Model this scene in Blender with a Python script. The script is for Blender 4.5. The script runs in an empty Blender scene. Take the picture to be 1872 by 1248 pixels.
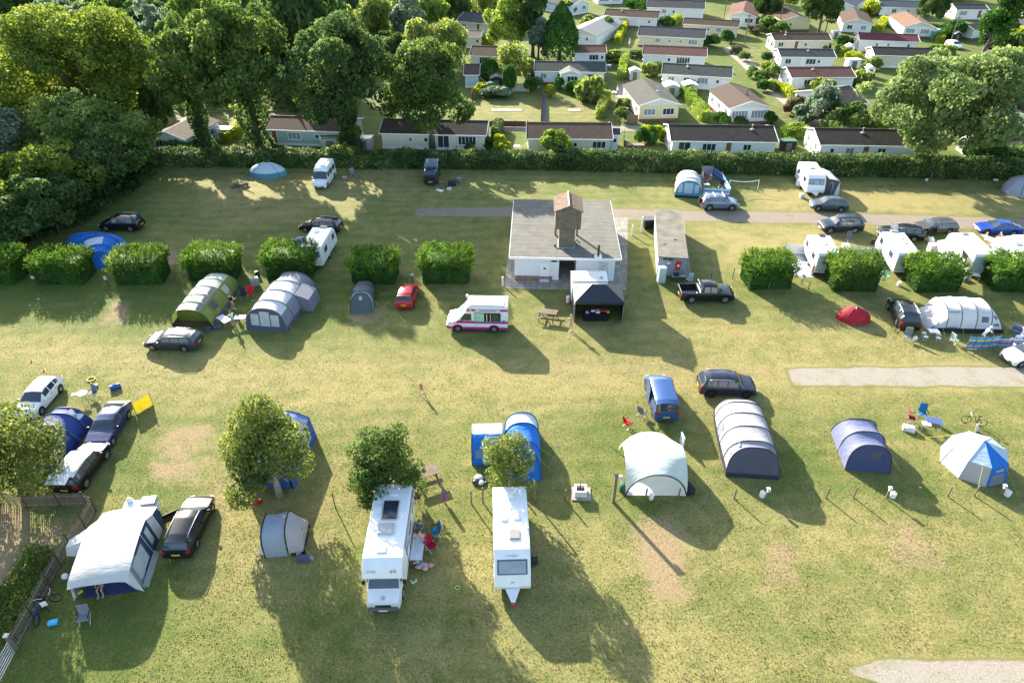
import bpy, bmesh, math, random
import numpy as np
from mathutils import Vector, Matrix
random.seed(7)
PI = math.pi
scene = bpy.context.scene
COL = scene.collection
# ---------------------------------------------------------------- camera numbers
FPX = 1248.0
PITCH = math.radians(35.585)
CH = 34.9
CT, ST = math.cos(PITCH), math.sin(PITCH)

def g(px, py, z=0.0):
 """where the sight line of a photo pixel meets height z"""
 u = (px - 936) / FPX; v = (py - 624) / FPX
 dy = CT - v * ST; dz = -ST - v * CT
 t = (z - CH) / dz
 return Vector((u * t, dy * t, z))

def proj(x, y, z):
 zc = y * CT - (z - CH) * ST
 return 936 + FPX * x / zc, 624 + FPX * (-(y * ST) - (z - CH) * CT) / zc

def height_of(bx, by, ty):
 b = g(bx, by); lo, hi = 0.0, 34.0
 for _ in range(40):
  m = (lo + hi) / 2
  if proj(b.x, b.y, m)[1] > ty: lo = m
  else: hi = m
 return lo

def scale_at(py): return 0.0233 * (py + 269)
def ang(a, b): return math.atan2(b.y - a.y, b.x - a.x)

# ---------------------------------------------------------------- materials
MATS = {}
def nt(m):
 m.use_nodes = True
 return m.node_tree

def M(name, col, rough=.6, var=.12, scale=2.0, bump=0.0, bscale=30, spec=.5, metal=0, coat=0, fine=0, trans=0, wave=None, space='Object'):
 if name in MATS: return MATS[name]
 m = bpy.data.materials.new(name); t = nt(m); N = t.nodes; Lk = t.links
 b = N['Principled BSDF']; b.inputs['Roughness'].default_value = rough
 b.inputs['Metallic'].default_value = metal
 b.inputs['Specular IOR Level'].default_value = spec if rough < .8 else .12
 b.inputs['Coat Weight'].default_value = coat
 tc = N.new('ShaderNodeTexCoord')
 noise = N.new('ShaderNodeTexNoise'); noise.inputs['Scale'].default_value = scale; noise.inputs['Detail'].default_value = 6
 noise.inputs['Roughness'].default_value = .65
 Lk.new(tc.outputs[space], noise.inputs['Vector'])
 r = N.new('ShaderNodeValToRGB')
 r.color_ramp.elements[0].position = .3; r.color_ramp.elements[1].position = .72
 r.color_ramp.elements[0].color = [max(0, c * (1 - var)) for c in col] + [1]
 r.color_ramp.elements[1].color = [min(1, c * (1 + var)) for c in col] + [1]
 Lk.new(noise.outputs['Fac'], r.inputs['Fac'])
 out = r.outputs['Color']
 if wave:   # (axis, scale, darkness)  lines
  w = N.new('ShaderNodeTexWave'); w.wave_type = 'BANDS'; w.bands_direction = wave[0]; w.inputs['Scale'].default_value = wave[1]
  w.inputs['Distortion'].default_value = .3; w.wave_profile = 'SAW'
  Lk.new(tc.outputs[space], w.inputs['Vector'])
  mx = N.new('ShaderNodeMix'); mx.data_type = 'RGBA'; mx.blend_type = 'MULTIPLY'
  rr = N.new('ShaderNodeValToRGB'); rr.color_ramp.elements[0].position = 0; rr.color_ramp.elements[1].position = .35
  rr.color_ramp.elements[0].color = [wave[2]] * 3 + [1]; rr.color_ramp.elements[1].color = [1, 1, 1, 1]
  Lk.new(w.outputs['Fac'], rr.inputs['Fac']); mx.inputs['Factor'].default_value = 1
  Lk.new(out, mx.inputs['A']); Lk.new(rr.outputs['Color'], mx.inputs['B']); out = mx.outputs['Result']
  bw = N.new('ShaderNodeBump'); bw.inputs['Strength'].default_value = .6; bw.inputs['Distance'].default_value = .03
  Lk.new(w.outputs['Fac'], bw.inputs['Height']); Lk.new(bw.outputs['Normal'], b.inputs['Normal'])
 Lk.new(out, b.inputs['Base Color'])
 if bump and not wave:
  n2 = N.new('ShaderNodeTexNoise'); n2.inputs['Scale'].default_value = bscale; n2.inputs['Detail'].default_value = 4
  Lk.new(tc.outputs[space], n2.inputs['Vector'])
  bp = N.new('ShaderNodeBump'); bp.inputs['Strength'].default_value = bump; bp.inputs['Distance'].default_value = .05
  Lk.new(n2.outputs['Fac'], bp.inputs['Height']); Lk.new(bp.outputs['Normal'], b.inputs['Normal'])
 if trans:
  tr = N.new('ShaderNodeBsdfTranslucent'); Lk.new(out, tr.inputs['Color'])
  ms = N.new('ShaderNodeMixShader'); ms.inputs[0].default_value = trans
  Lk.new(b.outputs[0], ms.inputs[1]); Lk.new(tr.outputs[0], ms.inputs[2])
  Lk.new(ms.outputs[0], N['Material Output'].inputs['Surface'])
 MATS[name] = m
 return m

def cloth(name, col, var=.08, trans=.25, rough=.75):
 """tent fabric: soft wrinkles, lets a little light through"""
 if name in MATS: return MATS[name]
 m = M(name, col, rough=rough, var=var, scale=1.3, trans=trans)
 t = m.node_tree; N = t.nodes; Lk = t.links
 tc = N.new('ShaderNodeTexCoord'); mp = N.new('ShaderNodeMapping'); mp.inputs['Scale'].default_value = (1.2, 3.2, 2.2)
 mp.inputs['Rotation'].default_value = (.3, .5, .6)
 if 'navy' in name or 'blue' in name or 'ice' in name: bpS = .9
 else: bpS = .4
 n = N.new('ShaderNodeTexNoise'); n.inputs['Scale'].default_value = 1.1; n.inputs['Detail'].default_value = 3; n.inputs['Distortion'].default_value = .8
 bp = N.new('ShaderNodeBump'); bp.inputs['Strength'].default_value = bpS; bp.inputs['Distance'].default_value = .07
 Lk.new(tc.outputs['Object'], mp.inputs['Vector']); Lk.new(mp.outputs[0], n.inputs['Vector']); Lk.new(n.outputs['Fac'], bp.inputs['Height'])
 Lk.new(bp.outputs['Normal'], N['Principled BSDF'].inputs['Normal'])
 return m

def paint(name, col, metal=.0, rough=.3):
 if name in MATS: return MATS[name]
 return M(name, col, rough=rough, var=.05, scale=1.5, metal=metal, coat=.3, spec=.4)

def foliage(name, dark, light, tip=None, trans=.3, clump=.35):
 if name in MATS: return MATS[name]
 fz = lambda c: (c[0] * .98, c[1] * 1.16, c[2] * 1.7)
 dark, light, tip = fz(dark), fz(light), tip and fz(tip)
 m = bpy.data.materials.new(name); t = nt(m); N = t.nodes; Lk = t.links
 b = N['Principled BSDF']; b.inputs['Roughness'].default_value = .7; b.inputs['Specular IOR Level'].default_value = .18
 geo = N.new('ShaderNodeNewGeometry'); tc = N.new('ShaderNodeTexCoord')
 n = N.new('ShaderNodeTexNoise'); n.inputs['Scale'].default_value = clump; n.inputs['Detail'].default_value = 3
 Lk.new(tc.outputs['Object'], n.inputs['Vector'])
 ad = N.new('ShaderNodeMath'); ad.operation = 'MULTIPLY_ADD'; ad.inputs[1].default_value = .5
 Lk.new(geo.outputs['Random Per Island'], ad.inputs[0]);
 s2 = N.new('ShaderNodeMath'); s2.operation = 'MULTIPLY_ADD'; s2.inputs[1].default_value = 1.7; s2.inputs[2].default_value = -.6
 Lk.new(n.outputs['Fac'], s2.inputs[0]); Lk.new(s2.outputs[0], ad.inputs[2])
 r = N.new('ShaderNodeValToRGB'); r.color_ramp.elements[0].position = .1; r.color_ramp.elements[1].position = .75
 r.color_ramp.elements[0].color = list(dark) + [1]; r.color_ramp.elements[1].color = list(light) + [1]
 if tip:
  e = r.color_ramp.elements.new(.95); e.color = list(tip) + [1]
 Lk.new(ad.outputs[0], r.inputs['Fac']); Lk.new(r.outputs['Color'], b.inputs['Base Color'])
 tr = N.new('ShaderNodeBsdfTranslucent');
 hs = N.new('ShaderNodeHueSaturation'); hs.inputs['Hue'].default_value = .485; hs.inputs['Value'].default_value = 1.5; hs.inputs['Saturation'].default_value = 1.1
 Lk.new(r.outputs['Color'], hs.inputs['Color']); Lk.new(hs.outputs['Color'], tr.inputs['Color'])
 ms = N.new('ShaderNodeMixShader'); ms.inputs[0].default_value = min(.5, trans * 1.45)
 Lk.new(b.outputs[0], ms.inputs[1]); Lk.new(tr.outputs[0], ms.inputs[2]); Lk.new(ms.outputs[0], N['Material Output'].inputs['Surface'])
 MATS[name] = m
 return m

def glass(name='window_glass', col=(.03, .045, .06), rough=.06):
 if name in MATS: return MATS[name]
 m = M(name, col, rough=rough, var=.25, scale=.8, spec=.9)
 return m

# ---------------------------------------------------------------- mesh builder
class MB:
 def __init__(s): s.v = []; s.f = []; s.m = []
 def add(s, vs, fs, m=0):
  o = len(s.v); s.v += [tuple(v) for v in vs]
  for f in fs: s.f.append([i + o for i in f]); s.m.append(m)
  return s
 def box(s, c, d, rz=0, m=0, rx=0, ry=0):
  R = Matrix.Rotation(rz, 3, 'Z') @ Matrix.Rotation(ry, 3, 'Y') @ Matrix.Rotation(rx, 3, 'X')
  vs = []
  for x in (-.5, .5):
   for y in (-.5, .5):
    for z in (-.5, .5): vs.append(R @ Vector((x * d[0], y * d[1], z * d[2])) + Vector(c))
  return s.add(vs, [(0, 1, 3, 2), (4, 6, 7, 5), (0, 4, 5, 1), (2, 3, 7, 6), (0, 2, 6, 4), (1, 5, 7, 3)], m)
 def tube(s, pts, r, n=6, m=0, cap=True):
  pts = [Vector(p) for p in pts]; rs = r if isinstance(r, (list, tuple)) else [r] * len(pts)
  o = len(s.v); k = len(pts)
  for i, p in enumerate(pts):
   d = (pts[min(i + 1, k - 1)] - pts[max(i - 1, 0)]).normalized()
   a = d.cross(Vector((0, 0, 1)));
   if a.length < .05: a = d.cross(Vector((1, 0, 0)))
   a.normalize(); b = d.cross(a)
   for j in range(n):
    t = 2 * PI * j / n; s.v.append(tuple(p + (a * math.cos(t) + b * math.sin(t)) * rs[i]))
  for i in range(k - 1):
   for j in range(n):
    s.f.append([o + i * n + j, o + i * n + (j + 1) % n, o + (i + 1) * n + (j + 1) % n, o + (i + 1) * n + j]); s.m.append(m)
  if cap:
   s.f.append([o + j for j in range(n)][::-1]); s.m.append(m)
   s.f.append([o + (k - 1) * n + j for j in range(n)]); s.m.append(m)
  return s
 def cyl(s, p0, p1, r, n=12, m=0, r1=None): return s.tube([p0, p1], [r, r if r1 is None else r1], n, m)
 def poly(s, pts, m=0): return s.add(pts, [list(range(len(pts)))], m)
 def sheet(s, pts, th, m=0):
  """flat polygon given real thickness"""
  pts = [Vector(p) for p in pts]; n = (pts[1] - pts[0]).cross(pts[-1] - pts[0]).normalized() * th; k = len(pts)
  q = [p - n for p in pts]
  return s.add(pts + q, [list(range(k)), list(range(2 * k - 1, k - 1, -1))] + [[i, i + k, (i + 1) % k + k, (i + 1) % k] for i in range(k)], m)
 def grid(s, rows, m=0, closed=False):
  o = len(s.v); a = len(rows); b = len(rows[0])
  for r in rows:
   for p in r: s.v.append(tuple(p))
  for i in range(a - 1):
   for j in range(b if closed else b - 1):
    s.f.append([o + i * b + j, o + i * b + (j + 1) % b, o + (i + 1) * b + (j + 1) % b, o + (i + 1) * b + j]); s.m.append(m)
  return s
 def ball(s, c, r, m=0, nu=10, nv=6, sc=(1, 1, 1)):
  rows = []
  for i in range(nv + 1):
   t = PI * i / nv; rows.append([(c[0] + r * sc[0] * math.sin(t) * math.cos(2 * PI * j / nu), c[1] + r * sc[1] * math.sin(t) * math.sin(2 * PI * j / nu), c[2] + r * sc[2] * math.cos(t)) for j in range(nu)])
  return s.grid(rows, m, True)
 def extr(s, prof, x0, x1, m=0):
  """profile of (y,z) points extruded along x"""
  k = len(prof)
  vs = [(x0, p[0], p[1]) for p in prof] + [(x1, p[0], p[1]) for p in prof]
  return s.add(vs, [list(range(k)), list(range(2 * k - 1, k - 1, -1))] + [[i, i + k, (i + 1) % k + k, (i + 1) % k] for i in range(k)], m)
 def build(s, name, mats, parent=None, smooth=False, loc=None, rz=0, bevel=0, fix=True):
  me = bpy.data.meshes.new(name); me.from_pydata(s.v, [], s.f)
  if not isinstance(mats, (list, tuple)): mats = [mats]
  for x in mats: me.materials.append(x)
  for i, p in enumerate(me.polygons): p.material_index = s.m[i]
  if bevel or fix:
   bm = bmesh.new(); bm.from_mesh(me)
   if fix: bmesh.ops.recalc_face_normals(bm, faces=bm.faces)
   if bevel:
    bmesh.ops.remove_doubles(bm, verts=bm.verts, dist=.0005)
    bmesh.ops.bevel(bm, geom=[e for e in bm.edges if e.is_manifold and e.calc_face_angle(0) > .5], offset=bevel, segments=2, affect='EDGES', profile=.6, clamp_overlap=True)
   bm.to_mesh(me); bm.free()
  if smooth:
   for p in me.polygons: p.use_smooth = True
   if smooth == 'auto': me.set_sharp_from_angle(angle=math.radians(35))
  o = bpy.data.objects.new(name, me); COL.objects.link(o)
  if parent: o.parent = parent
  if loc is not None: o.location = loc
  if rz: o.rotation_euler.z = rz
  return o

def thing(name, label, cat, loc=(0, 0, 0), rz=0, group=None):
 o = bpy.data.objects.new(name, None); COL.objects.link(o); o.empty_display_size = .3
 o.location = loc; o.rotation_euler = (0, 0, rz)
 return tag(o, label, cat, group)

def tag(o, label, cat, group=None):
 o['label'] = label; o['category'] = cat
 if group: o['group'] = group
 return o

def struct(o, kind='structure'): o['kind'] = kind; return o

def copy_tree(o, parent=None):
 c = o.copy(); COL.objects.link(c)
 if parent: c.parent = parent
 for ch in list(o.children): copy_tree(ch, c)
 return c

def text_mesh(txt, size, mat, parent, loc, rot, name='lettering', spacing=1.0, thick=.004):
 cu = bpy.data.curves.new(name, 'FONT'); cu.body = txt; cu.size = size; cu.extrude = thick; cu.align_x = 'CENTER'; cu.align_y = 'CENTER'; cu.space_character = spacing
 to = bpy.data.objects.new('tmp_text', cu); COL.objects.link(to)
 dg = bpy.context.evaluated_depsgraph_get(); dg.update()
 me = bpy.data.meshes.new_from_object(to.evaluated_get(dg)); me.name = name
 bpy.data.objects.remove(to); me.materials.clear(); me.materials.append(mat)
 o = bpy.data.objects.new(name, me); COL.objects.link(o); o.parent = parent; o.location = loc; o.rotation_euler = rot
 return o

# shared materials
WHITE = M('white_paint', (.78, .78, .76), rough=.45, var=.05, scale=1.5)
BLACK = M('black_plastic', (.015, .015, .017), rough=.45, var=.2)
DARK = M('dark_fabric', (.03, .033, .04), rough=.8, var=.2)
RUBBER = M('rubber', (.018, .018, .018), rough=.85, var=.2)
ALLOY = M('alloy', (.5, .5, .52), rough=.3, metal=.7, var=.1)
STEEL = M('galvanised_steel', (.45, .47, .48), rough=.45, metal=.6, var=.15)
WOOD = M('weathered_wood', (.19, .15, .115), rough=.85, var=.3, scale=6, bump=.4)
WOOD_DARK = M('dark_stained_wood', (.085, .06, .045), rough=.85, var=.3, scale=6)
GLASS = glass()
GLASS_L = glass('pale_curtained_glass', (.22, .26, .3), .12)
RED = M('red_plastic', (.5, .02, .02), rough=.4)
YROPE = M('yellow_rope', (.55, .5, .08), rough=.8)
SKIN = M('skin', (.48, .27, .18), rough=.55, var=.06)
SKY_STRENGTH, SUN_STRENGTH, EXPOSURE = .105, 5.0, 2.05
# ================================================================ GROUND
def seg_d(P, a, b):
 ab = b - a; t = np.clip(((P - a) @ ab) / max(1e-6, ab @ ab), 0, 1)
 return np.linalg.norm(P - (a + t[:, None] * ab), axis=1)

def poly_mask(P, poly, soft):
 poly = np.array(poly); n = len(poly); inside = np.zeros(len(P), bool); d = np.full(len(P), 1e9)
 for i in range(n):
  a, b = poly[i], poly[(i + 1) % n]
  c = ((a[1] > P[:, 1]) != (b[1] > P[:, 1]))
  with np.errstate(divide='ignore', invalid='ignore'):
   xx = (b[0] - a[0]) * (P[:, 1] - a[1]) / (b[1] - a[1]) + a[0]
  inside ^= c & (P[:, 0] < xx); d = np.minimum(d, seg_d(P, a, b))
 sd = np.where(inside, d, -d)
 return np.clip(sd / soft + .5, 0, 1)

def axis(a, b, st, lo, hi):
 mid = list(np.arange(a, b, st)); x = a; s = st; L = []
 while x > lo: s *= 1.25; x -= s; L.append(x)
 x = mid[-1]; s = st; R = []
 while x < hi: s *= 1.25; x += s; R.append(x)
 return np.array(L[::-1] + mid + R)

def make_ground():
 xs = axis(-62, 72, .42, -900, 900); ys = axis(17, 112, .42, -300, 1500)
 X, Y = np.meshgrid(xs, ys); P = np.stack([X.ravel(), Y.ravel()], 1); n = len(P)
 pts = lambda L: [tuple(g(*p).xy) for p in L]
 soil = np.zeros(n); dry = np.zeros(n); lush = np.zeros(n)
 def bl(arr, L, soft, amt): np.maximum(arr, poly_mask(P, pts(L), soft) * amt, out=arr)
 bl(soil, [(300, 782), (383, 770), (362, 882), (262, 884)], 1.6, .62)
 bl(soil, [(1150, 948), (1240, 945), (1266, 1095), (1190, 1098)], 1.6, .8)
 bl(soil, [(1400, 990), (1452, 988), (1462, 1072), (1400, 1074)], 1.4, .62)
 bl(soil, [(1606, 958), (1690, 955), (1726, 1040), (1640, 1046)], 1.8, .62)
 bl(soil, [(205, 552), (236, 548), (232, 590), (186, 590)], 1.2, .85)
 bl(soil, [(300, 460), (336, 455), (325, 482), (292, 486)], 1.2, .8)
 bl(soil, [(640, 560), (708, 556), (690, 592), (640, 598)], 1.6, .6)
 bl(soil, [(-60, 925), (58, 930), (50, 985), (10, 1060), (-60, 1120)], 1.0, 1.0)
 bl(soil, [(70, 960), (118, 962), (104, 1000), (60, 1010)], 1.0, .9)
 bl(soil, [(500, 520), (520, 520), (520, 600), (455, 610), (455, 560)], 2, .3)
 bl(soil, [(1690, 560), (1740, 556), (1740, 600), (1690, 600)], 2, .4)
 bl(soil, [(1560, 470), (1800, 480), (1800, 505), (1560, 500)], 2, .45)
 bl(soil, [(360, 810), (420, 800), (455, 850), (400, 1000), (370, 1000)], 3.5, .35)
 bl(soil, [(480, 900), (620, 900), (600, 1040), (470, 1040)], 3, .25)
 bl(soil, [(1000, 640), (1430, 660), (1430, 700), (1000, 690)], 2.5, .3)
 bl(dry, [(-50, 600), (500, 655), (1400, 640), (1950, 640), (1950, 700), (1400, 735), (500, 745), (-50, 640)], 5, .85)
 bl(dry, [(380, 800), (640, 850), (640, 1000), (1100, 960), (1950, 930), (1950, 1010), (1300, 1050), (1100, 1100), (380, 1100)], 4, .6)
 bl(dry, [(760, 1100), (1950, 1040), (1950, 1230), (1200, 1260), (700, 1260)], 6, .5)
 bl(dry, [(1280, 400), (1620, 405), (1500, 480), (1300, 500)], 5, .75)
 bl(dry, [(340, 330), (760, 300), (800, 350), (420, 420)], 5, .6)
 bl(dry, [(1380, 340), (1900, 360), (1900, 395), (1380, 385)], 3, .8)
 bl(dry, [(1040, 590), (1640, 560), (1900, 700), (1040, 640)], 5, .6)
 bl(lush, [(-80, 350), (300, 300), (260, 480), (760, 520), (560, 600), (-80, 620)], 6, .7)
 bl(lush, [(-80, 1060), (330, 1060), (240, 1260), (-80, 1260)], 3, .8)
 bl(lush, [(200, 850), (260, 830), (330, 920), (300, 960)], 2, .8)
 bl(lush, [(1100, 730), (1180, 780), (1120, 900), (1000, 800)], 3, .5)
 bl(lush, [(1420, 760), (1560, 880), (1700, 890), (1420, 900)], 3, .5)
 bl(lush, [(560, 1010), (660, 1000), (650, 1180), (540, 1180)], 1.5, .8)
 bl(lush, [(1130, 900), (1190, 905), (1300, 1100), (1260, 1110)], .8, .6)
 bl(dry, [(860, 178), (1110, 178), (1115, 224), (860, 226)], 2, .7)
 bl(lush, [(860, 168), (1110, 172), (1115, 185), (860, 190)], 2, .9)
 bl(lush, [(860, 192), (1110, 192), (1115, 222), (860, 222)], 2, .5)
 bl(lush, [(640, -60), (2100, -60), (2100, 290), (640, 290)], 3, .6)
 bl(soil, [(1330, 80), (1500, 90), (1500, 240), (1420, 230)], 4, .25)
 me = bpy.data.meshes.new('grass_field'); nx, ny = len(xs), len(ys)
 # gentle unevenness of the turf, a few centimetres
 Z = .025 * np.sin(P[:, 0] * .35 + 1) * np.sin(P[:, 1] * .28) * 0
 co = np.stack([P[:, 0], P[:, 1], Z], 1)
 me.vertices.add(n); me.vertices.foreach_set('co', co.ravel())
 i = np.arange((nx - 1) * (ny - 1)); r = i // (nx - 1); c = i % (nx - 1); a = r * nx + c
 q = np.stack([a, a + 1, a + nx + 1, a + nx], 1)
 me.loops.add(q.size); me.loops.foreach_set('vertex_index', q.ravel()); me.polygons.add(len(q))
 me.polygons.foreach_set('loop_start', np.arange(0, q.size, 4)); me.polygons.foreach_set('loop_total', np.full(len(q), 4))
 me.update()
 at = me.color_attributes.new('wear', 'FLOAT_COLOR', 'POINT')
 at.data.foreach_set('color', np.stack([dry, soil, lush, np.ones(n)], 1).ravel())
 m = bpy.data.materials.new('mown_grass'); t = nt(m); N = t.nodes; Lk = t.links; b = N['Principled BSDF']
 b.inputs['Roughness'].default_value = .9; b.inputs['Specular IOR Level'].default_value = .1
 tc = N.new('ShaderNodeTexCoord'); va = N.new('ShaderNodeVertexColor'); va.layer_name = 'wear'
 sp = N.new('ShaderNodeSeparateColor'); Lk.new(va.outputs['Color'], sp.inputs[0])
 def noise(sc, det=6, ro=.6, dist=0, mapping=None):
  nn = N.new('ShaderNodeTexNoise'); nn.inputs['Scale'].default_value = sc; nn.inputs['Detail'].default_value = det; nn.inputs['Roughness'].default_value = ro; nn.inputs['Distortion'].default_value = dist
  if mapping:
   mp = N.new('ShaderNodeMapping'); mp.inputs['Scale'].default_value = mapping; Lk.new(tc.outputs['Object'], mp.inputs[0]); Lk.new(mp.outputs[0], nn.inputs['Vector'])
  else: Lk.new(tc.outputs['Object'], nn.inputs['Vector'])
  return nn.outputs['Fac']
 def math_(op, a, b_, c_=None):
  x = N.new('ShaderNodeMath'); x.operation = op
  for k, vv in enumerate((a, b_, c_)):
   if vv is None: continue
   if isinstance(vv, (int, float)): x.inputs[k].default_value = vv
   else: Lk.new(vv, x.inputs[k])
  return x.outputs[0]
 def mixc(f, a, b_, mode='MIX'):
  x = N.new('ShaderNodeMix'); x.data_type = 'RGBA'; x.blend_type = mode
  if isinstance(f, (int, float)): x.inputs['Factor'].default_value = f
  else: Lk.new(f, x.inputs['Factor'])
  for key, vv in (('A', a), ('B', b_)):
   if isinstance(vv, tuple): x.inputs[key].default_value = (*vv, 1)
   else: Lk.new(vv, x.inputs[key])
  return x.outputs['Result']
 def ramp(f, p0, p1):
  x = N.new('ShaderNodeMapRange'); x.inputs['From Min'].default_value = p0; x.inputs['From Max'].default_value = p1; x.clamp = True
  Lk.new(f, x.inputs['Value']); return x.outputs['Result']
 big = noise(.16, 5, .6, .6); mid = noise(.85, 8, .72, .4); fin = noise(7, 8, .82); fine2 = noise(26, 4, .7)
 streak = noise(1.0, 6, .7, .2, (.25, 3.0, 1))
 straw = (.278, .234, .102); green = (.100, .132, .034); lushc = (.066, .110, .022); soilc = (.29, .228, .14)
 dryf = math_('ADD', math_('MULTIPLY', sp.outputs[0], .55), math_('ADD', math_('MULTIPLY', mid, 1.1), math_('ADD', math_('MULTIPLY', big, .9), math_('MULTIPLY', streak, .35))))
 dryf = math_('ADD', dryf, math_('MULTIPLY', fin, .75))
 wv = N.new('ShaderNodeTexWave'); wv.bands_direction = 'Y'; wv.inputs['Scale'].default_value = .17; wv.inputs['Distortion'].default_value = 12; wv.inputs['Detail'].default_value = 3; wv.inputs['Detail Scale'].default_value = .35; Lk.new(tc.outputs['Object'], wv.inputs['Vector'])
 dryf = math_('ADD', dryf, math_('MULTIPLY', math_('SUBTRACT', wv.outputs['Fac'], .5), .13))
 dryf = math_('SUBTRACT', dryf, math_('MULTIPLY', sp.outputs[2], .42))
 df = ramp(dryf, 1.25, 2.05)
 c = mixc(df, green, straw)
 c = mixc(math_('MULTIPLY', ramp(noise(.45, 6, .7, .5), .5, .72), .6), c, lushc)
 sf = math_('ADD', sp.outputs[1], math_('MULTIPLY', math_('SUBTRACT', math_('ADD', mid, math_('MULTIPLY', fin, .9)), .95), 2.1))
 sf = math_('MULTIPLY', ramp(sf, .18, .75), ramp(sp.outputs[1], .02, .25))
 c = mixc(sf, c, mixc(fin, (.25, .17, .10), soilc))
 shade = ramp(math_('ADD', math_('MULTIPLY', fin, .6), math_('MULTIPLY', fine2, .4)), .41, .59)
 c = mixc(1.0, c, mixc(shade, (.58, .62, .6), (1.36, 1.32, 1.25)), 'MULTIPLY')
 Lk.new(c, b.inputs['Base Color'])
 bp = N.new('ShaderNodeBump'); bp.inputs['Strength'].default_value = .8; bp.inputs['Distance'].default_value = .07
 Lk.new(math_('ADD', math_('MULTIPLY', fin, .8), math_('ADD', math_('MULTIPLY', fine2, .25), math_('MULTIPLY', mid, .9))), bp.inputs['Height'])
 Lk.new(bp.outputs['Normal'], b.inputs['Normal'])
 me.materials.append(m)
 o = bpy.data.objects.new('grass_field', me); COL.objects.link(o); struct(o)
make_ground()

def gravel_mat(name, col, fleck=.25, sc=18, grass=.0):
 m = bpy.data.materials.new(name); t = nt(m); N = t.nodes; Lk = t.links; b = N['Principled BSDF']; b.inputs['Roughness'].default_value = .92
 b.inputs['Specular IOR Level'].default_value = .15
 tc = N.new('ShaderNodeTexCoord'); n1 = N.new('ShaderNodeTexNoise'); n1.inputs['Scale'].default_value = sc; n1.inputs['Detail'].default_value = 6; n1.inputs['Roughness'].default_value = .8
 n2 = N.new('ShaderNodeTexNoise'); n2.inputs['Scale'].default_value = .6; n2.inputs['Detail'].default_value = 8; n2.inputs['Roughness'].default_value = .75
 Lk.new(tc.outputs['Object'], n1.inputs['Vector']); Lk.new(tc.outputs['Object'], n2.inputs['Vector'])
 r = N.new('ShaderNodeValToRGB'); r.color_ramp.elements[0].position = .3; r.color_ramp.elements[1].position = .7
 r.color_ramp.elements[0].color = [c * (1 - fleck) for c in col] + [1]; r.color_ramp.elements[1].color = [c * (1 + fleck) for c in col] + [1]
 Lk.new(n1.outputs['Fac'], r.inputs['Fac'])
 mx = N.new('ShaderNodeMix'); mx.data_type = 'RGBA'; mr = N.new('ShaderNodeMapRange'); mr.inputs['From Min'].default_value = .5; mr.inputs['From Max'].default_value = .66; mr.inputs['To Max'].default_value = grass
 Lk.new(n2.outputs['Fac'], mr.inputs['Value']); va = N.new('ShaderNodeVertexColor'); va.layer_name = 'edge'; n3 = N.new('ShaderNodeTexNoise'); n3.inputs['Scale'].default_value = 3.5; n3.inputs['Detail'].default_value = 8; n3.inputs['Roughness'].default_value = .8; Lk.new(tc.outputs['Object'], n3.inputs['Vector'])
 sb = N.new('ShaderNodeMath'); sb.operation = 'SUBTRACT'; Lk.new(n3.outputs['Fac'], sb.inputs[0]); Lk.new(va.outputs['Color'], sb.inputs[1]); m2 = N.new('ShaderNodeMapRange'); m2.inputs['From Min'].default_value = -.15; m2.inputs['From Max'].default_value = .12; Lk.new(sb.outputs[0], m2.inputs['Value'])
 mxx = N.new('ShaderNodeMath'); mxx.operation = 'MAXIMUM'; Lk.new(mr.outputs[0], mxx.inputs[0]); Lk.new(m2.outputs[0], mxx.inputs[1]); Lk.new(mxx.outputs[0], mx.inputs['Factor']); Lk.new(r.outputs['Color'], mx.inputs['A']); mx.inputs['B'].default_value = (.16, .15, .06, 1)
 Lk.new(mx.outputs['Result'], b.inputs['Base Color'])
 bp = N.new('ShaderNodeBump'); bp.inputs['Strength'].default_value = .5; bp.inputs['Distance'].default_value = .03
 Lk.new(n1.outputs['Fac'], bp.inputs['Height']); Lk.new(bp.outputs['Normal'], b.inputs['Normal'])
 return m
GRAVEL = gravel_mat('pinkish_gravel', (.225, .185, .155), .3, 14, .7)
GRAVEL2 = gravel_mat('pale_gravel', (.265, .235, .20), .4, 9, .75)
TARMAC = gravel_mat('grey_tarmac', (.16, .15, .14), .15, 20, 0)
PATH = gravel_mat('path_paving', (.32, .275, .235), .15, 6, .1)

def strip(name, top, bot, mat, z=.004, rag=.25, step=.5):
 """ragged edged ribbon between two pixel polylines on the ground"""
 def samp(L, n):
  P = [g(*p) for p in L]; d = [0]
  for a, b in zip(P, P[1:]): d.append(d[-1] + (b - a).length)
  out = []
  for i in range(n):
   s = d[-1] * i / (n - 1)
   for k in range(len(P) - 1):
    if s <= d[k + 1] + 1e-6: out.append(P[k].lerp(P[k + 1], (s - d[k]) / (d[k + 1] - d[k]))); break
  return out, d[-1]
 n = max(3, int(samp(top, 2)[1] / step)); A, _ = samp(top, n); B, _ = samp(bot, n); rr = random.Random(len(name) + n)
 rows = []; w1 = w2 = 0
 for i in range(n):
  w1 = w1 * .9 + rr.uniform(-rag, rag) * .22; w2 = w2 * .9 + rr.uniform(-rag, rag) * .22
  d = (B[i] - A[i]); dn = d.normalized()
  a = A[i] + dn * w1; b = B[i] + dn * w2
  rows.append([a.lerp(b, f) + Vector((0, 0, z)) for f in (0, .08, .2, .5, .8, .92, 1)])
 o = MB().grid(rows).build(name, mat, fix=False)
 me = o.data; at = me.color_attributes.new('edge', 'FLOAT_COLOR', 'POINT')
 for i in range(len(me.vertices)): e = (0, .55, .9, 1, .9, .55, 0)[i % 7] * min(1, min(i // 7, n - 1 - i // 7) / 2 + .0); at.data[i].color = (e, e, e, 1)
 if me.polygons[0].normal.z < 0: me.flip_normals()
 return struct(o)
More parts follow.
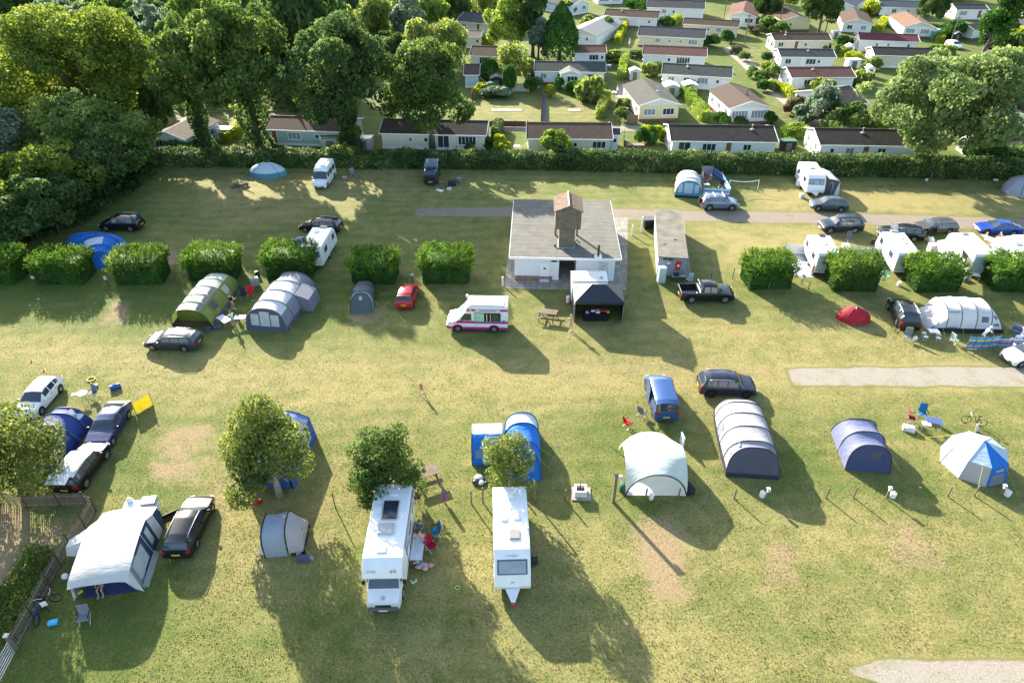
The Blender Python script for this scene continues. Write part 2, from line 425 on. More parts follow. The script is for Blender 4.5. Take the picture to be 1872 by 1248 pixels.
strip('gravel_track', [(752, 379), (940, 378), (1200, 382), (1500, 388), (1940, 400)], [(752, 396), (940, 398), (1200, 404), (1500, 410), (1940, 424)], GRAVEL)
strip('gravel_pitch', [(1432, 671), (1600, 668), (1940, 670)], [(1446, 706), (1600, 708), (1940, 711)], GRAVEL2, rag=.3, step=.25)
strip('gravel_road', [(1545, 1225), (1600, 1204), (1800, 1200), (2000, 1202)], [(1560, 1235), (1640, 1262), (1800, 1290), (2000, 1290)], GRAVEL2, rag=.2, step=.2)
strip('park_path', [(1318, 88), (1352, 118), (1392, 160), (1448, 206), (1490, 236)], [(1342, 84), (1374, 110), (1420, 150), (1484, 198), (1530, 230)], PATH, rag=.06)
strip('park_road', [(1780, 118), (1830, 96), (1900, 92)], [(1800, 160), (1860, 140), (1960, 138)], TARMAC, rag=.1)
strip('park_lane', [(900, 229), (965, 228), (1130, 229), (1235, 229)], [(900, 240), (965, 240), (1130, 240), (1235, 241)], GRAVEL2, rag=.1)
strip('garden_path', [(991, 170), (991, 200), (990, 224)], [(999, 170), (1000, 200), (1002, 224)], TARMAC, rag=.03, z=.006)
strip('caravan_car_park', [(1800, 76), (1860, 78), (1960, 84)], [(1790, 108), (1830, 96), (1930, 92)], TARMAC, rag=.1, z=.008)
strip('garden_patio', [(1128, 150), (1165, 155), (1215, 160)], [(1120, 200), (1140, 205), (1160, 225)], PATH, rag=.1)
strip('right_lane', [(1800, 190), (1850, 165), (1900, 150)], [(1830, 215), (1872, 190), (1930, 170)], GRAVEL2, rag=.1)
# ================================================================ VEGETATION
def leaf_mesh(name, pts, outw, size, mat, bias=.8, seed=0, squash=.62, smooth=False):
 rng = np.random.default_rng(abs(seed)); n = len(pts)
 nr = outw * bias + rng.normal(size=(n, 3)) * .75; nr /= np.linalg.norm(nr, axis=1)[:, None] + 1e-9
 t = np.cross(nr, rng.normal(size=(n, 3))); t /= np.linalg.norm(t, axis=1)[:, None] + 1e-9
 bt = np.cross(nr, t); s = size * rng.uniform(.55, 1.35, n)[:, None]
 v = np.stack([pts + t * s, pts + bt * s * squash + nr * s * .12, pts - t * s, pts - bt * s * squash + nr * s * .12], 1).reshape(-1, 3)
 me = bpy.data.meshes.new(name); me.vertices.add(4 * n); me.vertices.foreach_set('co', v.ravel().astype(np.float32))
 me.loops.add(4 * n); me.loops.foreach_set('vertex_index', np.arange(4 * n)); me.polygons.add(n)
 me.polygons.foreach_set('loop_start', np.arange(0, 4 * n, 4)); me.polygons.foreach_set('loop_total', np.full(n, 4)); me.update()
 me.materials.append(mat)
 return me

def sph(rng, n):
 d = rng.normal(size=(n, 3)); return d / np.linalg.norm(d, axis=1)[:, None]

def crown_pts(rng, R, n, clumps=26, rc=(.26, .42), top=1.0, inner=.15, droop=0):
 """points on the shells of many small clumps that sit on an uneven ellipsoid of radii R"""
 R = np.array(R); d = sph(rng, clumps); d[:, 2] = np.where(d[:, 2] < -.55, -d[:, 2], d[:, 2])
 rad = rng.uniform(.46, .90, clumps)[:, None]; C = d * R * rad
 C = np.vstack([C, d[:clumps // 3] * R * .3]); d = np.vstack([d, d[:clumps // 3]])
 cr = rng.uniform(rc[0], rc[1], len(C)) * (R.mean() ** .5 * R.min() ** .5)
 w = cr ** 2; w /= w.sum(); k = rng.choice(len(C), n, p=w)
 u = sph(rng, n); flip = (u * d[k]).sum(1) < -.35; u[flip] *= -1
 r = np.where(rng.random(n) < inner, rng.uniform(.3, .8, n), rng.uniform(.8, 1.08, n))
 p = C[k] + u * (cr[k] * r)[:, None] * np.array([1, 1, .8])
 if droop: p[:, 2] -= droop * np.maximum(0, np.hypot(p[:, 0], p[:, 1]) / R[0] - .5) * rng.uniform(.3, 1.6, n) * R[2]
 for ax in range(3):
  hi = np.percentile(np.abs(p[:, ax]), 97.5); p[:, ax] *= R[ax] * (1.04 if ax < 2 else 1.0) / hi
 o = u * .8 + d[k] * .5
 return p, o

F_OAK = foliage('oak_leaves', (.05, .082, .010), (.17, .20, .024), (.34, .32, .045))
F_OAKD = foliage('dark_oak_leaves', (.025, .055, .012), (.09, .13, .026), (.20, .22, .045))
F_OAKM = foliage('mid_oak_leaves', (.038, .068, .012), (.12, .165, .026), (.30, .31, .05))
F_LIME = foliage('fresh_green_leaves', (.08, .13, .014), (.23, .28, .035), (.38, .40, .07))
F_WIL = foliage('willow_leaves', (.09, .115, .02), (.28, .30, .05), (.45, .43, .09))
F_GREY = foliage('grey_green_leaves', (.07, .095, .04), (.21, .24, .11), (.38, .39, .22))
F_CON = foliage('conifer_leaves', (.022, .065, .008), (.075, .15, .018), (.14, .22, .025), trans=.15)
F_CYP = foliage('cypress_sprays', (.03, .070, .006), (.11, .19, .015), (.38, .45, .05), trans=.25, clump=1.2)
F_CYPD = foliage('cypress_clipped', (.018, .05, .007), (.055, .115, .014), trans=.1, clump=1.0)
F_CYP2 = foliage('cypress_sprays_bronzed', (.035, .075, .008), (.13, .20, .02), (.40, .40, .05), trans=.25, clump=.9)
F_HEDGE = foliage('hedge_leaves', (.03, .058, .011), (.10, .135, .026), (.30, .28, .07), trans=.2, clump=.5)
F_GOLD = foliage('golden_hedge_leaves', (.16, .17, .012), (.36, .36, .03), (.45, .42, .05), trans=.3)
F_SHR = foliage('shrub_leaves', (.05, .09, .015), (.16, .21, .036), (.32, .34, .09), trans=.25)
F_PINK = foliage('flowering_shrub', (.07, .08, .02), (.2, .14, .06), (.5, .12, .08), trans=.2)
BARK = M('bark', (.12, .10, .08), rough=.9, var=.35, scale=4, bump=.5)
BARKP = M('pale_bark', (.32, .29, .24), rough=.85, var=.3, scale=4)

def trunk_mb(h, r, spread, rng, forks=5, lean=(0, 0)):
 mb = MB(); top = Vector((lean[0], lean[1], h))
 mb.tube([(0, 0, -.1), (lean[0] * .2, lean[1] * .2, h * .35), (lean[0] * .6, lean[1] * .6, h * .75), top], [r * 1.25, r * .9, r * .75, r * .5], 9)
 for i in range(forks):
  a = 2 * PI * i / forks + rng.uniform(-.4, .4); q = h * rng.uniform(.45, .95); s = spread * rng.uniform(.6, 1)
  p0 = Vector((lean[0] * q / h, lean[1] * q / h, q)); p2 = p0 + Vector((math.cos(a) * s, math.sin(a) * s, s * rng.uniform(.6, 1.1)))
  mb.tube([p0, p0.lerp(p2, .5) + Vector((0, 0, s * .12)), p2], [r * .5, r * .33, r * .12], 6)
 return mb

def tree(px, py, top, wpx, label, mat=None, n=9000, leaf=.3, kind='oak_tree', cat='tree', group=None, crown=.78, depthr=1.0, seed=None, ivy=0, tilt=0, h=None, w=None, clumps=26, rc=(.26, .42), bark=None, droop=0, base_r=None, inner=.15, lean=(0, 0), shape=None, off=0):
 rng = np.random.default_rng(seed if seed is not None else int(px * 7 + py * 3) % 99991); r2 = random.Random(int(px * 3 + py))
 P = g(px, py); H = h or height_of(px, py, top); W = w or wpx * (P.y * CT - (H * (.62 if H > 4 else .5) - CH) * ST) / FPX / 1.04
 if H < 10 and not h and shape is None:      # let the silhouette, not the tip, reach the pixel row
  lo, hi = 1.0, 12.0
  for _ in range(24):
   m = (lo + hi) / 2; rz_ = m * crown / 2; zc = m - rz_; dd = P.y * CT - (zc - CH) * ST; ph = math.atan2(CH - zc, P.y)
   if proj(P.x, P.y, zc)[1] - FPX / dd * math.hypot(rz_ * math.cos(ph), W / 2 * depthr * math.sin(ph)) > top: lo = m
   else: hi = m
  H = lo
 t = thing(kind, label, cat, (P.x, P.y, 0), 0, group)
 Rz = H * crown / 2; cz = H - Rz; R = (W / 2, W / 2 * depthr, Rz)
 th = max(.4, cz - Rz * .2)
 trunk_mb(th, base_r or max(.09, H * .03), W * .3, r2, 6, (lean[0] * .8, lean[1] * .8)).build('trunk', bark or BARK, t, smooth=True)
 if shape == 'cone':
  k = rng.random(n) ** .6; ph = rng.uniform(0, 2 * PI, n); prof = np.sin(np.clip((1 - k) * 1.9, 0, PI / 2 * 1.25)) ** .8
  lump = 1 + .10 * np.sin(ph * 5 + k * 17) + .08 * np.sin(ph * 9 - k * 31) + rng.normal(size=n) * .045
  rr = prof * W / 2 * lump * np.where(rng.random(n) < .15, .75, 1)
  p = np.stack([rr * np.cos(ph), rr * np.sin(ph), k * H * 1.0 + .15 * 0], 1); k2 = k * H
  p[:, 2] = (H * .04) + k * H * .96; p[:, 0] += lean[0] * k; o = np.stack([np.cos(ph), np.sin(ph), np.full(n, .35)], 1)
 else:
  p, o = crown_pts(rng, R, n, clumps, rc, inner=inner, droop=droop); p[:, 2] += cz; p[:, 0] += lean[0]; p[:, 1] += lean[1]
  p[:, 2] = np.maximum(p[:, 2], .15 + rng.uniform(0, .3, n))
 me = leaf_mesh('crown', p, o, leaf, mat or F_OAK, seed=int(px))
 c = bpy.data.objects.new('crown', me); COL.objects.link(c); c.parent = t
 if ivy:
  m = int(2600 * ivy); z = rng.random(m) * th * 1.05; a = rng.uniform(0, 2 * PI, m); rr = max(.5, H * .055) * (1.15 - .35 * z / th + .35 * np.sin(z * 1.3 + a * 2)) * ivy + rng.normal(size=m) * .12
  q = np.stack([rr * np.cos(a), rr * np.sin(a), z], 1); me = leaf_mesh('ivy', q, np.stack([np.cos(a), np.sin(a), a * 0 + .3], 1), .22, F_OAKD, seed=5)
  c = bpy.data.objects.new('ivy', me); COL.objects.link(c); c.parent = t
 return t

# ---- tall trees along the hedge
G1 = 'tall trees along the boundary hedge'
tree(186, 256, 0, 262, 'largest broad oak at the upper left with sunlit yellow-green crown', F_OAK, 34000, .27, group=G1, clumps=62, rc=(.13, .32), h=17.5, crown=.86)
tree(378, 278, 62, 134, 'oak with bare-stemmed ivy trunk in front of the pale blue gabled home', F_OAKM, 16000, .25, group=G1, ivy=1.15, crown=.66, clumps=46, rc=(.14, .34))
tree(476, 278, 14, 164, 'tallest ivy-clad oak between the pale blue home and the green home', F_OAKM, 22000, .26, group=G1, ivy=1.5, crown=.70, clumps=54, rc=(.13, .33))
tree(642, 276, 50, 192, 'dark rounded oak over the gap between the green home and the cream home', F_OAKD, 23000, .26, group=G1, ivy=1.25, crown=.80, clumps=56, rc=(.14, .34))
tree(791, 274, 82, 142, 'dense green oak standing in front of the long cream home', F_OAKM, 19000, .245, group=G1, crown=.84, clumps=48, rc=(.15, .34))
tree(1686, 300, 104, 236, 'very wide spreading oak rising from the hedge on the right', F_LIME if 0 else foliage('light_oak_leaves', (.06, .095, .02), (.20, .235, .06), (.36, .37, .11)), 34000, .25, group=G1, crown=.90, clumps=66, rc=(.12, .28))
tree(1017, 292, 240, 54, 'small light green tree growing out of the hedge before the cream home', F_LIME, 2600, .2, 'small_tree', crown=.8)
# ---- trees in the mobile home park
tree(690, 82, -2, 66, 'weeping willow with pale hanging branches behind the dark oak', F_WIL, 6000, .34, 'willow_tree', crown=.92, droop=.5)
tree(752, 90, 0, 60, 'grey-leaved tree just right of the weeping willow', F_GREY, 4500, .34, 'broadleaf_tree')
tree(772, 132, 46, 66, 'yellow-green willow, left of a pair above the dense oak', F_WIL, 4500, .3, 'willow_tree', crown=.95, droop=.3, group='pair of rounded willows')
tree(820, 128, 44, 74, 'yellow-green willow, right of a pair beside the brown-roofed home', F_WIL, 4500, .3, 'willow_tree', crown=.95, droop=.3, group='pair of rounded willows')
tree(932, 98, -8, 78, 'tall pale birch-like tree left of the dark cypress', F_LIME, 9000, .32, 'birch_tree', crown=.94, bark=BARKP)
tree(974, 104, -16, 52, 'tall dark green tree directly behind the pale birch', F_OAKD, 5500, .34, 'broadleaf_tree', crown=.94)
tree(984, 112, 38, 32, 'slim grey olive-like tree touching the big conifer', F_GREY, 2400, .26, 'olive_tree', crown=.85)
tree(1023, 113, 3, 66, 'large egg-shaped green conifer between the grey gabled homes', F_CON, 9500, .27, 'conifer', crown=.98, shape='cone')
tree(937, 150, 84, 52, 'small yellowish tree before the brown-tiled home', F_WIL, 2600, .24, 'small_tree', crown=.8)
tree(1494, 68, -30, 66, 'large dark green tree behind the three long homes at the upper right', F_OAKD, 7500, .34, 'broadleaf_tree', crown=.92)
tree(1436, 46, -24, 40, 'birch with a pale thin trunk beside the large dark tree', F_LIME, 2200, .3, 'birch_tree', crown=.5, bark=BARKP, base_r=.14)
tree(1786, 118, -6, 62, 'tall leaning conifer at the right of the park', F_CON, 8000, .3, 'conifer', crown=.96, clumps=30, lean=(1.8, 0), h=15)
tree(1848, 150, 92, 64, 'pale feathery tree near the parked cars', F_LIME, 3500, .28, 'small_tree')
tree(1845, 222, 168, 50, 'grey-green bushy tree behind the brown roof at the right edge', F_GREY, 2500, .26, 'small_tree')
tree(1412, 150, 118, 26, 'spindly dark sapling at the gable of the reddish-brown roofed home', F_SHR, 500, .22, 'sapling', crown=.7)
tree(1500, 232, 160, 58, 'silvery tree left of the striped grey roof', F_GREY, 3000, .24, 'small_tree')
tree(1540, 244, 190, 80, 'round green tree in front of the striped grey roof', F_SHR, 3400, .24, 'small_tree', crown=.9)
# ---- near trees
tree(512, 906, 747, 146, 'airy grey-green tree hiding most of the tall blue frame tent', foliage('ash_leaves', (.055, .08, .012), (.21, .22, .036), (.42, .40, .11)), 21000, .095, 'young_tree', crown=.97, clumps=44, rc=(.24, .36), bark=BARKP)
tree(713, 918, 786, 124, 'compact dark green tree behind the white motorhome', foliage('lime_leaves', (.035, .065, .010), (.11, .15, .026), (.26, .28, .07)), 16000, .092, 'young_tree', crown=.97, clumps=44, rc=(.26, .36))
tree(932, 912, 798, 86, 'small leafy tree in front of the royal blue tent', foliage('whitebeam_leaves', (.07, .09, .014), (.24, .25, .045), (.42, .40, .11)), 5600, .09, 'young_tree', crown=.93, clumps=24, bark=BARKP)
tree(46, 908, 757, 160, 'bushy tree cut by the left edge above the slatted fence', F_SHR if 0 else foliage('hazel_leaves', (.045, .065, .012), (.16, .17, .028), (.34, .32, .07)), 15000, .105, 'young_tree', crown=.97, clumps=44)

# ---- woodland at the upper left (each bush or tree its own)
GW = 'trees and bushes of the woodland edge'
W = [  # px, base, top, width, mat, kind, label
 (24, 340, 205, 120, F_GREY, 'grey-green willow bush at the left edge above the field corner'),
 (105, 318, 200, 110, F_WIL, 'yellow-green willow bush left of the big dark rounded bush'),
 (200, 322, 188, 190, F_SHR, 'big dark rounded bush left of the pale blue home'),
 (160, 300, 182, 120, F_WIL, 'yellow-topped bush behind the big dark rounded bush'),
 (252, 318, 226, 90, F_SHR, 'lower bush pressed against the pale blue home'),
 (40, 405, 285, 170, F_OAK, 'light green bush at the left edge near the clipped cypress blocks'),
 (120, 388, 268, 150, F_OAK, 'leafy bush at the middle of the wood edge'),
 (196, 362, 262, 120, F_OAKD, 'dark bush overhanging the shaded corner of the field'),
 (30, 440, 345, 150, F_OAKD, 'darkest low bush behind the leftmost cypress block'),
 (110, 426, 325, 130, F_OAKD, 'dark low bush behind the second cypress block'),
 (-60, 420, 280, 160, F_OAK, 'bush mostly outside the left edge'),
 (20, 252, 130, 120, F_OAK, 'oak at the left edge beside the largest oak'),
 (-50, 180, 60, 140, F_OAKD, 'tree beyond the left edge of the wood'),
]
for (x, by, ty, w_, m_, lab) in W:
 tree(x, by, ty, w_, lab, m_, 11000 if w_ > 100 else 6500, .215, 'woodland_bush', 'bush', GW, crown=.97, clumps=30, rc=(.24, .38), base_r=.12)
# farther ones, copies of a few sources
W2 = [(40, 96, 28, 150, 'low rounded bush in the wood by the left edge'), (118, 60, 2, 120, 'pale rounded bush left of the largest oak top'),
 (212, 48, -14, 100, 'yellow-topped bush above the largest oak'), (208, 78, 14, 70, 'bush tucked behind the right shoulder of the largest oak'),
 (285, 66, 6, 96, 'rounded bush above the gap beside the largest oak'), (345, 84, 12, 84, 'pale fluffy bush left of the tallest oak'),
 (296, 130, 20, 96, 'grey-green tree between the largest oak and the ivy-trunked oak'), (338, 146, 40, 80, 'dark tree behind the ivy-trunked oak'),
 (392, 92, -8, 110, 'tree behind the left side of the tallest oak'), (18, 45, -28, 120, 'furthest bush in the top left corner'),
 (96, 24, -40, 120, 'treetop at the top edge left of the largest oak'), (300, 26, -40, 130, 'treetop at the top edge right of the largest oak'),
 (430, 40, -40, 120, 'treetop at the top edge over the tallest oak'), (560, 170, -18, 170, 'huge dark tree behind the dark rounded oak'),
 (500, 110, -40, 150, 'dark tree at the top edge beside the tallest oak'), (632, 110, 22, 76, 'rounded bush left of the weeping willow'),
 (655, 70, -20, 70, 'light bush behind the weeping willow'), (600, 60, -40, 90, 'treetop at the top edge left of the weeping willow'),
 (790, 62, -6, 60, 'bush right of the grey-leaved tree'), (830, 40, -24, 66, 'low dark thicket bush above the brown-roofed home'),
 (885, 30, -30, 70, 'dark thicket bush at the top edge left of the birch'), (720, 130, 70, 70, 'dark bush between the oaks and the willows'),
 (240, 176, 84, 90, 'bush in the dark gap behind the largest oak'), (290, 232, 150, 70, 'dark bush above the roof of the pale blue home'),
 (570, 214, 140, 90, 'dark tree above the green home roof'), (0, 150, 62, 110, 'bush at the left edge under the pale rounded ones')]
FM = [F_WIL, F_GREY, F_SHR, F_LIME, F_OAKD]; protos = []
for i, (x, by, ty, w_, lab) in enumerate(W2):
 k = i % 5 if i not in (13, 14, 23, 24, 21) else 4
 H = height_of(x, by, ty); Wd = w_ / scale_at(by)
 pr = next((p for p in protos if p[0] == k), None)
 if pr is None:
  t = tree(x, by, ty, w_, lab, FM[k], 8500, .33, 'woodland_tree', 'tree', GW, crown=.97, clumps=30, rc=(.24, .38), base_r=.15)
  protos.append((k, t, H, Wd))
 else:
  c = copy_tree(pr[1]); P = g(x, by); c.location = (P.x, P.y, 0); s = Wd / pr[3]; c.scale = (s, s, H / pr[2]); c.rotation_euler.z = i * 1.7; c['label'] = lab
# far dark belt above the park
W3 = [(1110, -6, 74), (1165, -12, 80), (1240, -14, 84), (1310, -10, 80), (1375, 2, 60), (1402, 38, 50), (1555, -4, 80), (1625, -16, 90), (1716, -2, 84), (1700, 42, 50), (1800, -14, 90), (1860, -10, 90), (1040, -16, 60), (960, -20, 70)]
labs = ['above the white home with tall windows', 'at the top edge above the brown-roofed long home', 'behind the dark-roofed home at the top edge', 'right of the top dark roof', 'behind the red-roofed gable home', 'beside the thin-trunked birch', 'at the top edge right of the large dark tree', 'above the blue-roofed home', 'between the orange-roofed home and the top right homes', 'low beside the orange-roofed home', 'at the top edge left of the leaning conifer', 'in the top right corner', 'behind the egg-shaped conifer at the top edge', 'behind the pale birch at the top edge']
dk = next(p for p in protos if p[0] == 4)
for i, ((x, by, w_), lb) in enumerate(zip(W3, labs)):
 c = copy_tree(dk[1]); P = g(x, by); c.location = (P.x, P.y, 0); s = w_ / scale_at(by) / dk[3]; c.scale = (s, s, random.uniform(5, 8) / dk[2]); c.rotation_euler.z = i; c['label'] = 'dark tree ' + lb; c['group'] = 'dark trees beyond the homes'
# floor of the wood
def undergrowth(name, poly, n, hgt, leaf, mat, label, kind='stuff', seed=3):
 P = np.array([tuple(g(*p).xy) for p in poly]); lo, hi = P.min(0), P.max(0); rng = np.random.default_rng(seed)
 q = rng.uniform(lo, hi, (int(n * 2.2), 2)); q = q[poly_mask(q, P, .01) > .5][:n]
 z = hgt * (.35 + .65 * np.abs(np.sin(q[:, 0] * .45 + np.sin(q[:, 1] * .3) * 2) * np.cos(q[:, 1] * .37))) * rng.uniform(.3, 1, len(q))
 me = leaf_mesh(name, np.column_stack([q, z + .1]), np.tile([-.3, .4, .8], (len(q), 1)), leaf, mat, seed=seed)
 o = bpy.data.objects.new(name, me); COL.objects.link(o); tag(o, label, 'undergrowth'); return struct(o, kind)
undergrowth('woodland_undergrowth', [(-150, -30), (480, -30), (640, 90), (660, 200), (300, 215), (270, 300), (210, 372), (-60, 440), (-200, 440)], 60000, 2.6, .42, F_OAKD, 'tangled low scrub covering the floor of the woodland')
undergrowth('thicket', [(640, -20), (930, -20), (900, 34), (840, 30), (800, 80), (660, 100)], 14000, 2.6, .45, F_OAKD, 'dark bramble thicket behind the park homes at the top', seed=5)
undergrowth('hedge_bottom_scrub', [(-20, 470), (55, 446), (150, 414), (235, 362), (290, 318), (262, 300), (150, 380), (-20, 430)], 9000, .9, .16, F_OAKD, 'rough weeds along the shaded edge of the field', seed=6)

# ---- box shaped greenery
def box_pts(rng, L, D, H, n, wob=.12, topfrac=None, round_=.25, taper=0.0):
 A = np.array([L * D, L * H, L * H, D * H, D * H]); k = rng.choice(5, n, p=A / A.sum())
 u, v = rng.uniform(-.5, .5, n), rng.uniform(-.5, .5, n); p = np.zeros((n, 3)); o = np.zeros((n, 3))
 f = k == 0; p[f] = np.stack([u[f] * L, v[f] * D, np.full(f.sum(), H)], 1); o[f] = (0, 0, 1)
 for kk, (sx, sy) in {1: (0, -1), 2: (0, 1), 3: (-1, 0), 4: (1, 0)}.items():
  f = k == kk; z = (v[f] + .5) * H
  if sy: p[f] = np.stack([u[f] * L, np.full(f.sum(), sy * D / 2), z], 1)
  else: p[f] = np.stack([np.full(f.sum(), sx * L / 2), u[f] * D, z], 1)
  o[f] = (sx, sy, .15)
 lump = .5 * np.sin(p[:, 0] * 1.9 + 1) * np.sin(p[:, 2] * 2.3 + p[:, 1]) + .5 * np.sin(p[:, 0] * .8 + p[:, 1] * 1.4)
 p += o * (lump * wob + rng.normal(size=n) * wob * .5)[:, None]
 e = np.clip((np.abs(p[:, 0]) / (L / 2)) ** 6, 0, 1.2) + np.clip((np.abs(p[:, 1]) / (D / 2)) ** 6, 0, 1.2); p[:, 2] -= round_ * e * (p[:, 2] / H) ** 2 * .5
 return p, o

def hedge(name, a, b, D, H, label, mat, cat='hedge', dens=55, leaf=.16, wob=.15, group=None, core=True, seed=1):
 A, B = (g(*a) if len(a) == 2 else Vector(a)), (g(*b) if len(b) == 2 else Vector(b)); L = (B - A).length; rng = np.random.default_rng(seed); mid = (A + B) / 2
 n = int((L * D + 2 * L * H + 2 * D * H) * dens); p, o = box_pts(rng, L, D, H, n, wob)
 me = leaf_mesh(name, p, o, leaf, mat, bias=.9, seed=seed); ob = bpy.data.objects.new(name, me); COL.objects.link(ob)
 ob.location = mid; ob.rotation_euler.z = ang(A, B)
 if core:
  # woody middle of the hedge, joined to the same mesh
  bm = bmesh.new(); bm.from_mesh(me); r = bmesh.ops.create_cube(bm, size=1, matrix=Matrix.Translation((0, 0, H * .43)) @ Matrix.Diagonal((L - .3, max(.15, D - .45), H * .86, 1)))
  bm.to_mesh(me); bm.free()
 return tag(ob, label, cat, group)
hedge('boundary_hedge', (262, 300), (1000, 306), 2.0, 2.0, 'long clipped boundary hedge running the width of the field, left half', F_HEDGE, dens=60, leaf=.17, wob=.3, seed=11, group='boundary hedge of the field')
hedge('boundary_hedge', (1000, 306), (1960, 326), 2.2, 2.3, 'long clipped boundary hedge running the width of the field, right half', F_HEDGE, dens=60, leaf=.17, wob=.3, seed=12, group='boundary hedge of the field')

# clipped cypress blocks: tight lower part, loose tufted top
def cypress_block(cx, by, wpx, label, seed, H=2.95, D=3.1):
 H += [.12, -.15, .1, 0, .2, -.08, .05, .12, -.1, .08, -.05][seed % 11]; wpx *= [1, .96, 1.05, 1][seed % 4]; s = scale_at(by); Wt = wpx / s / 1.16; Wb = Wt * .84; P = g(cx, by); rng = np.random.default_rng(seed)
 t = thing('cypress_block', label, 'hedge block', (P.x, P.y + D * .42, 0), ((seed * 7) % 5 - 2) * .035, 'clipped cypress blocks between the pitches')
 zc = H * .50
 p, o = box_pts(rng, Wb, D * .85, zc + .25, 9500, .05, round_=0); me = leaf_mesh('clipped_base', p, o, .085, F_CYPD, seed=seed)
 bm = bmesh.new(); bm.from_mesh(me); bmesh.ops.create_cube(bm, size=1, matrix=Matrix.Translation((0, 0, H * .4)) @ Matrix.Diagonal((Wb - .25, D * .85 - .25, H * .8, 1))); bm.to_mesh(me); bm.free()
 c = bpy.data.objects.new('clipped_base', me); COL.objects.link(c); c.parent = t
 # tufts: short sprays pointing outward and up
 n = 620; A, o = box_pts(rng, Wt * .93, D, H - zc, n, .18, round_=.35); A[:, 2] += zc; o = o + rng.normal(size=(n, 3)) * .35; o[:, 2] += .45; o /= np.linalg.norm(o, axis=1)[:, None]
 q = []; oo = []
 for j in range(18):
  f = j / 17; L_ = rng.uniform(.3, .85, n)[:, None]
  q.append(A + o * (f - .45) * L_ + rng.normal(size=(n, 3)) * .075 * (1.12 - f)); oo.append(o * .4 + rng.normal(size=(n, 3)) * .5 + np.array([0, 0, .3]))
 me = leaf_mesh('tufted_top', np.vstack(q), np.vstack(oo), .08, F_CYP if seed % 3 else F_CYP2, bias=.5, seed=seed, squash=.45)
 c = bpy.data.objects.new('tufted_top', me); COL.objects.link(c); c.parent = t
 return t
for i, (cx, by, w_, lab) in enumerate([(-4, 520, 92, 'clipped cypress block cut by the left edge'), (112, 520, 118, 'second cypress block from the left, beside the bright blue tent'),
   (254, 521, 104, 'cypress block between the bright blue tent and the green tunnel tent'), (388, 514, 112, 'cypress block right behind the green tunnel tent'),
   (529, 512, 110, 'cypress block right behind the grey inflatable tent'), (684, 519, 108, 'cypress block behind the small dark grey tent'),
   (815, 519, 108, 'cypress block standing alone left of the toilet block'), (1405, 529, 106, 'cypress block left of the caravan with the solar panel'),
   (1562, 533, 108, 'cypress block between the two caravans on the right'), (1711, 534, 114, 'cypress block above the large white tent'),
   (1858, 534, 104, 'cypress block at the right edge')]):
 cypress_block(cx, by, w_, lab, 40 + i)

# ---- garden hedges and shrubs among the homes
GH = 'garden hedges of the park homes'
for i, (a, b, D, H, m_, lab) in enumerate([
  ((1128, 82), (1142, 50), 1.3, 1.7, F_GOLD, 'bright yellow-green garden hedge running back beside the grey gabled home'),
  ((1136, 146), (1142, 110), 1.5, 1.6, F_LIME, 'narrow green hedge left of the white shed'),
  ((1152, 108), (1176, 106), 1.0, 1.5, F_HEDGE, 'dark hedge joining the red-roofed long home'),
  ((1225, 50), (1240, 38), 1.5, 1.6, F_GOLD, 'short golden hedge between the top two long homes'),
  ((1250, 172), (1262, 184), 1.6, 1.7, F_LIME, 'bushy hedge by the two pale sheds'),
  ((1260, 186), (1290, 222), 1.7, 1.6, F_LIME, 'rounded hedge curving between the yellow-cream home and the white home with tall windows'),
  ((1424, 165), (1448, 180), 1.5, 1.5, F_GOLD, 'golden hedge beside the park path'),
  ((1430, 252), (1470, 250), 1.8, 1.6, F_LIME, 'clipped hedge between the two dark-roofed homes on the front row'),
  ((1432, 262), (1450, 270), 1.2, .9, F_LIME, 'low clipped hedge just behind the boundary hedge'),
  ((1444, 148), (1482, 152), 2.2, 2.0, F_CON, 'thick dark green hedge below the reddish-brown roof'),
  ((1548, 108), (1568, 112), 2.8, 1.5, F_GOLD, 'broad golden hedge between the long homes'),
  ((1606, 58), (1616, 40), 1.8, 1.4, F_GOLD, 'golden strip hedge left of the orange-roofed home'),
  ((1530, 96), (1545, 102), 1.5, 1.5, F_LIME, 'light green hedge next to the broad golden hedge'),
  ((1716, 78), (1724, 66), 1.6, 1.3, F_GOLD, 'golden hedge top behind the green shed'),
  ((1696, 96), (1745, 100), 1.6, 1.6, F_LIME, 'long light green hedge right of the maroon roof'),
  ((1732, 60), (1764, 62), .8, 1.2, F_GOLD, 'thin golden hedge line near the striped gable'),
  ((1096, 218), (1108, 182), 1.4, 1.7, F_WIL, 'bushy hedge at the right side of the sunny lawn'),
  ((905, 262), (912, 234), 1.2, 1.6, F_HEDGE, 'narrow hedge beside the side path next to the cream home'),
  ((412, 262), (455, 236), 1.5, 1.6, F_GOLD, 'yellow-green clipped hedge seen between the two ivy trunks'),
  ((880, 82), (900, 82), 1.6, 1.6, F_GOLD, 'yellow clipped hedge beside the small pink roof'),
  ((876, 132), (912, 134), 1.2, 1.4, F_HEDGE, 'dark hedge under the brown-tiled home'),
  ((1140, 34), (1150, 38), 1.4, 1.0, F_LIME, 'low hedge under the top brown roof'),
  ((1510, 262), (1690, 290), .9, 1.1, F_SHR, 'uneven shrubby line under the long dark roof on the right')]):
 hedge('garden_hedge', a, b, D, H, lab, m_, 'hedge', 40, .17, .12, GH, seed=60 + i)

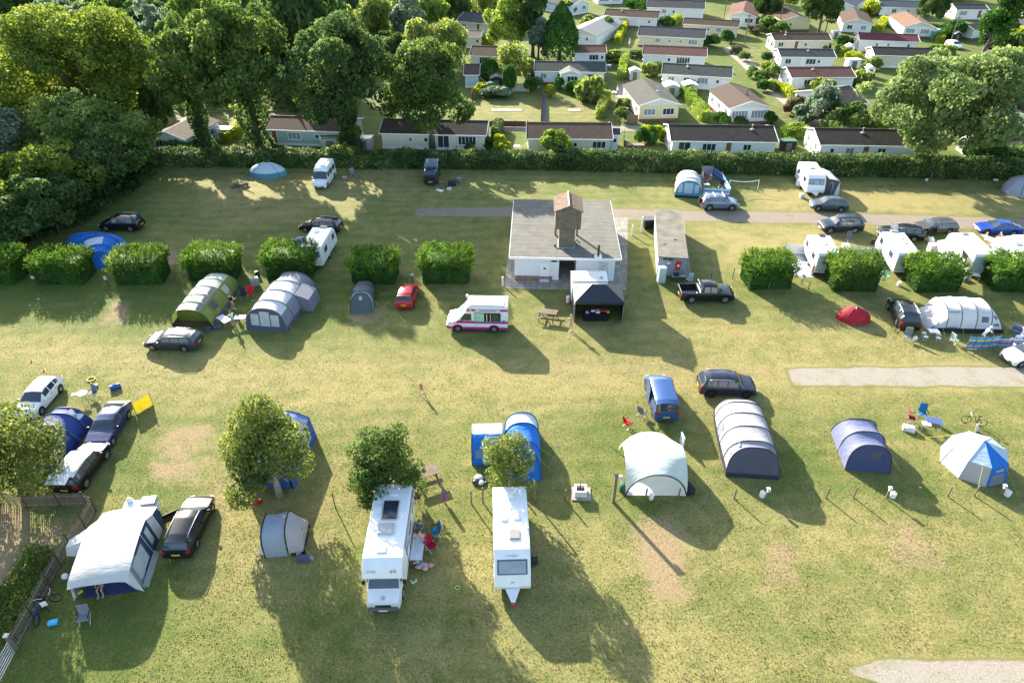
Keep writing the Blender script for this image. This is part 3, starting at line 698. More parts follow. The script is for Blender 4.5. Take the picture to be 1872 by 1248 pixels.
GS = 'shrubs in the gardens of the park homes'
SH = [(892, 148, 116, 30, 'c', 'round green shrub left of the small black shed'), (930, 168, 128, 22, 'c', 'tall narrow shrub right of the small black shed'),
 (880, 172, 156, 22, 'l', 'small light shrub at the corner of the sunny lawn'), (905, 176, 158, 40, 'g', 'grey shrub mass in front of the black shed'),
 (1005, 178, 160, 14, 'l', 'small golden shrub at the start of the garden path'), (1022, 164, 146, 16, 'c', 'dark clipped shrub against the white house with the porch'),
 (1080, 184, 150, 40, 'w', 'feathery bush at the upper right corner of the lawn'), (1050, 172, 152, 26, 'c', 'low green shrub below the porch'),
 (1066, 172, 150, 22, 's', 'green shrub next to the feathery bush'), (970, 166, 146, 20, 'c', 'dark shrub beside the garden gate'),
 (983, 160, 144, 14, 'g', 'pale shrub touching the left wall of the white house with the porch'), (965, 138, 114, 26, 'w', 'yellowish shrub left of the white house with the porch'),
 (1180, 258, 236, 22, 'l', 'round light bush left of a pair behind the red small roof'), (1172, 262, 240, 18, 'c', 'bush beside the lane end'),
 (1190, 264, 238, 16, 'c', 'upright clipped bush behind the red small roof'), (1202, 258, 236, 24, 'l', 'flat-topped clipped shrub right of the upright bush'),
 (912, 276, 252, 20, 'l', 'golden round shrub at the corner of the cream home'), (898, 272, 254, 24, 'c', 'dark green shrub beside the bay window'),
 (920, 282, 264, 22, 'l', 'low rounded shrub by the side path'), (1320, 228, 210, 22, 'c', 'square dark shrub by the home with tall windows'),
 (1352, 228, 216, 18, 'c', 'low dark shrub under the tall windows'), (1136, 222, 202, 20, 's', 'green bush left of the yellow-cream home'),
 (1140, 200, 184, 20, 'w', 'light bush beside the white wall of the yellow-cream home'), (1200, 136, 118, 22, 's', 'shrub left of the dark green roof'),
 (1186, 140, 120, 24, 'w', 'pale shrub under the red-roofed long home'), (1122, 112, 96, 26, 'w', 'shrub with pale flowers beside the long green hedge'),
 (1218, 52, 34, 22, 'c', 'dark round shrub near the top brown roof'), (1208, 52, 40, 10, 'g', 'little pale shrub right of the top long home'),
 (1328, 78, 60, 18, 'c', 'ball shrub in front of the second brown roof home'), (1298, 86, 68, 22, 'c', 'dark box shrub at the end of the slate-roofed home'),
 (1374, 142, 126, 16, 's', 'low shrub on the grass strip by the path'), (1390, 148, 132, 24, 's', 'rounded shrub beside the park path'),
 (1402, 136, 118, 22, 'w', 'pale shrub at the gable of the middle white home'), (1400, 166, 150, 24, 'c', 'flower bed shrub left of the park path bend'),
 (1408, 162, 150, 16, 'l', 'small bright shrub beside the flower bed'), (1358, 112, 98, 16, 's', 'green shrub on the lawn near the tall pole'),
 (1345, 98, 86, 16, 'p', 'orange flowering shrub near the tall pole'), (1378, 62, 50, 20, 'p', 'red flowering shrub below the red-roofed gable home'),
 (1402, 56, 36, 26, 's', 'round green shrub left of the birch'), (1400, 112, 98, 16, 'c', 'conical shrub at the left end of the middle white home'),
 (1418, 92, 76, 14, 'c', 'upright shrub at the left end of the brown-roofed home'), (1502, 92, 78, 20, 'c', 'ball clipped shrub in front of the brown-roofed home'),
 (1540, 88, 70, 20, 'c', 'dark rounded bush right of the brown-roofed home'), (1594, 126, 108, 22, 'w', 'pale shrub by the white flat roof'),
 (1578, 138, 122, 14, 's', 'small shrub left of the white sheds'), (1572, 158, 134, 26, 'w', 'tall pale grass clump beside the reddish-brown roof'),
 (1500, 172, 150, 36, 'w', 'sprawling pale bush before the reddish-brown roofed home'), (1470, 226, 200, 40, 'g', 'silvery bush beside the path'),
 (1450, 212, 184, 30, 'p', 'brownish bush beside the path'), (1330, 214, 200, 12, 'c', 'small bush beside the wall of the home with tall windows'),
 (1405, 226, 208, 18, 'c', 'dark bush at the right corner of the home with tall windows'), (1452, 246, 228, 26, 'w', 'pale bush where the path meets the front row'),
 (1546, 282, 256, 26, 'w', 'grassy bush poking above the hedge before the long dark roof'), (1600, 246, 226, 26, 'w', 'small yellow bush behind the long dark roof'),
 (1738, 70, 44, 30, 'c', 'dark shrub left of the striped gable'), (1700, 62, 46, 22, 'c', 'bush right of the orange-roofed home'),
 (1838, 96, 66, 36, 's', 'bush above the parked cars'), (1862, 84, 54, 34, 'l', 'bright bush at the right edge above the parked cars'),
 (1828, 62, 40, 40, 'c', 'bush in front of the top right home'), (1590, 28, 6, 26, 'l', 'light green bush at the top edge right of the large dark tree'),
 (1424, 60, 44, 22, 's', 'low shrub under the birch'), (1854, 306, 276, 60, 's', 'bush rising behind the hedge at the right edge'),
 (1795, 300, 262, 50, 'c', 'dark bush rising behind the hedge right of the wide oak'), (860, 276, 262, 14, 's', 'small shrub at the corner behind the hedge'),
 (655, 262, 236, 16, 'l', 'golden narrow shrub beside the shed near the dark oak'), (620, 290, 270, 40, 'w', 'bright shrub in front of the green home'),
 (334, 286, 264, 40, 's', 'shrub under the ivy-trunked oak beside the pale blue home'), (1266, 164, 150, 12, 'l', 'small bush between the pale sheds'),
 (1036, 26, 6, 26, 'w', 'round yellowish shrub beside the white gable at the top'), (1074, 56, 34, 22, 'w', 'golden shrub behind the grey gabled home'),
 (1110, 62, 38, 30, 'c', 'dark shrub between the grey gabled home and the top brown roof'), (1166, 20, 4, 30, 'c', 'green bush left of the top dark roof')]
KM = {'c': F_CON, 'l': F_GOLD, 'g': F_GREY, 'w': F_WIL, 's': F_SHR, 'p': F_PINK}; sp = {}
for i, (x, by, ty, w_, k, lab) in enumerate(SH):
 H = height_of(x, by, ty); Wd = w_ / scale_at(by); P = g(x, by)
 key = (k, i % 2)
 if key not in sp:
  rng = np.random.default_rng(300 + i); p, o = crown_pts(rng, (1, 1, 1), 1500, 16, (.3, .5)); p[:, 2] = np.maximum(p[:, 2] + .9, rng.uniform(.02, .15, len(p))); sp[key] = leaf_mesh('shrub', p / np.array([1, 1, 1.85]), o, .16, KM[k], seed=i)
 ob = bpy.data.objects.new('shrub', sp[key]); COL.objects.link(ob); ob.location = P; ob.scale = (Wd / 1.65, Wd / 1.65, max(.8, H * 1.1)); ob.rotation_euler.z = i * 2.3
 tag(ob, lab, 'shrub', GS)
# ================================================================ PARK HOMES
def tile_mat(name, col, lines=.85, dark=.45, var=.25):
 if name in MATS: return MATS[name]
 m = M(name, [c * .74 for c in col], rough=.85, var=var, scale=1.6, wave=('Y', lines, dark)); return m
R_BROWN = tile_mat('brown_roof_tiles', (.125, .085, .065)); R_RED = tile_mat('reddish_roof_tiles', (.20, .10, .085)); R_MAR = tile_mat('maroon_roof_tiles', (.19, .065, .075))
R_SLATE = tile_mat('slate_roof_tiles', (.085, .09, .10)); R_GREEN = tile_mat('green_grey_roof_tiles', (.085, .10, .09)); R_BLUE = tile_mat('blue_grey_roof_tiles', (.10, .125, .16))
R_TAN = tile_mat('orange_tan_roof_tiles', (.27, .16, .11)); R_BLK = tile_mat('brown_black_roof_tiles', (.065, .058, .052), 1, .4); R_LIG = tile_mat('light_grey_roof_tiles', (.25, .24, .22))
R_STR = M('striped_sheet_roof', (.24, .235, .22), rough=.6, var=.1, wave=('X', .4, .25)); R_FELT = M('grey_felt_roof', (.085, .085, .078), rough=.95, var=.2, scale=1.2, bump=.3)
R_PINK = tile_mat('pale_pink_roof_tiles', (.34, .26, .22)); R_STR2 = tile_mat('striped_brown_tiles', (.15, .12, .10), 1, .45)
C_WHITE = M('white_render', (.74, .75, .76), rough=.8, var=.06, scale=1.2); C_CREAM = M('cream_render', (.66, .60, .46), rough=.8, var=.06, scale=1.2)
C_YEL = M('yellow_cream_render', (.68, .60, .38), rough=.8, var=.05); C_BLUE = M('pale_blue_render', (.50, .58, .66), rough=.8, var=.05); C_GREEN = M('sage_green_render', (.33, .45, .40), rough=.8, var=.06)
BRICK = M('red_brick_plinth', (.20, .10, .075), rough=.9, var=.3, scale=5); UPVC = M('white_window_frame', (.8, .8, .8), rough=.4, var=.03)
GABLE = M('white_gable_boards', (.62, .64, .66), rough=.7, var=.06)

def win(t, x, y, z, w, h, face='F', glassm=None, bars=1, kind='window'):
 """a window or door with frame, bars and pane standing proud of its wall; face F front(-y) L(-x) R(+x)"""
 e = bpy.data.objects.new(kind, None)
 fr = MB(); b = .07
 fr.box((0, 0, h / 2 - b / 2), (w, .09, b)); fr.box((0, 0, -h / 2 + b / 2), (w, .09, b))
 fr.box((-w / 2 + b / 2, 0, 0), (b, .09, h - 2 * b)); fr.box((w / 2 - b / 2, 0, 0), (b, .09, h - 2 * b))
 for i in range(bars): fr.box((-w / 2 + w * (i + 1) / (bars + 1), 0, 0), (b * .8, .08, h - 2 * b))
 if kind == 'window': fr.box((0, -.05, -h / 2 - .04), (w + .1, .16, .06))
 o = fr.build(kind, UPVC, t); o.location = (x, y, z); o.rotation_euler.z = {'F': 0, 'L': -PI / 2, 'R': PI / 2}[face]
 MB().box((0, -.005, 0), (w - 2 * b, .03, h - 2 * b)).build('pane', glassm or GLASS, o)
 return o

def home(eL, eR, roof, wall, label, ridge=None, typ='x', back=None, zE=2.3, wins=None, swins=2, plinth=True, vent=0, name='park_home', cat='house', group='park homes beyond the hedge', D=None, slope=.30, swall=None, door=None, gl=None, oh=.28):
 A = g(*eL, zE); B = g(*eR, zE); a = ang(A, B); W = (B - A).length; mid = (A + B) / 2; nrm = Vector((-math.sin(a), math.cos(a), 0))
 rr = random.Random(int(eL[0] * 5 + eL[1] * 3))
 if typ == 'x':
  if D is None:
   lo, hi = 2.0, 12.0
   for _ in range(30):
    m = (lo + hi) / 2; q = A + nrm * m / 2
    if proj(q.x, q.y, zE + slope * m / 2)[1] > ridge: lo = m
    else: hi = m
   D = lo
 else:
  rh = slope * W / 2
  if D is None:
   lo, hi = 2.0, 20.0
   for _ in range(30):
    m = (lo + hi) / 2; q = mid + nrm * m
    if proj(q.x, q.y, zE + rh)[1] > ridge: lo = m
    else: hi = m
   D = lo
 t = thing(name, label, cat, (mid.x, mid.y, 0), a, group)
 w2 = W / 2
 wl = MB(); ph = .35
 if typ == 'x':
  rh = slope * D / 2; prof = [(0, 0), (0, zE), (D / 2, zE + rh), (D, zE), (D, 0)]
  wl.extr(prof, -w2, w2)
 else:
  vs = [(-w2, 0, 0), (-w2, 0, zE), (0, 0, zE + rh), (w2, 0, zE), (w2, 0, 0)]
  vs += [(x, D, z) for x, _, z in vs]; wl.add(vs, [(0, 1, 2, 3, 4), (9, 8, 7, 6, 5)] + [(i, i + 5, (i + 1) % 5 + 5, (i + 1) % 5) for i in range(5)])
 wo = wl.build('wall', wall, t)
 if plinth:
  p = MB(); p.box((0, D / 2, ph / 2), (W + .05, D + .05, ph)); p.build('plinth', BRICK if rr.random() < .5 else swall or C_WHITE, t)
 rf = MB(); th = .10
 if typ == 'x':
  for sgn in (0, 1):
   y0, y1 = (-oh, D / 2) if sgn == 0 else (D + oh, D / 2); z0, z1 = zE - slope * oh + .03, zE + slope * D / 2 + .03
   P = [(-w2 - oh, y0, z0), (w2 + oh, y0, z0), (w2 + oh, y1, z1), (-w2 - oh, y1, z1)]
   if sgn: P = P[::-1]
   rf.add(P + [(x, y, z + th) for x, y, z in P], [(3, 2, 1, 0), (4, 5, 6, 7), (0, 1, 5, 4), (1, 2, 6, 5), (2, 3, 7, 6), (3, 0, 4, 7)])
  ro = rf.build('roof', roof, t)
  MB().box((0, D / 2, zE + slope * D / 2 + .15), (W + 2 * oh, .22, .07)).build('ridge_cap', roof, ro)
  MB().box((0, -oh - .03, zE - slope * oh + .05), (W + 2 * oh, .07, .14)).build('gutter', UPVC, t)
  for sx in (-1, 1):
   b = MB(); x = sx * (w2 + oh + .03)
   for y0, y1 in ((-oh, D / 2), (D + oh, D / 2)):
    z0, z1 = zE - slope * oh + .02, zE + slope * D / 2 + .02
    b.add([(x - .02, y0, z0), (x + .02, y0, z0), (x + .02, y0, z0 + .17), (x - .02, y0, z0 + .17), (x - .02, y1, z1), (x + .02, y1, z1), (x + .02, y1, z1 + .17), (x - .02, y1, z1 + .17)], [(0, 1, 2, 3), (7, 6, 5, 4), (0, 4, 5, 1), (1, 5, 6, 2), (2, 6, 7, 3), (3, 7, 4, 0)])
   b.build('bargeboard', UPVC, t)
 else:
  ro = None
  for sgn in (-1, 1):
   x0, x1 = sgn * (w2 + oh), 0; z0, z1 = zE - slope * oh + .03, zE + rh + .03
   # local frame of the slope has y running down it so that the tile rows follow the eaves
   sl = MB(); Ls = math.hypot(x0, z1 - z0); LD = D + 2 * oh
   sl.box((0, 0, 0), (LD, Ls, th))
   o = sl.build('roof', roof, t); tilt = math.atan2(z1 - z0, abs(x0))
   o.rotation_euler = (Matrix.Rotation(-PI / 2 * sgn, 3, 'Z') @ Matrix.Rotation(tilt * 1, 3, 'X')).to_euler() if False else (0, 0, 0)
   # axes: X along +y, Y down the slope
   X = Vector((0, 1, 0)); Yv = Vector((sgn * math.cos(tilt), 0, -math.sin(tilt))); Zv = X.cross(Yv)
   if Zv.z < 0: X = -X; Zv = X.cross(Yv)
   o.matrix_local = Matrix.Translation((x0 / 2, D / 2, (z0 + z1) / 2 + th / 2)) @ Matrix((X, Yv, Zv)).transposed().to_4x4(); ro = o
  b = MB()
  for sgn in (-1, 1):
   z0, z1 = zE - slope * oh, zE + rh
   b.add([(sgn * (w2 + oh), -oh - .05, z0 - .02), (sgn * (w2 + oh), -oh - .01, z0 - .02), (sgn * (w2 + oh), -oh - .01, z0 + .15), (sgn * (w2 + oh), -oh - .05, z0 + .15), (0, -oh - .05, z1), (0, -oh - .01, z1), (0, -oh - .01, z1 + .17), (0, -oh - .05, z1 + .17)], [(0, 1, 2, 3), (7, 6, 5, 4), (0, 4, 5, 1), (1, 5, 6, 2), (2, 6, 7, 3), (3, 7, 4, 0)])
  b.build('bargeboard', UPVC, t)
  MB().add([(-w2 + .05, -.03, zE - .02), (w2 - .05, -.03, zE - .02), (0, -.03, zE + rh - .04), (-w2 + .05, 0, zE - .02), (w2 - .05, 0, zE - .02), (0, 0, zE + rh - .04)], [(0, 1, 2), (5, 4, 3), (0, 3, 4, 1), (1, 4, 5, 2), (2, 5, 3, 0)]).build('gable_panel', GABLE, t)
 # openings on the front
 if wins is None:
  k = max(2, int(W / 2.7)); wins = []
  for i in range(k):
   f = (i + .5) / k + rr.uniform(-.05, .05); wins.append((f, 'd' if (i == k // 2 and typ == 'x') else rr.choice('wwWs')))
 for f, k in wins:
  x = -w2 + f * W
  if k == 'd':
   o = win(t, x, -.05, .3 + .95, .85, 1.9, kind='door', bars=0, glassm=rr.choice([GLASS, UPVC, BRICK]))
  elif k == 'p': win(t, x, -.05, 1.25, 1.7, 1.8, kind='patio_door', bars=1, glassm=gl)
  else:
   ww = {'w': 1.15, 'W': 1.9, 's': .6, 'X': 2.6}[k]; win(t, x, -.05, 1.45, ww, {'w': .95, 'W': 1.05, 's': .7, 'X': 1.3}[k], bars={'w': 1, 'W': 2, 's': 0, 'X': 4}[k], glassm=gl or (GLASS if rr.random() < .7 else GLASS_L))
 side = 'L' if mid.x > 0 else 'R'; sx = -w2 - .05 if side == 'L' else w2 + .05
 for i in range(swins): win(t, sx, D * (i + .5) / swins, 1.45, .9, .95, side, bars=1)
 for i in range(vent):
  o = MB(); x = rr.uniform(-.3, .3) * W; z = zE + slope * D / 2 * .75 if typ == 'x' else zE + rh * .75
  y = D * .36 if typ == 'x' else D * .4
  if typ == 'y': x = W * .12
  o.cyl((x, y, z - .2), (x, y, z + .75), .08, 8).box((x, y, z + .15), (.45, .45, .12)).cyl((x, y, z + .75), (x, y, z + .85), .13, 8).build('flue', STEEL, t)
 return t

home((272, 249), (338, 255), R_STR2, C_BLUE, 'pale blue gabled home with brown striped roof under the left oaks', ridge=209, typ='y', wins=[(.3, 'W'), (.75, 'w')])
home((486, 236), (640, 241), R_BROWN, C_GREEN, 'sage green home with brown tiled roof behind the hedge', ridge=213, wins=[(.09, 'd'), (.33, 'W'), (.60, 's'), (.70, 's')])
home((697, 243), (886, 247), R_BLK, C_CREAM, 'long cream home with bay window behind the dense oak', ridge=219, wins=[(.28, 's'), (.43, 's'), (.60, 'p'), (.83, 'X')])
home((966, 253), (1117, 254), R_BROWN, C_CREAM, 'cream home with dark brown tiled roof behind the small hedge tree', ridge=225.5, wins=[(.40, 's'), (.57, 's'), (.86, 'W')])
home((1119, 246), (1131, 246), R_SLATE, C_WHITE, 'narrow white annex with grey roof on the end of a cream home', ridge=237, wins=[(.5, 's')], swins=0, name='annex')
home((1230, 257), (1419, 259.5), R_BLK, C_WHITE, 'white home with brown-black tiled roof, second from the right in the front row', ridge=229.5, wins=[(.12, 'p'), (.36, 'W'), (.55, 'd'), (.73, 'w')], vent=1)
home((1502, 264), (1684, 267), R_BLK, C_WHITE, 'long white home with black-brown roof left of the wide spreading oak', ridge=236, wins=[(.12, 's'), (.30, 'w'), (.46, 'd'), (.62, 'w')], vent=1)
home((1793, 268), (1930, 271), R_STR2, C_WHITE, 'home with streaked brown roof at the right edge of the front row', ridge=245, vent=1)
home((1170, 193), (1242, 191), R_FELT, C_YEL, 'yellow-cream home with grey felt roof and front gable', ridge=145, typ='y', wins=[(.26, 'W'), (.74, 'W')], vent=1, swins=3, zE=2.5)
home((1336, 198), (1407, 196), M('plain_brown_roof', (.082, .06, .05), rough=.9, var=.25), C_WHITE, 'white home with plain brown roof and tall front windows', ridge=154, typ='y', wins=[(.26, 'X'), (.76, 'X')], vent=2, swins=3, gl=GLASS_L, zE=2.5)
home((1212, 135), (1336, 142), R_GREEN, C_WHITE, 'white home with green-grey tiled roof beside the two pale sheds', ridge=117, wins=[(.13, 'w'), (.36, 'w'), (.6, 'W'), (.82, 's')], vent=1)
home((1177, 99), (1290, 104), R_RED, C_WHITE, 'white home with reddish roof and large grey bay', ridge=84, wins=[(.42, 's'), (.65, 'X')])
home((1168, 65), (1287, 71), R_SLATE, C_CREAM, 'cream home with slate grey roof above the reddish-roofed one', ridge=49, wins=[(.3, 'w'), (.48, 's'), (.65, 's'), (.84, 'W')])
home((1106, 29), (1202, 34), R_BROWN, C_WHITE, 'white home with brown roof below the top dark roof', ridge=17.5, vent=1)
home((1184, 13.5), (1287, 17), R_SLATE, C_WHITE, 'white home with dark roof cut by the top edge', ridge=0, wins=[(.3, 'w'), (.47, 's')])
home((1250, 44), (1349, 50), R_BROWN, C_CREAM, 'cream and white home with speckled brown roof near the tall pole', ridge=34, wins=[(.45, 'w'), (.66, 'w')])
home((1332, 29), (1383, 32), R_RED, C_WHITE, 'white gabled home with brick-red roof at the top', ridge=3, typ='y', wins=[(.28, 'W'), (.75, 'W')])
home((1034, 60), (1091, 66), R_STR, C_WHITE, 'white gabled home with pale striped grey roof right of the big conifer', ridge=29, typ='y', wins=[(.7, 's')], swins=0)
home((1043, 12), (1076, 6), R_SLATE, C_BLUE, 'pale blue gabled home behind the top of the big conifer', ridge=-14, typ='y', wins=[(.3, 'w'), (.75, 'w')])
home((1094, -8), (1139, -9), R_BROWN, C_WHITE, 'white home with large windows at the top edge', ridge=-24, typ='x', wins=[(.25, 'X'), (.75, 'X')], swins=0)
home((836, 39), (922, 47), R_SLATE, C_CREAM, 'cream home with dark grey roof at the top left of the park', ridge=23, wins=[(.15, 'w'), (.45, 'd'), (.8, 'W')])
home((830, 67), (877, 68), R_PINK, C_CREAM, 'small cream home with pale pinkish roof', ridge=56, wins=[(.9, 's')], swins=1)
home((860, 102), (946, 105), R_BROWN, C_WHITE, 'white home with brown tiled roof and glazed porch behind the dense oak', ridge=85, wins=[(.33, 'X')])
home((850, 137), (874, 137), R_BROWN, C_BLUE, 'small pale blue home end with grey-brown roof beside the dense oak', ridge=119, wins=[], swins=0)
home((979, 130), (1105, 132), R_GREEN, C_WHITE, 'long white house with a porch gable above the sunny lawn', ridge=113, wins=[(.12, 'w'), (.36, 'w'), (.8, 'w')], vent=0)
home((1025, 136), (1061, 136), R_LIG, C_WHITE, 'porch gable with pale roof on the long white house', ridge=119, typ='y', wins=[(.6, 'W')], swins=0, name='porch', plinth=False, oh=.2)
home((1052, 97), (1107, 97), R_RED, C_WHITE, 'white house with reddish roof behind the porch gable', ridge=84, wins=[(.62, 'W'), (.9, 's')], swins=0)
home((1417, 74), (1518, 74), R_BROWN, C_CREAM, 'topmost of three long homes stepping down, brown roof', ridge=62.5, wins=[(.12, 'w'), (.4, 'd'), (.57, 's')], vent=1)
home((1429, 104), (1526, 105), R_SLATE, C_WHITE, 'middle of three long homes stepping down, dark grey roof', ridge=90.5, wins=[(.14, 'w'), (.42, 'd'), (.57, 'W'), (.72, 's')], vent=1)
home((1449, 142), (1562, 141), R_RED, C_WHITE, 'lowest of three long homes stepping down, reddish-brown striped roof', ridge=124.5, wins=[(.25, 'w'), (.5, 'X')], vent=1)
home((1542, 42), (1595, 45), R_BROWN, C_WHITE, 'white gabled home with brown roof right of the large dark tree', ridge=17, typ='y', wins=[(.25, 'w'), (.73, 'w')])
home((1574, 73), (1679, 77), R_MAR, C_WHITE, 'long white home with maroon roof', ridge=61, wins=[(.3, 's'), (.5, 's'), (.85, 's')], vent=0)
home((1601, 101), (1712, 104), R_BLK, C_CREAM, 'cream home with black-brown roof above the wide spreading oak', ridge=87, wins=[(.1, 's')], vent=0)
home((1611, 13), (1696, 16), R_BLUE, C_WHITE, 'white home with blue-grey roof at the top right', ridge=1, wins=[(.3, 'w'), (.6, 's')])
home((1654, 49), (1710, 51), R_TAN, C_WHITE, 'white gabled home with orange-tan roof', ridge=22, typ='y', wins=[(.22, 'W'), (.7, 'W')], vent=1, swins=3, gl=GLASS_L)
home((1750, 18), (1806, 18), R_SLATE, C_WHITE, 'white home with grey roof behind the leaning conifer', ridge=9, swins=1)
home((1751, 48), (1781, 54), R_BLK, C_WHITE, 'white home with striped gable left of the leaning conifer', ridge=30, typ='y', wins=[(.2, 's')], swins=3)
home((1812, 46), (1842, 51), R_LIG, C_CREAM, 'pale home end right of the leaning conifer', ridge=34, typ='y', wins=[], swins=0)
home((1842, 12), (1890, 22), R_BROWN, C_WHITE, 'white home with dark brown roof in the top right corner', ridge=-4, swins=1)
home((1432, 38), (1482, 38), R_BROWN, C_YEL, 'cream gabled home half hidden behind the large dark tree', ridge=8, typ='y', wins=[(.3, 's')], swins=0)
home((1520, 8), (1560, 12), R_BLUE, C_BLUE, 'pale blue gabled home at the top right of the large dark tree', ridge=-12, typ='y', wins=[(.5, 'W')])
home((1526, 196), (1584, 188), R_STR2, C_WHITE, 'home with broad striped grey roof between the silver tree and the wide oak', ridge=166, wins=[(.7, 'X')], swins=0)
home((1850, 204), (1910, 214), R_BROWN, C_WHITE, 'home with brown roof behind the wide oak at the right edge', ridge=184, wins=[(.2, 's')], swins=1)
home((1000, -8), (1040, -12), R_BROWN, C_WHITE, 'white home glimpsed at the top edge beside the conifer', ridge=-22, typ='x', swins=0)

def shed(cx, by, wm, dm, h, roofm, wallm, label, rz=0, pent=False):
 P = g(cx, by); t = thing('garden_shed', label, 'shed', (P.x, P.y, 0), rz, 'garden sheds of the park homes')
 rh = .35
 if pent:
  MB().box((0, dm / 2, h / 2), (wm, dm, h)).build('wall', wallm, t); MB().box((0, dm / 2, h + .06), (wm + .2, dm + .2, .08), rx=-.08).build('roof', roofm, t)
 else:
  w2 = wm / 2; vs = [(-w2, 0, 0), (-w2, 0, h), (0, 0, h + rh), (w2, 0, h), (w2, 0, 0)]; vs += [(x, dm, z) for x, _, z in vs]
  MB().add(vs, [(0, 1, 2, 3, 4), (9, 8, 7, 6, 5)] + [(i, i + 5, (i + 1) % 5 + 5, (i + 1) % 5) for i in range(5)]).build('wall', wallm, t)
  r = MB()
  for s in (-1, 1): r.add([(s * (w2 + .15), -.15, h - .08), (s * (w2 + .15), dm + .15, h - .08), (0, dm + .15, h + rh + .03), (0, -.15, h + rh + .03), (s * (w2 + .15), -.15, h - .02), (s * (w2 + .15), dm + .15, h - .02), (0, dm + .15, h + rh + .09), (0, -.15, h + rh + .09)], [(0, 1, 2, 3), (7, 6, 5, 4), (0, 4, 5, 1), (1, 5, 6, 2), (2, 6, 7, 3), (3, 7, 4, 0)])
  r.build('roof', roofm, t)
 MB().box((0, -.03, h * .45), (wm * .4, .05, h * .85)).build('door', UPVC if wallm is C_WHITE else WOOD, t)
R_WH = M('white_metal_roof', (.72, .73, .72), rough=.5, var=.06); C_SAGE = M('pale_green_metal', (.42, .50, .44), rough=.6, var=.08); C_DK = M('black_timber', (.04, .045, .05), rough=.9, var=.2)
W_PALE = M('pale_timber', (.4, .38, .34), rough=.9, var=.2)
for a in [(1160, 147, 1.9, 1.6, 1.7, R_WH, C_SAGE, 'pale green metal shed with white roof beside the narrow hedge'), (1227, 177, 2.4, 2.6, 1.7, R_WH, C_SAGE, 'left of two pale gabled sheds next to the yellow-cream home'),
          (1261, 176, 2.4, 2.2, 1.8, R_WH, W_PALE, 'right of two pale gabled sheds next to the yellow-cream home'), (908, 163, 2.2, 2.2, 1.8, R_LIG, C_DK, 'small black shed with pale roof above the sunny lawn'),
          (1553, 100, 1.5, 1.4, 1.6, R_WH, UPVC, 'white shed beside the corner of the maroon-roofed home'), (1560, 125, 2.4, 1.8, 1.5, R_WH, UPVC, 'white flat shed above the reddish-brown roof', 0, True),
          (1589, 142, 1.6, 1.6, 1.7, R_WH, UPVC, 'white gabled shed at the end of the reddish-brown roof'), (1578, 150, 2.0, 1.5, 1.4, R_WH, C_SAGE, 'low grey shed near the end of the reddish-brown roof', 0, True),
          (1712, 72, 2.3, 2.0, 1.7, R_WH, M('green_metal', (.12, .34, .2), rough=.5), 'green metal shed with pale roof near the orange-roofed home'), (1748, 76, 1.6, 1.6, 1.6, R_WH, C_DK, 'dark shed with white roof left of the leaning conifer'),
          (1527, 70, 2.0, 1.5, 1.4, R_WH, UPVC, 'white flat box shed right of the brown-roofed home', 0, True), (605, 276, 2.7, 1.6, 1.7, R_LIG, C_GREEN, 'green shed with curved pale roof before the sage green home', 0, True),
          (666, 275, 2.2, 1.8, 1.6, R_WH, W_PALE, 'small lean-to with white roof beside the dark oak trunk', 0, True), (1161, 280, 2.3, 1.0, 1.0, R_PINK, BRICK, 'low red-roofed hutch just behind the boundary hedge', 0, True),
          (1440, 276, 2.0, 1.2, 1.3, M('dark_green_metal', (.04, .12, .09), rough=.5), C_DK, 'dark green box shed just behind the boundary hedge', 0, True), (412, 258, 2.0, 1.8, 1.6, R_WH, C_WHITE, 'white shed between the ivy trunks', 0, True),
          (1500, 88, 1.6, 1.2, 1.5, R_WH, C_WHITE, 'tiny white hut at the end of the brown-roofed home')]:
 shed(*a)

def fence_line(pts, h, label, mat=WOOD, name='garden_fence', group='timber fences in the park'):
 P = [g(*p) for p in pts]; c = sum(P, Vector()) / len(P); t = thing(name, label, 'fence', c, 0, group)
 pm = MB()
 for a, b in zip(P, P[1:]):
  d = b - a; L = d.length; m = (a + b) / 2 - c; pm.box((m.x, m.y, h / 2), (L, .04, h - .1), ang(a, b))
 pm.build('panels', mat, t)
 k = 0
 for a, b in zip(P, P[1:]):
  n = max(1, int((b - a).length / 1.9))
  for i in range(n + 1):
   q = a.lerp(b, i / n) - c; MB().box((q.x, q.y, h / 2 + .05), (.1, .1, h + .1)).build('post', mat, t)
fence_line([(1108, 112), (1142, 110)], 1.7, 'brown board fence under the grey gabled home')
fence_line([(937, 168), (966, 168)], 1.2, 'low grey fence left of the garden path', W_PALE)
fence_line([(1146, 226), (1165, 226)], 1.4, 'short grey fence at the foot of the yellow-cream home')
fence_line([(895, 232), (965, 233)], 1.0, 'low thin fence along the lane below the lawn', WOOD_DARK)
fence_line([(990, 168), (989, 222)], 1.0, 'fence running down the left side of the garden path', WOOD_DARK)
fence_line([(862, 186), (864, 176)], 1.3, 'reddish fence end at the left of the lawn', BRICK)
fence_line([(1140, 274), (1140, 256)], 1.3, 'dark fence beside the white annex', WOOD_DARK)

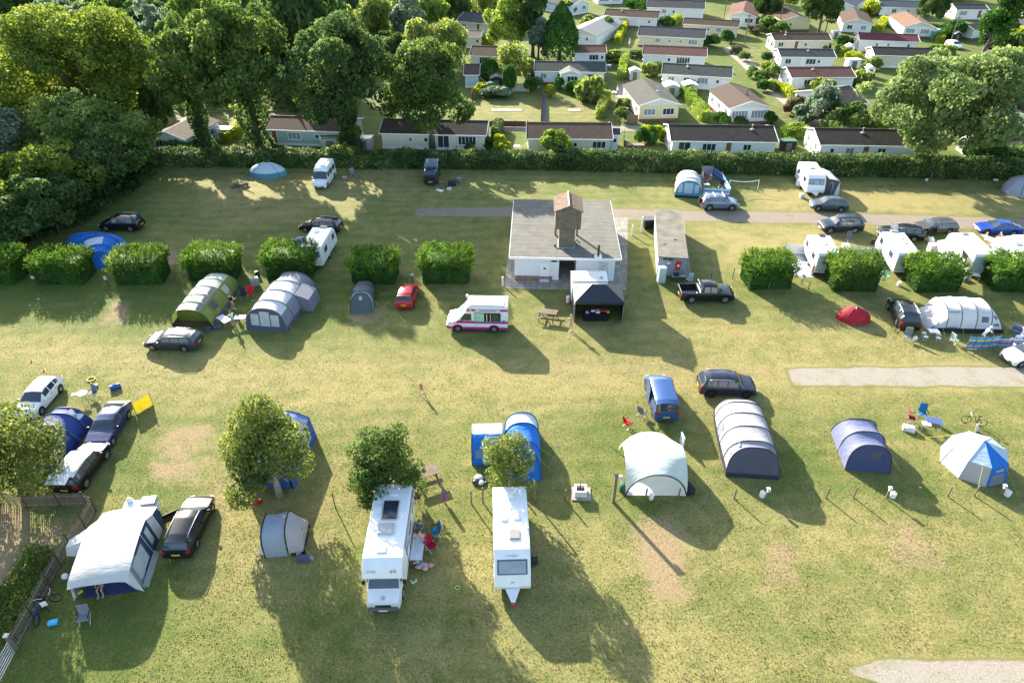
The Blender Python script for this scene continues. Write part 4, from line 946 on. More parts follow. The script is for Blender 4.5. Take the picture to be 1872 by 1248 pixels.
def pole(bx, by, ty, label, r=.13, lean=0):
 H = height_of(bx, by, ty); P = g(bx, by); t = thing('utility_pole', label, 'pole', P, 0, 'wooden utility poles')
 MB().tube([(0, 0, 0), (lean, 0, H)], [r, r * .7], 8).build('shaft', WOOD, t)
 MB().box((lean, 0, H - .4), (1.2, .1, .1)).build('crossarm', WOOD_DARK, t)
pole(1361, 80, 26, 'tall thin wooden pole beside the flower lawn', .14)
pole(1323, 36, -20, 'wooden pole at the top edge left of the red gable roof', .14)
pole(1508, 62, 22, 'wooden pole in front of the large dark tree', .14)
pole(1737, 80, 30, 'wooden pole left of the leaning conifer', .14)
pole(1422, 58, 2, 'leaning pale pole under the birch', .12)
# parasols and small garden things
def parasol(x, by, ty, label, mat=UPVC, open_=False):
 H = height_of(x, by, ty); P = g(x, by); t = thing('garden_parasol', label, 'parasol', P, 0, 'garden parasols')
 MB().cyl((0, 0, 0), (0, 0, H), .03, 6).build('pole', WHITE, t)
 m = MB(); R = 1.3 if open_ else .22
 n = 8; rows = [[(R * f * math.cos(2 * PI * j / n), R * f * math.sin(2 * PI * j / n), H - (.35 if open_ else H * .6) * f) for j in range(n)] for f in (0.02, .5, 1)]
 m.grid(rows, closed=True).build('canopy', mat, t)
parasol(1150, 88, 68, 'folded white parasol on the patio left of the slate-roofed home'); parasol(1128, 172, 155, 'folded white parasol on the patio by the yellow-cream home')
parasol(1471, 274, 254, 'folded beige parasol beside the white gable wall of the long dark-roofed home', M('beige_cloth', (.45, .38, .32), rough=.9))
def garden_set(x, y, label, mat=UPVC):
 P = g(x, y); t = thing('garden_table', label, 'table', P, 0, 'garden tables'); MB().cyl((0, 0, .7), (0, 0, .74), .5, 14).build('table_top', mat, t)
 for i in range(4):
  a = i * PI / 2 + .6; MB().cyl((.35 * math.cos(a), .35 * math.sin(a), 0), (.3 * math.cos(a), .3 * math.sin(a), .7), .025, 6).build('leg', mat, t)
for x, y, l in [(966, 142, 'round table on the terrace left of the long white house'), (1122, 176, 'white table on the patio beside the yellow-cream home'), (1132, 184, 'white table at the lower end of the same patio'), (1113, 126, 'table on the shaded lawn right of the long white house'), (1158, 108, 'pale table in the garden beside the reddish-roofed home'), (945, 276, 'pale round table by the side path before the hedge')]:
 garden_set(x, y, l)
# lawn slabs
for x0, y0, x1, y1, l in [(898, 199, 954, 204, 'left'), (1038, 199, 1062, 204, 'right')]:
 A, B, C, D_ = g(x0, y0), g(x1, y0), g(x1, y1), g(x0, y1)
 m = MB(); m.sheet([D_ + Vector((0, 0, .05)), C + Vector((0, 0, .05)), B + Vector((0, 0, .05)), A + Vector((0, 0, .05))], .06)
 struct(m.build('lawn_slab', M('old_concrete', (.33, .29, .25), rough=.95, var=.3, scale=2)))
# ================================================================ VEHICLES
def lerp_tab(tab, t):
 for a, b in zip(tab, tab[1:]):
  if t <= b[0]:
   f = (t - a[0]) / max(1e-6, b[0] - a[0]); f = f * f * (3 - 2 * f) * .35 + f * .65
   return [a[i] + (b[i] - a[i]) * f for i in range(len(a))]
 return list(tab[-1])
# t(front 0..1 rear), belt z, roof z, half width factor ; glass = windscreen / rear window t-ranges ; side windows
KINDS = {
 'hatch': dict(L=4.3, W=1.8, tab=[(0, .52, .53, .72), (.02, .64, .66, .86), (.10, .78, .82, .95), (.22, .88, .93, 1), (.25, .90, .97, 1), (.42, .93, 1.40, 1), (.55, .95, 1.47, 1), (.75, .98, 1.44, 1), (.87, 1.0, 1.32, .97), (.965, .95, 1.0, .93), (1, .70, .72, .86)], ws=(.25, .42), rw=(.87, .965), side=[(.40, .55), (.57, .72), (.74, .84)], wh=(.19, .80), wr=.32),
 'estate': dict(L=4.65, W=1.83, tab=[(0, .50, .51, .72), (.02, .62, .64, .86), (.10, .76, .80, .95), (.24, .88, .92, 1), (.27, .90, .96, 1), (.41, .93, 1.36, 1), (.55, .95, 1.45, 1), (.80, .97, 1.42, 1), (.92, .98, 1.33, .97), (.985, .93, .98, .93), (1, .70, .72, .88)], ws=(.27, .41), rw=(.92, .985), side=[(.39, .54), (.56, .71), (.73, .89)], wh=(.18, .78), wr=.33, rails=1),
 'suv': dict(L=4.65, W=1.9, tab=[(0, .60, .61, .76), (.02, .76, .78, .88), (.09, .92, .96, .95), (.22, 1.02, 1.06, 1), (.25, 1.04, 1.10, 1), (.38, 1.07, 1.55, 1), (.55, 1.08, 1.66, 1), (.80, 1.10, 1.62, 1), (.91, 1.10, 1.50, .97), (.985, 1.02, 1.08, .93), (1, .75, .77, .88)], ws=(.25, .38), rw=(.91, .985), side=[(.37, .53), (.55, .70), (.72, .88)], wh=(.19, .79), wr=.37, rails=1),
 'coupe': dict(L=4.7, W=1.87, tab=[(0, .48, .49, .72), (.02, .60, .62, .86), (.10, .74, .78, .95), (.27, .86, .90, 1), (.30, .88, .93, 1), (.46, .90, 1.30, 1), (.58, .92, 1.39, 1), (.74, .95, 1.31, 1), (.93, .98, 1.06, .97), (.985, .95, .97, .92), (1, .70, .72, .86)], ws=(.30, .46), rw=(.76, .925), side=[(.42, .60), (.62, .76)], wh=(.18, .79), wr=.34),
 'mpv': dict(L=4.7, W=1.9, tab=[(0, .62, .63, .78), (.02, .80, .82, .9), (.10, .98, 1.02, .96), (.16, 1.04, 1.10, 1), (.30, 1.10, 1.75, 1), (.40, 1.10, 1.88, 1), (.88, 1.12, 1.88, 1), (.96, 1.12, 1.80, .98), (.99, 1.1, 1.15, .95), (1, .8, .82, .93)], ws=(.16, .31), rw=(.96, .99), side=[(.30, .42), (.44, .66), (.68, .90)], wh=(.17, .80), wr=.33),
 'camper': dict(L=5.0, W=1.9, tab=[(0, .65, .66, .78), (.02, .85, .87, .9), (.10, 1.02, 1.08, .96), (.15, 1.08, 1.14, 1), (.28, 1.15, 1.95, 1), (.32, 1.15, 2.25, 1), (.42, 1.15, 2.42, 1), (.92, 1.16, 2.42, 1), (.98, 1.16, 2.3, .98), (.995, 1.1, 1.2, .97), (1, .7, .72, .95)], ws=(.15, .285), rw=(.98, .99), side=[(.27, .38), (.45, .64), (.72, .88)], wh=(.17, .80), wr=.33, sz=(1.22, 1.85)),
 'pickup': dict(L=5.2, W=1.93, tab=[(0, .70, .71, .80), (.02, .86, .88, .9), (.08, 1.02, 1.06, .96), (.21, 1.10, 1.15, 1), (.24, 1.12, 1.19, 1), (.36, 1.14, 1.68, 1), (.46, 1.15, 1.78, 1), (.60, 1.15, 1.74, 1), (.645, 1.15, 1.22, 1), (.66, 1.15, 1.16, 1), (.98, 1.12, 1.13, 1), (1, .80, .81, .95)], ws=(.24, .36), rw=(.60, .645), side=[(.35, .46), (.48, .58)], wh=(.18, .79), wr=.39),
 'jeep': dict(L=4.5, W=1.85, tab=[(0, .85, .86, .92), (.03, 1.10, 1.13, .96), (.24, 1.16, 1.20, .98), (.26, 1.18, 1.25, 1), (.31, 1.2, 1.85, 1), (.36, 1.2, 1.97, 1), (.94, 1.2, 1.97, 1), (.985, 1.2, 1.85, 1), (.995, 1.15, 1.2, 1), (1, .6, .62, 1)], ws=(.26, .315), rw=(.985, .995), side=[(.33, .48), (.5, .66), (.7, .9)], wh=(.17, .78), wr=.39),
}
def wheels(t, L, W, wh, wr, rimm=ALLOY, tw=.22):
 for f in wh:
  y = L / 2 - f * L
  for s in (-1, 1):
   m = MB(); x0, x1 = s * (W / 2 - tw), s * (W / 2 - .02); n = 20
   rows = []
   for x, r in ((x0, wr * .55), (x0, wr * .95), (x0 + s * .03, wr), (x1 - s * .03, wr), (x1, wr * .94), (x1, wr * .68)):
    rows.append([(x, r * math.cos(2 * PI * j / n), r * math.sin(2 * PI * j / n)) for j in range(n)])
   m.grid(rows, closed=True); o = m.build('wheel', RUBBER, t, smooth='auto'); o.location = (0, y, wr)
   r = MB(); q = wr * .66; xx = x1 - s * .035
   r.cyl((x0 + s * .02, 0, 0), (xx - s * .05, 0, 0), q, 16, 1); r.tube([(xx - s * .02, 0, 0), (xx + s * .02, 0, 0)], .06, 8)
   for k in range(5):
    a = 2 * PI * k / 5 + .3; r.box((xx, math.cos(a) * q * .5, math.sin(a) * q * .5), (.03, q * 1.0, .075), rx=a)
   ring = [[(xx + dx, rr_ * math.cos(2 * PI * j / 18), rr_ * math.sin(2 * PI * j / 18)) for j in range(18)] for dx, rr_ in ((-.02, q), (.015 * s, q), (.015 * s, q * .86), (-.02, q * .86))]
   r.grid(ring, closed=True); r.build('rim', [rimm, BLACK], o)

def place(a, b, mode, L, W, gap=0):
 """mode L/R: a=rear wheel, b=front wheel contact on that side; F/B: a,b = left,right corners in the photo of the near end"""
 A, B = g(*a), g(*b)
 if mode in 'LR':
  d = (B - A).normalized(); n = Vector((-d.y, d.x, 0)); c = (A + B) / 2 + (-n if mode == 'L' else n) * (W / 2 - .12)
  return c, math.atan2(d.y, d.x) - PI / 2
 d = (B - A).normalized(); n = Vector((-d.y, d.x, 0)); c = (A + B) / 2 + n * L / 2
 h = n if mode == 'B' else -n
 return c, math.atan2(h.y, h.x) - PI / 2

LAMP = M('headlamp', (.55, .58, .6), rough=.1, var=.1); TAIL = M('tail_lamp', (.35, .01, .01), rough=.25, var=.2); PLATE_Y = M('yellow_plate', (.6, .5, .05), rough=.5); PLATE_W = M('white_plate', (.65, .65, .62), rough=.5)

def car(kind, a, b, mode, mat, label, cat='car', name='parked_car', group='cars parked on the grass', L=None, W=None, roofm=None, rimm=ALLOY, opened=None, plates=True, turn=0, cargo=None, sc=1.0):
 K = KINDS[kind]; L = L or K['L']; W = (W or K['W']); c, rz = place(a, b, mode, L, W)
 t = thing(name, label, cat, (c.x, c.y, 0), rz + turn, group)
 w2 = W / 2; wr = K['wr']; wy = [f for f in K['wh']]; ts = sorted(set([i / 60 for i in range(61)] + [x[0] for x in K['tab']] + [v for p in ([K['ws'], K['rw']] + K['side']) for v in p]))
 tall = K['tab'][len(K['tab']) // 2][2] > 1.8
 rows = []
 for q in ts:
  _, bz, rz_, wf = lerp_tab(K['tab'], q); w = w2 * wf; y = L / 2 - q * L
  zb = .24 if not kind == 'jeep' else .42
  if kind in ('suv', 'pickup'): zb = .30
  for f in wy:
   dy = abs(y - (L / 2 - f * L)); R = wr + .065
   if dy < R: zb = max(zb, wr + math.sqrt(R * R - dy * dy))
  if q < .015 or q > .985: zb += .08
  bz = max(bz, zb + .04); rz_ = max(rz_, bz + .015); h = rz_ - bz; k = min(1, h / .4)
  rw_ = w * (.97 - (.20 if not tall else .06) * k)
  P = [(w * .95, zb), (w * 1.0, zb + (bz - zb) * .42), (w * .985, zb + (bz - zb) * .82), (w * .95, bz), (w * (.955 - .02 * k) - .01, bz + min(.04, h * .2)), (rw_ - .01, rz_ - h * .12 if h > .1 else rz_ - h * .3), (rw_ * .86, rz_), (0, rz_ + (.045 if h > .2 else .03))]
  if kind == 'pickup' and q > .655: P[4:] = [(w * .88, bz + .005), (w * .87, bz - .02), (w * .86, bz - .40 if q < .975 and q > .67 else bz), (0, bz - .42 if q < .975 and q > .67 else bz)]
  rows.append((q, [(x, y, z) for x, z in P]))
 body = MB(); glassm = {}
 def cell(key): return glassm.setdefault(key, MB())
 for i in range(len(rows) - 1):
  q0, A_ = rows[i]; q1, B_ = rows[i + 1]; qm = (q0 + q1) / 2
  for j in range(7):
   tgt = 'body'
   if j in (5, 6) and K['ws'][0] < qm < K['ws'][1] - .01: tgt = 'windscreen'
   if j in (5, 6) and K['rw'][0] < qm < K['rw'][1]: tgt = 'rear_window'
   if j == 4:
    for si, (s0, s1) in enumerate(K['side']):
     if s0 < qm < s1: tgt = 'side%d' % si
   if kind == 'camper' and j == 4 and tgt.startswith('side'): tgt = 'body'
   for s in (-1, 1):
    P = [A_[j], B_[j], B_[j + 1], A_[j + 1]]; P = [(p[0] * s, p[1], p[2]) for p in P]
    if s < 0: P = P[::-1]
    if tgt == 'body': body.poly(P, 1 if (roofm and j >= 5 and K['ws'][1] <= qm <= K['rw'][0]) else (2 if j == 0 and False else 0))
    elif tgt.startswith('side'): cell(tgt + ('a' if s < 0 else 'b')).poly(P)
    else: cell(tgt).poly(P)
 for q, R_ in (rows[0], rows[-1]):
  body.poly([(p[0], p[1], p[2]) for p in R_] + [(-p[0], p[1], p[2]) for p in R_[-2::-1]])
 bo = body.build('body', [mat, roofm or mat], t, fix=False)
 bm = bmesh.new(); bm.from_mesh(bo.data); bmesh.ops.remove_doubles(bm, verts=bm.verts, dist=.002); bmesh.ops.recalc_face_normals(bm, faces=bm.faces); bm.to_mesh(bo.data); bm.free()
 for p in bo.data.polygons: p.use_smooth = True
 bo.data.set_sharp_from_angle(angle=math.radians(40))
 for k, m in glassm.items(): m.build('side_window' if k.startswith('side') else k, GLASS, t, smooth=True)
 if kind == 'camper':
  z0, z1 = K['sz']
  for s in (-1, 1):
   for s0, s1 in K['side']:
    y0, y1 = L / 2 - s0 * L, L / 2 - s1 * L; MB().box((s * (w2 * .965), (y0 + y1) / 2, (z0 + z1) / 2), (.05, y0 - y1, z1 - z0)).build('side_window', GLASS, t)
 MB().box((0, 0, .36), (W * .74, L * .93, .30)).build('underbody', BLACK, t)
 wheels(t, L, W, wy, wr, rimm)
 _, bzf, _, wff = lerp_tab(K['tab'], .02); _, bzr, _, wfr = lerp_tab(K['tab'], .985)
 for s in (-1, 1):
  MB().box((s * w2 * wff * .80, L / 2 - .13, bzf - .06), (.32, .22, .14), rz=-s * .35).build('headlight', LAMP, t, bevel=.03)
  MB().box((s * w2 * wfr * .86, -L / 2 + .10, bzr - .14), (.24, .18, .20 if kind in ('hatch', 'estate', 'coupe') else .36), rz=s * .25).build('tail_light', TAIL, t, bevel=.03)
  _, bm_, _, wm_ = lerp_tab(K['tab'], K['ws'][0] + .07)
  MB().box((s * (w2 + .10), L / 2 - (K['ws'][0] + .07) * L, bm_ + .06), (.20, .10, .14)).build('wing_mirror', mat, t, bevel=.03)
 MB().box((0, L / 2 - .02, .42), (W * .62, .08, .16)).build('grille', BLACK, t, bevel=.02)
 MB().box((0, L / 2 + .02, .44), (.5, .02, .11)).build('number_plate', PLATE_W, t)
 MB().box((0, -L / 2 - .015, .62), (.5, .02, .11)).build('number_plate', PLATE_Y, t)
 # door shuts and handles
 dm = MB()
 for s in (-1, 1):
  for q in [K['side'][0][1] + .01] + ([K['side'][1][1] + .01] if len(K['side']) > 2 else []):
   dm.box((s * w2 * .985, L / 2 - q * L, .68), (.012, .015, .5))
   dm.box((s * (w2 + .0), L / 2 - (q - .03) * L, .83), (.03, .14, .03))
 dm.build('door_seam', BLACK, t)
 if K.get('rails'):
  _, b1, r1, f1 = lerp_tab(K['tab'], .42);
  for s in (-1, 1):
   _, b2, r2, _ = lerp_tab(K['tab'], .84)
   MB().tube([(s * w2 * .73, L / 2 - .42 * L, r1 + .02), (s * w2 * .73, L / 2 - .55 * L, r1 + .08), (s * w2 * .73, L / 2 - .80 * L, r2 + .07), (s * w2 * .73, L / 2 - .86 * L, r2)], .025, 6).build('roof_rail', ALLOY, t, smooth=True)
 return t, L, W

P_BLUEGREY = paint('blue_grey_paint', (.16, .21, .30), .5); P_DGREY = paint('dark_grey_paint', (.075, .09, .11), .4); P_NAVY = paint('navy_paint', (.02, .028, .05), .3)
P_BLACK = paint('black_paint', (.012, .013, .016), .1, .2); P_VOLVO = paint('warm_grey_paint', (.11, .105, .105), .4); P_BLUE = paint('bright_blue_paint', (.015, .055, .30), .2)
P_WHITE = paint('white_car_paint', (.72, .73, .74)); P_TBLUE = paint('deep_blue_paint', (.018, .03, .10), .1); P_MIDBLUE = paint('mid_blue_paint', (.045, .10, .27), .4); P_RED = paint('red_car_paint', (.42, .008, .02))
P_EST = paint('steel_grey_paint', (.04, .047, .06), .1)

cv, L_, W_ = car('suv', (1295.5, 385), (1336, 385), 'R', P_BLUEGREY, 'silver-blue off-roader with a spare wheel on the back beside the blue tunnel tent', L=4.5)
for y in (.35, -.75): MB().box((0, y, 1.72), (1.35, .09, .05)).build('roof_bar', WHITE, cv, bevel=.01)
MB().cyl((0, -2.28, .95), (0, -2.48, .95), .36, 18).build('spare_wheel', RUBBER, cv)
car('hatch', (1536.8, 388), (1494.7, 385.8), 'L', P_DGREY, 'small dark grey car in front of the caravan with the grey awning')
car('suv', (1562, 426.6), (1517, 427), 'L', P_NAVY, 'navy car with silver roof rails by the gravel track')
car('estate', (1670, 442), (1622, 437), 'L', P_BLACK, 'black car directly behind the middle caravan on the right', rimm=ALLOY)
vo, L_, W_ = car('estate', (1735, 428), (1690, 429), 'L', P_VOLVO, 'grey estate car with its front door open on the gravel track')
MB().box((W_ / -2 - .42, .55, .72), (.07, .95, .75), rz=.9).build('open_door', P_BLACK, vo, bevel=.03)
car('coupe', (1854, 432), (1800, 430), 'L', P_BLUE, 'bright blue coupe beside the gravel track')
car('coupe', (1912, 664), (1864, 671.5), 'L', P_WHITE, 'white convertible cut by the right edge', L=4.1)
car('suv', (1298.5, 726), (1361, 728), 'R', P_NAVY, 'dark navy crossover behind the grey four-hoop tunnel tent', L=4.5, rimm=BLACK)
car('estate', (338.7, 642.7), (285, 640.6), 'L', P_EST, 'steel grey estate car in front of the green tunnel tent', L=4.7)
car('suv', (239.5, 423.7), (199, 423), 'L', P_BLACK, 'black car parked near the shaded upper left corner of the field')
car('estate', (608, 428), (558, 424.5), 'L', P_BLACK, 'black estate car behind the caravan in the left hedge row', L=4.8)
car('hatch', (722, 568), (755.5, 569), 'B', P_RED, 'small red hatchback beside the small dark grey tent', L=3.9, W=1.72)
car('suv', (1636, 594), (1623.6, 568), 'L', P_BLACK, 'black car with silver rails between the red tent and the large white tent', L=4.7)
mp, L_, W_ = car('mpv', (1193, 774), (1240, 774), 'B', P_MIDBLUE, 'tall blue van-like car with its side door open, behind the white shelter', L=4.9, cat='van')
MB().box((-W_ / 2 - .08, -.1, 1.05), (.06, 1.2, 1.35)).build('sliding_door', P_MIDBLUE, mp, bevel=.03)
car('hatch', (111.5, 717), (80, 755), 'L', P_WHITE, 'white hatchback at the left by the small round table', L=4.35)
car('coupe', (237, 764), (209, 811), 'L', P_TBLUE, 'deep blue car beside the yellow windbreak', L=4.7)
bw, L_, W_ = car('suv', (160, 889.5), (196, 840), 'R', P_BLACK, 'black car with white roof and raised white tailgate', L=4.4, roofm=P_WHITE)
o = MB().box((0, 0, 0), (1.35, .75, .06)).build('raised_tailgate', P_WHITE, bw, bevel=.02); o.location = (0, -2.25, 1.72); o.rotation_euler = (.25, 0, 0)
bd, L_, W_ = car('estate', (361, 1001), (388, 937.5), 'R', P_BLACK, 'black estate car with one door open next to the trailer tent', L=4.7)
MB().box((-W_ / 2 - .40, .55, .72), (.07, 1.0, .72), rz=-.95).build('open_door', P_BLACK, bd, bevel=.03)
pk, L_, W_ = car('pickup', (1263, 554), (1321.5, 554), 'R', P_BLACK, 'black double-cab pickup truck by the grey cabin', 'pickup truck', 'pickup_truck')
MB().tube([(-.8, -.65, 1.15), (-.72, -.75, 1.72), (.72, -.75, 1.72), (.8, -.65, 1.15)], .04, 8).build('roll_bar', ALLOY, pk, smooth=True)
MB().box((0, -2.55, 1.12), (1.6, .06, .06)).build('tailgate_trim', ALLOY, pk)
cp, L_, W_ = car('camper', (612.8, 323), (598.4, 344.5), 'L', P_WHITE, 'white high-top campervan parked by the boundary hedge', 'campervan', 'campervan')
for y in (.2, -1.2): MB().box((-.1, y, 2.50), (.5, .5, .08)).build('roof_vent', WHITE, cp, bevel=.02)
MB().box((.78, -.6, 2.36), (.14, 2.3, .12)).build('awning_case', DARK, cp, bevel=.02)
jp, L_, W_ = car('jeep', (775, 341), (800, 341), 'B', P_NAVY, 'dark blue boxy off-roader with raised roof by the boundary hedge', 'off-roader', 'off_roader', W=1.85)
MB().box((0, .35, 2.12), (1.55, 2.9, .22)).build('roof_tent', M('navy_roof_box', (.03, .10, .22), rough=.35, var=.2, wave=('X', 1.3, .5)), jp, bevel=.04)
for s in (-1, 1): MB().tube([(s * .82, 1.6, 2.25), (s * .82, -1.0, 2.25)], .03, 6).build('roof_rail', ALLOY, jp)
o = MB().box((0, 0, 0), (1.5, .8, .07)).build('raised_tailgate', P_NAVY, jp, bevel=.02); o.location = (0, -2.6, 1.9); o.rotation_euler = (.35, 0, 0)
# distant car park
def far_car(x, y, mode_pts, mat, label, kind='hatch'): car(kind, *mode_pts, mat, label, group='cars in the park homes car park')
far_car(0, 0, ((1832, 92), (1806, 90), 'L'), P_DGREY, 'dark car parked beyond the leaning conifer', 'estate')
far_car(0, 0, ((1726, 84), (1746, 92), 'R'), P_WHITE, 'silver car behind the long light green hedge')
far_car(0, 0, ((1872, 88), (1850, 90), 'L'), P_BLUEGREY, 'silver car, uppermost in the car park')
far_car(0, 0, ((1882, 97), (1860, 99), 'L'), P_WHITE, 'white car, second row of the car park')
far_car(0, 0, ((1892, 108), (1868, 110), 'L'), P_WHITE, 'white car, lowest in the car park by the pale feathery tree', 'suv')

# ---------------- caravans
CW = paint('caravan_white', (.76, .77, .78), rough=.35); CGREY = paint('caravan_grey', (.34, .42, .44), rough=.4); C_TRIM = M('caravan_trim', (.32, .36, .42), rough=.4)
def caravan(a, b, L, label, front='F', W=None, H=2.5, near=None, rot=0, win='three', nose=.55, group='touring caravans', vents=None, endm=None, z0=.42):
 A, B = g(*a), g(*b); W = W or (B - A).length; c, rz = place(a, b, 'B', L, W); rz += rot
 t = thing('caravan', label, 'caravan', (c.x, c.y, 0), rz, group)
 # local: -y is the end nearest the camera
 y0, y1 = -L / 2, L / 2
 if front == 'F': prof = [(y0 + .10, z0), (y0, z0 + .35), (y0 + nose * .35, z0 + 1.0), (y0 + nose, H - .35), (y0 + nose * 1.45, H - .08), (y0 + nose * 1.9, H), (y1 - .25, H), (y1 - .05, H - .25), (y1, H - .9), (y1 - .02, z0)]
 else: prof = [(y0, z0), (y0, z0 + .5), (y0 + .06, H - .5), (y0 + .12, H - .12), (y0 + .3, H), (y1 - .9, H), (y1 - .4, H - .4), (y1, z0 + .4), (y1 - .1, z0)]
 m = MB().extr(prof, -W / 2, W / 2); m.build('body', CW, t, bevel=.06)
 MB().box((0, 0, z0 - .08), (W * .9, L * .92, .16)).build('chassis', BLACK, t)
 for s in (-1, 1):
  o = MB().cyl((s * (W / 2 - .2), 0, 0), (s * (W / 2 - .01), 0, 0), .33, 18).build('wheel', RUBBER, t); o.location = (0, -.2, .33)
  MB().cyl((s * (W / 2 - .03), 0, 0), (s * (W / 2 + .005), 0, 0), .2, 14).build('rim', ALLOY, o)
  for yy, ww in ((y0 + L * .28, .95), (y1 - L * .22, .8)):
   MB().box((s * (W / 2 + .01), yy, 1.62), (.04, ww, .62)).build('side_window', GLASS, t, bevel=.01)
 MB().box((W / 2 + .01, .2, 1.38), (.03, .62, 1.75)).build('door', M('door_grey', (.6, .62, .64), rough=.5), t, bevel=.01)
 MB().box((-W / 2 - .012, 0, .95), (.02, L * .82, .05)).build('stripe', C_TRIM, t);
 # window in the near end
 if win:
  sl = math.atan2(H - .35 - (z0 + 1.0), nose * .65) if front == 'F' else PI / 2 - .04
  zc = (z0 + 1.0 + H - .35) / 2; yc = y0 + nose * .675 - .03 if front == 'F' else y0 + .02
  fr = MB(); hh = (H - .35 - z0 - 1.0) / math.sin(sl) * .88
  o = MB().box((0, 0, 0), (W * .82, hh, .03)).build('front_window', M('window_surround', (.05, .07, .11), rough=.3), t, bevel=.01); o.location = (0, yc - .015, zc); o.rotation_euler = (sl, 0, 0)
  k = 3 if win == 'three' else 1
  for i in range(k):
   ww = [W * .2, W * .34, W * .2][i] if k == 3 else W * .76; xx = [-W * .28, 0, W * .28][i] if k == 3 else 0
   MB().box((xx, 0, -.0), (ww - .04, hh - .14, .05)).build('pane', M('caravan_pane', (.30, .34, .40), rough=.08, var=.3, scale=1) if k == 3 else GLASS_L, o, bevel=.01)
 if endm:
  MB().box((0, y0 - .012, (z0 + H) / 2 - .05), (W * .94, .02, H - z0 - .35)).build('end_panel', endm, t, bevel=.005)
  for sx in (-.3, .3): MB().box((sx * W, y0 - .03, z0 + .22), (.16, .03, .1)).build('tail_light', TAIL, t)
 if front == 'F':
  # drawbar
  MB().tube([(-.45, y0 + .3, z0), (0, y0 - .95, z0 + .02)], .05, 6).tube([(.45, y0 + .3, z0), (0, y0 - .95, z0 + .02)], .05, 6).build('drawbar', STEEL, t)
  MB().add([(-.42, y0 + .02, z0 + .1), (.42, y0 + .02, z0 + .1), (.10, y0 - .85, z0 + .1), (-.10, y0 - .85, z0 + .1), (-.42, y0 + .02, z0 + .2), (.42, y0 + .02, z0 + .2), (.10, y0 - .85, z0 + .16), (-.10, y0 - .85, z0 + .16)], [(3, 2, 1, 0), (4, 5, 6, 7), (0, 1, 5, 4), (1, 2, 6, 5), (2, 3, 7, 6), (3, 0, 4, 7)]).build('drawbar_cover', CW, t)
  MB().box((0, y0 - .95, z0 + .08), (.16, .28, .14)).build('hitch', RED, t, bevel=.02)
  MB().cyl((0, y0 - .6, 0), (0, y0 - .6, .6), .035, 8).build('jockey_wheel', STEEL, t)
 for (vx, vy, w_, l_, mt) in (vents or [(0, L * .05, .65, .75, 'r'), (-.3, L * .30, .38, .38, 'w'), (.3, -L * .1, .38, .38, 'w')]):
  MB().box((vx, vy, H + .05), (w_, l_, .11)).build('roof_hatch', {'r': M('tinted_hatch', (.25, .24, .22), rough=.25), 'w': WHITE, 's': M('solar_glass', (.03, .03, .05), rough=.1)}[mt], t, bevel=.03)
 return t, L, W
cb, cL, cW = caravan((905, 1088), (969.6, 1086), 6.2, 'white caravan nose-on to the camera beside the motorhome', W=2.1, win='one', nose=.9, H=2.55,
   vents=[(.18, -.85, .62, .68, 'r'), (-.40, .35, .36, .36, 'w'), (.35, .42, .36, .36, 'w'), (.03, 2.2, .4, .4, 'w')])
sl_ = math.atan2(2.55 - .35 - 1.42, .9 * .65)
text_mesh('ranger', .17, BLACK, cb, (0, -3.1 + .9 * 1.07, 2.33), (.62, 0, 0), spacing=1.7)
MB().box((cW / 2 + .3, -.9, .18), (.5, .45, .2)).build('step', DARK, cb, bevel=.02)
MB().box((0, -3.1 + .12, 1.02), (.18, .04, .07)).build('badge', STEEL, cb)
caravan((1472, 358.5), (1503.7, 359.5), 5.4, 'white caravan with three-part front window by the boundary hedge', win='three', nose=.5, W=2.2, H=2.5)
caravan((1488, 505), (1524, 507), 5.2, 'white caravan right of the cypress block with a pale windbreak beside it', front='B', W=2.15, win=None, endm=CGREY, vents=[(.2, 1.6, .6, .45, 's'), (.1, -.3, .38, .38, 'w'), (-.1, .5, .38, .38, 'w')])
caravan((1631, 504), (1668, 506), 5.8, 'middle white caravan on the right between two cypress blocks', front='B', W=2.15, win=None, endm=CGREY, vents=[(.1, 2.2, .8, .5, 'r'), (.3, .7, .38, .38, 'w'), (.3, -.4, .38, .38, 'w')])
caravan((1768, 507), (1807, 508), 5.9, 'white caravan under a wide white canopy on the right', front='B', W=2.2, win=None, endm=CGREY, vents=[(0, 1.8, .6, .5, 'r')])
caravan((554, 492), (593, 493), 5.6, 'white caravan behind the fifth cypress block in the left row', front='B', W=2.15, win='one', H=2.45, vents=[(.1, 2.0, .75, .45, 'r'), (-.3, .8, .4, .4, 'w')])
caravan((1850, 512), (1888, 514), 5.6, 'white caravan cut by the right edge', front='B', W=2.2, win=None)

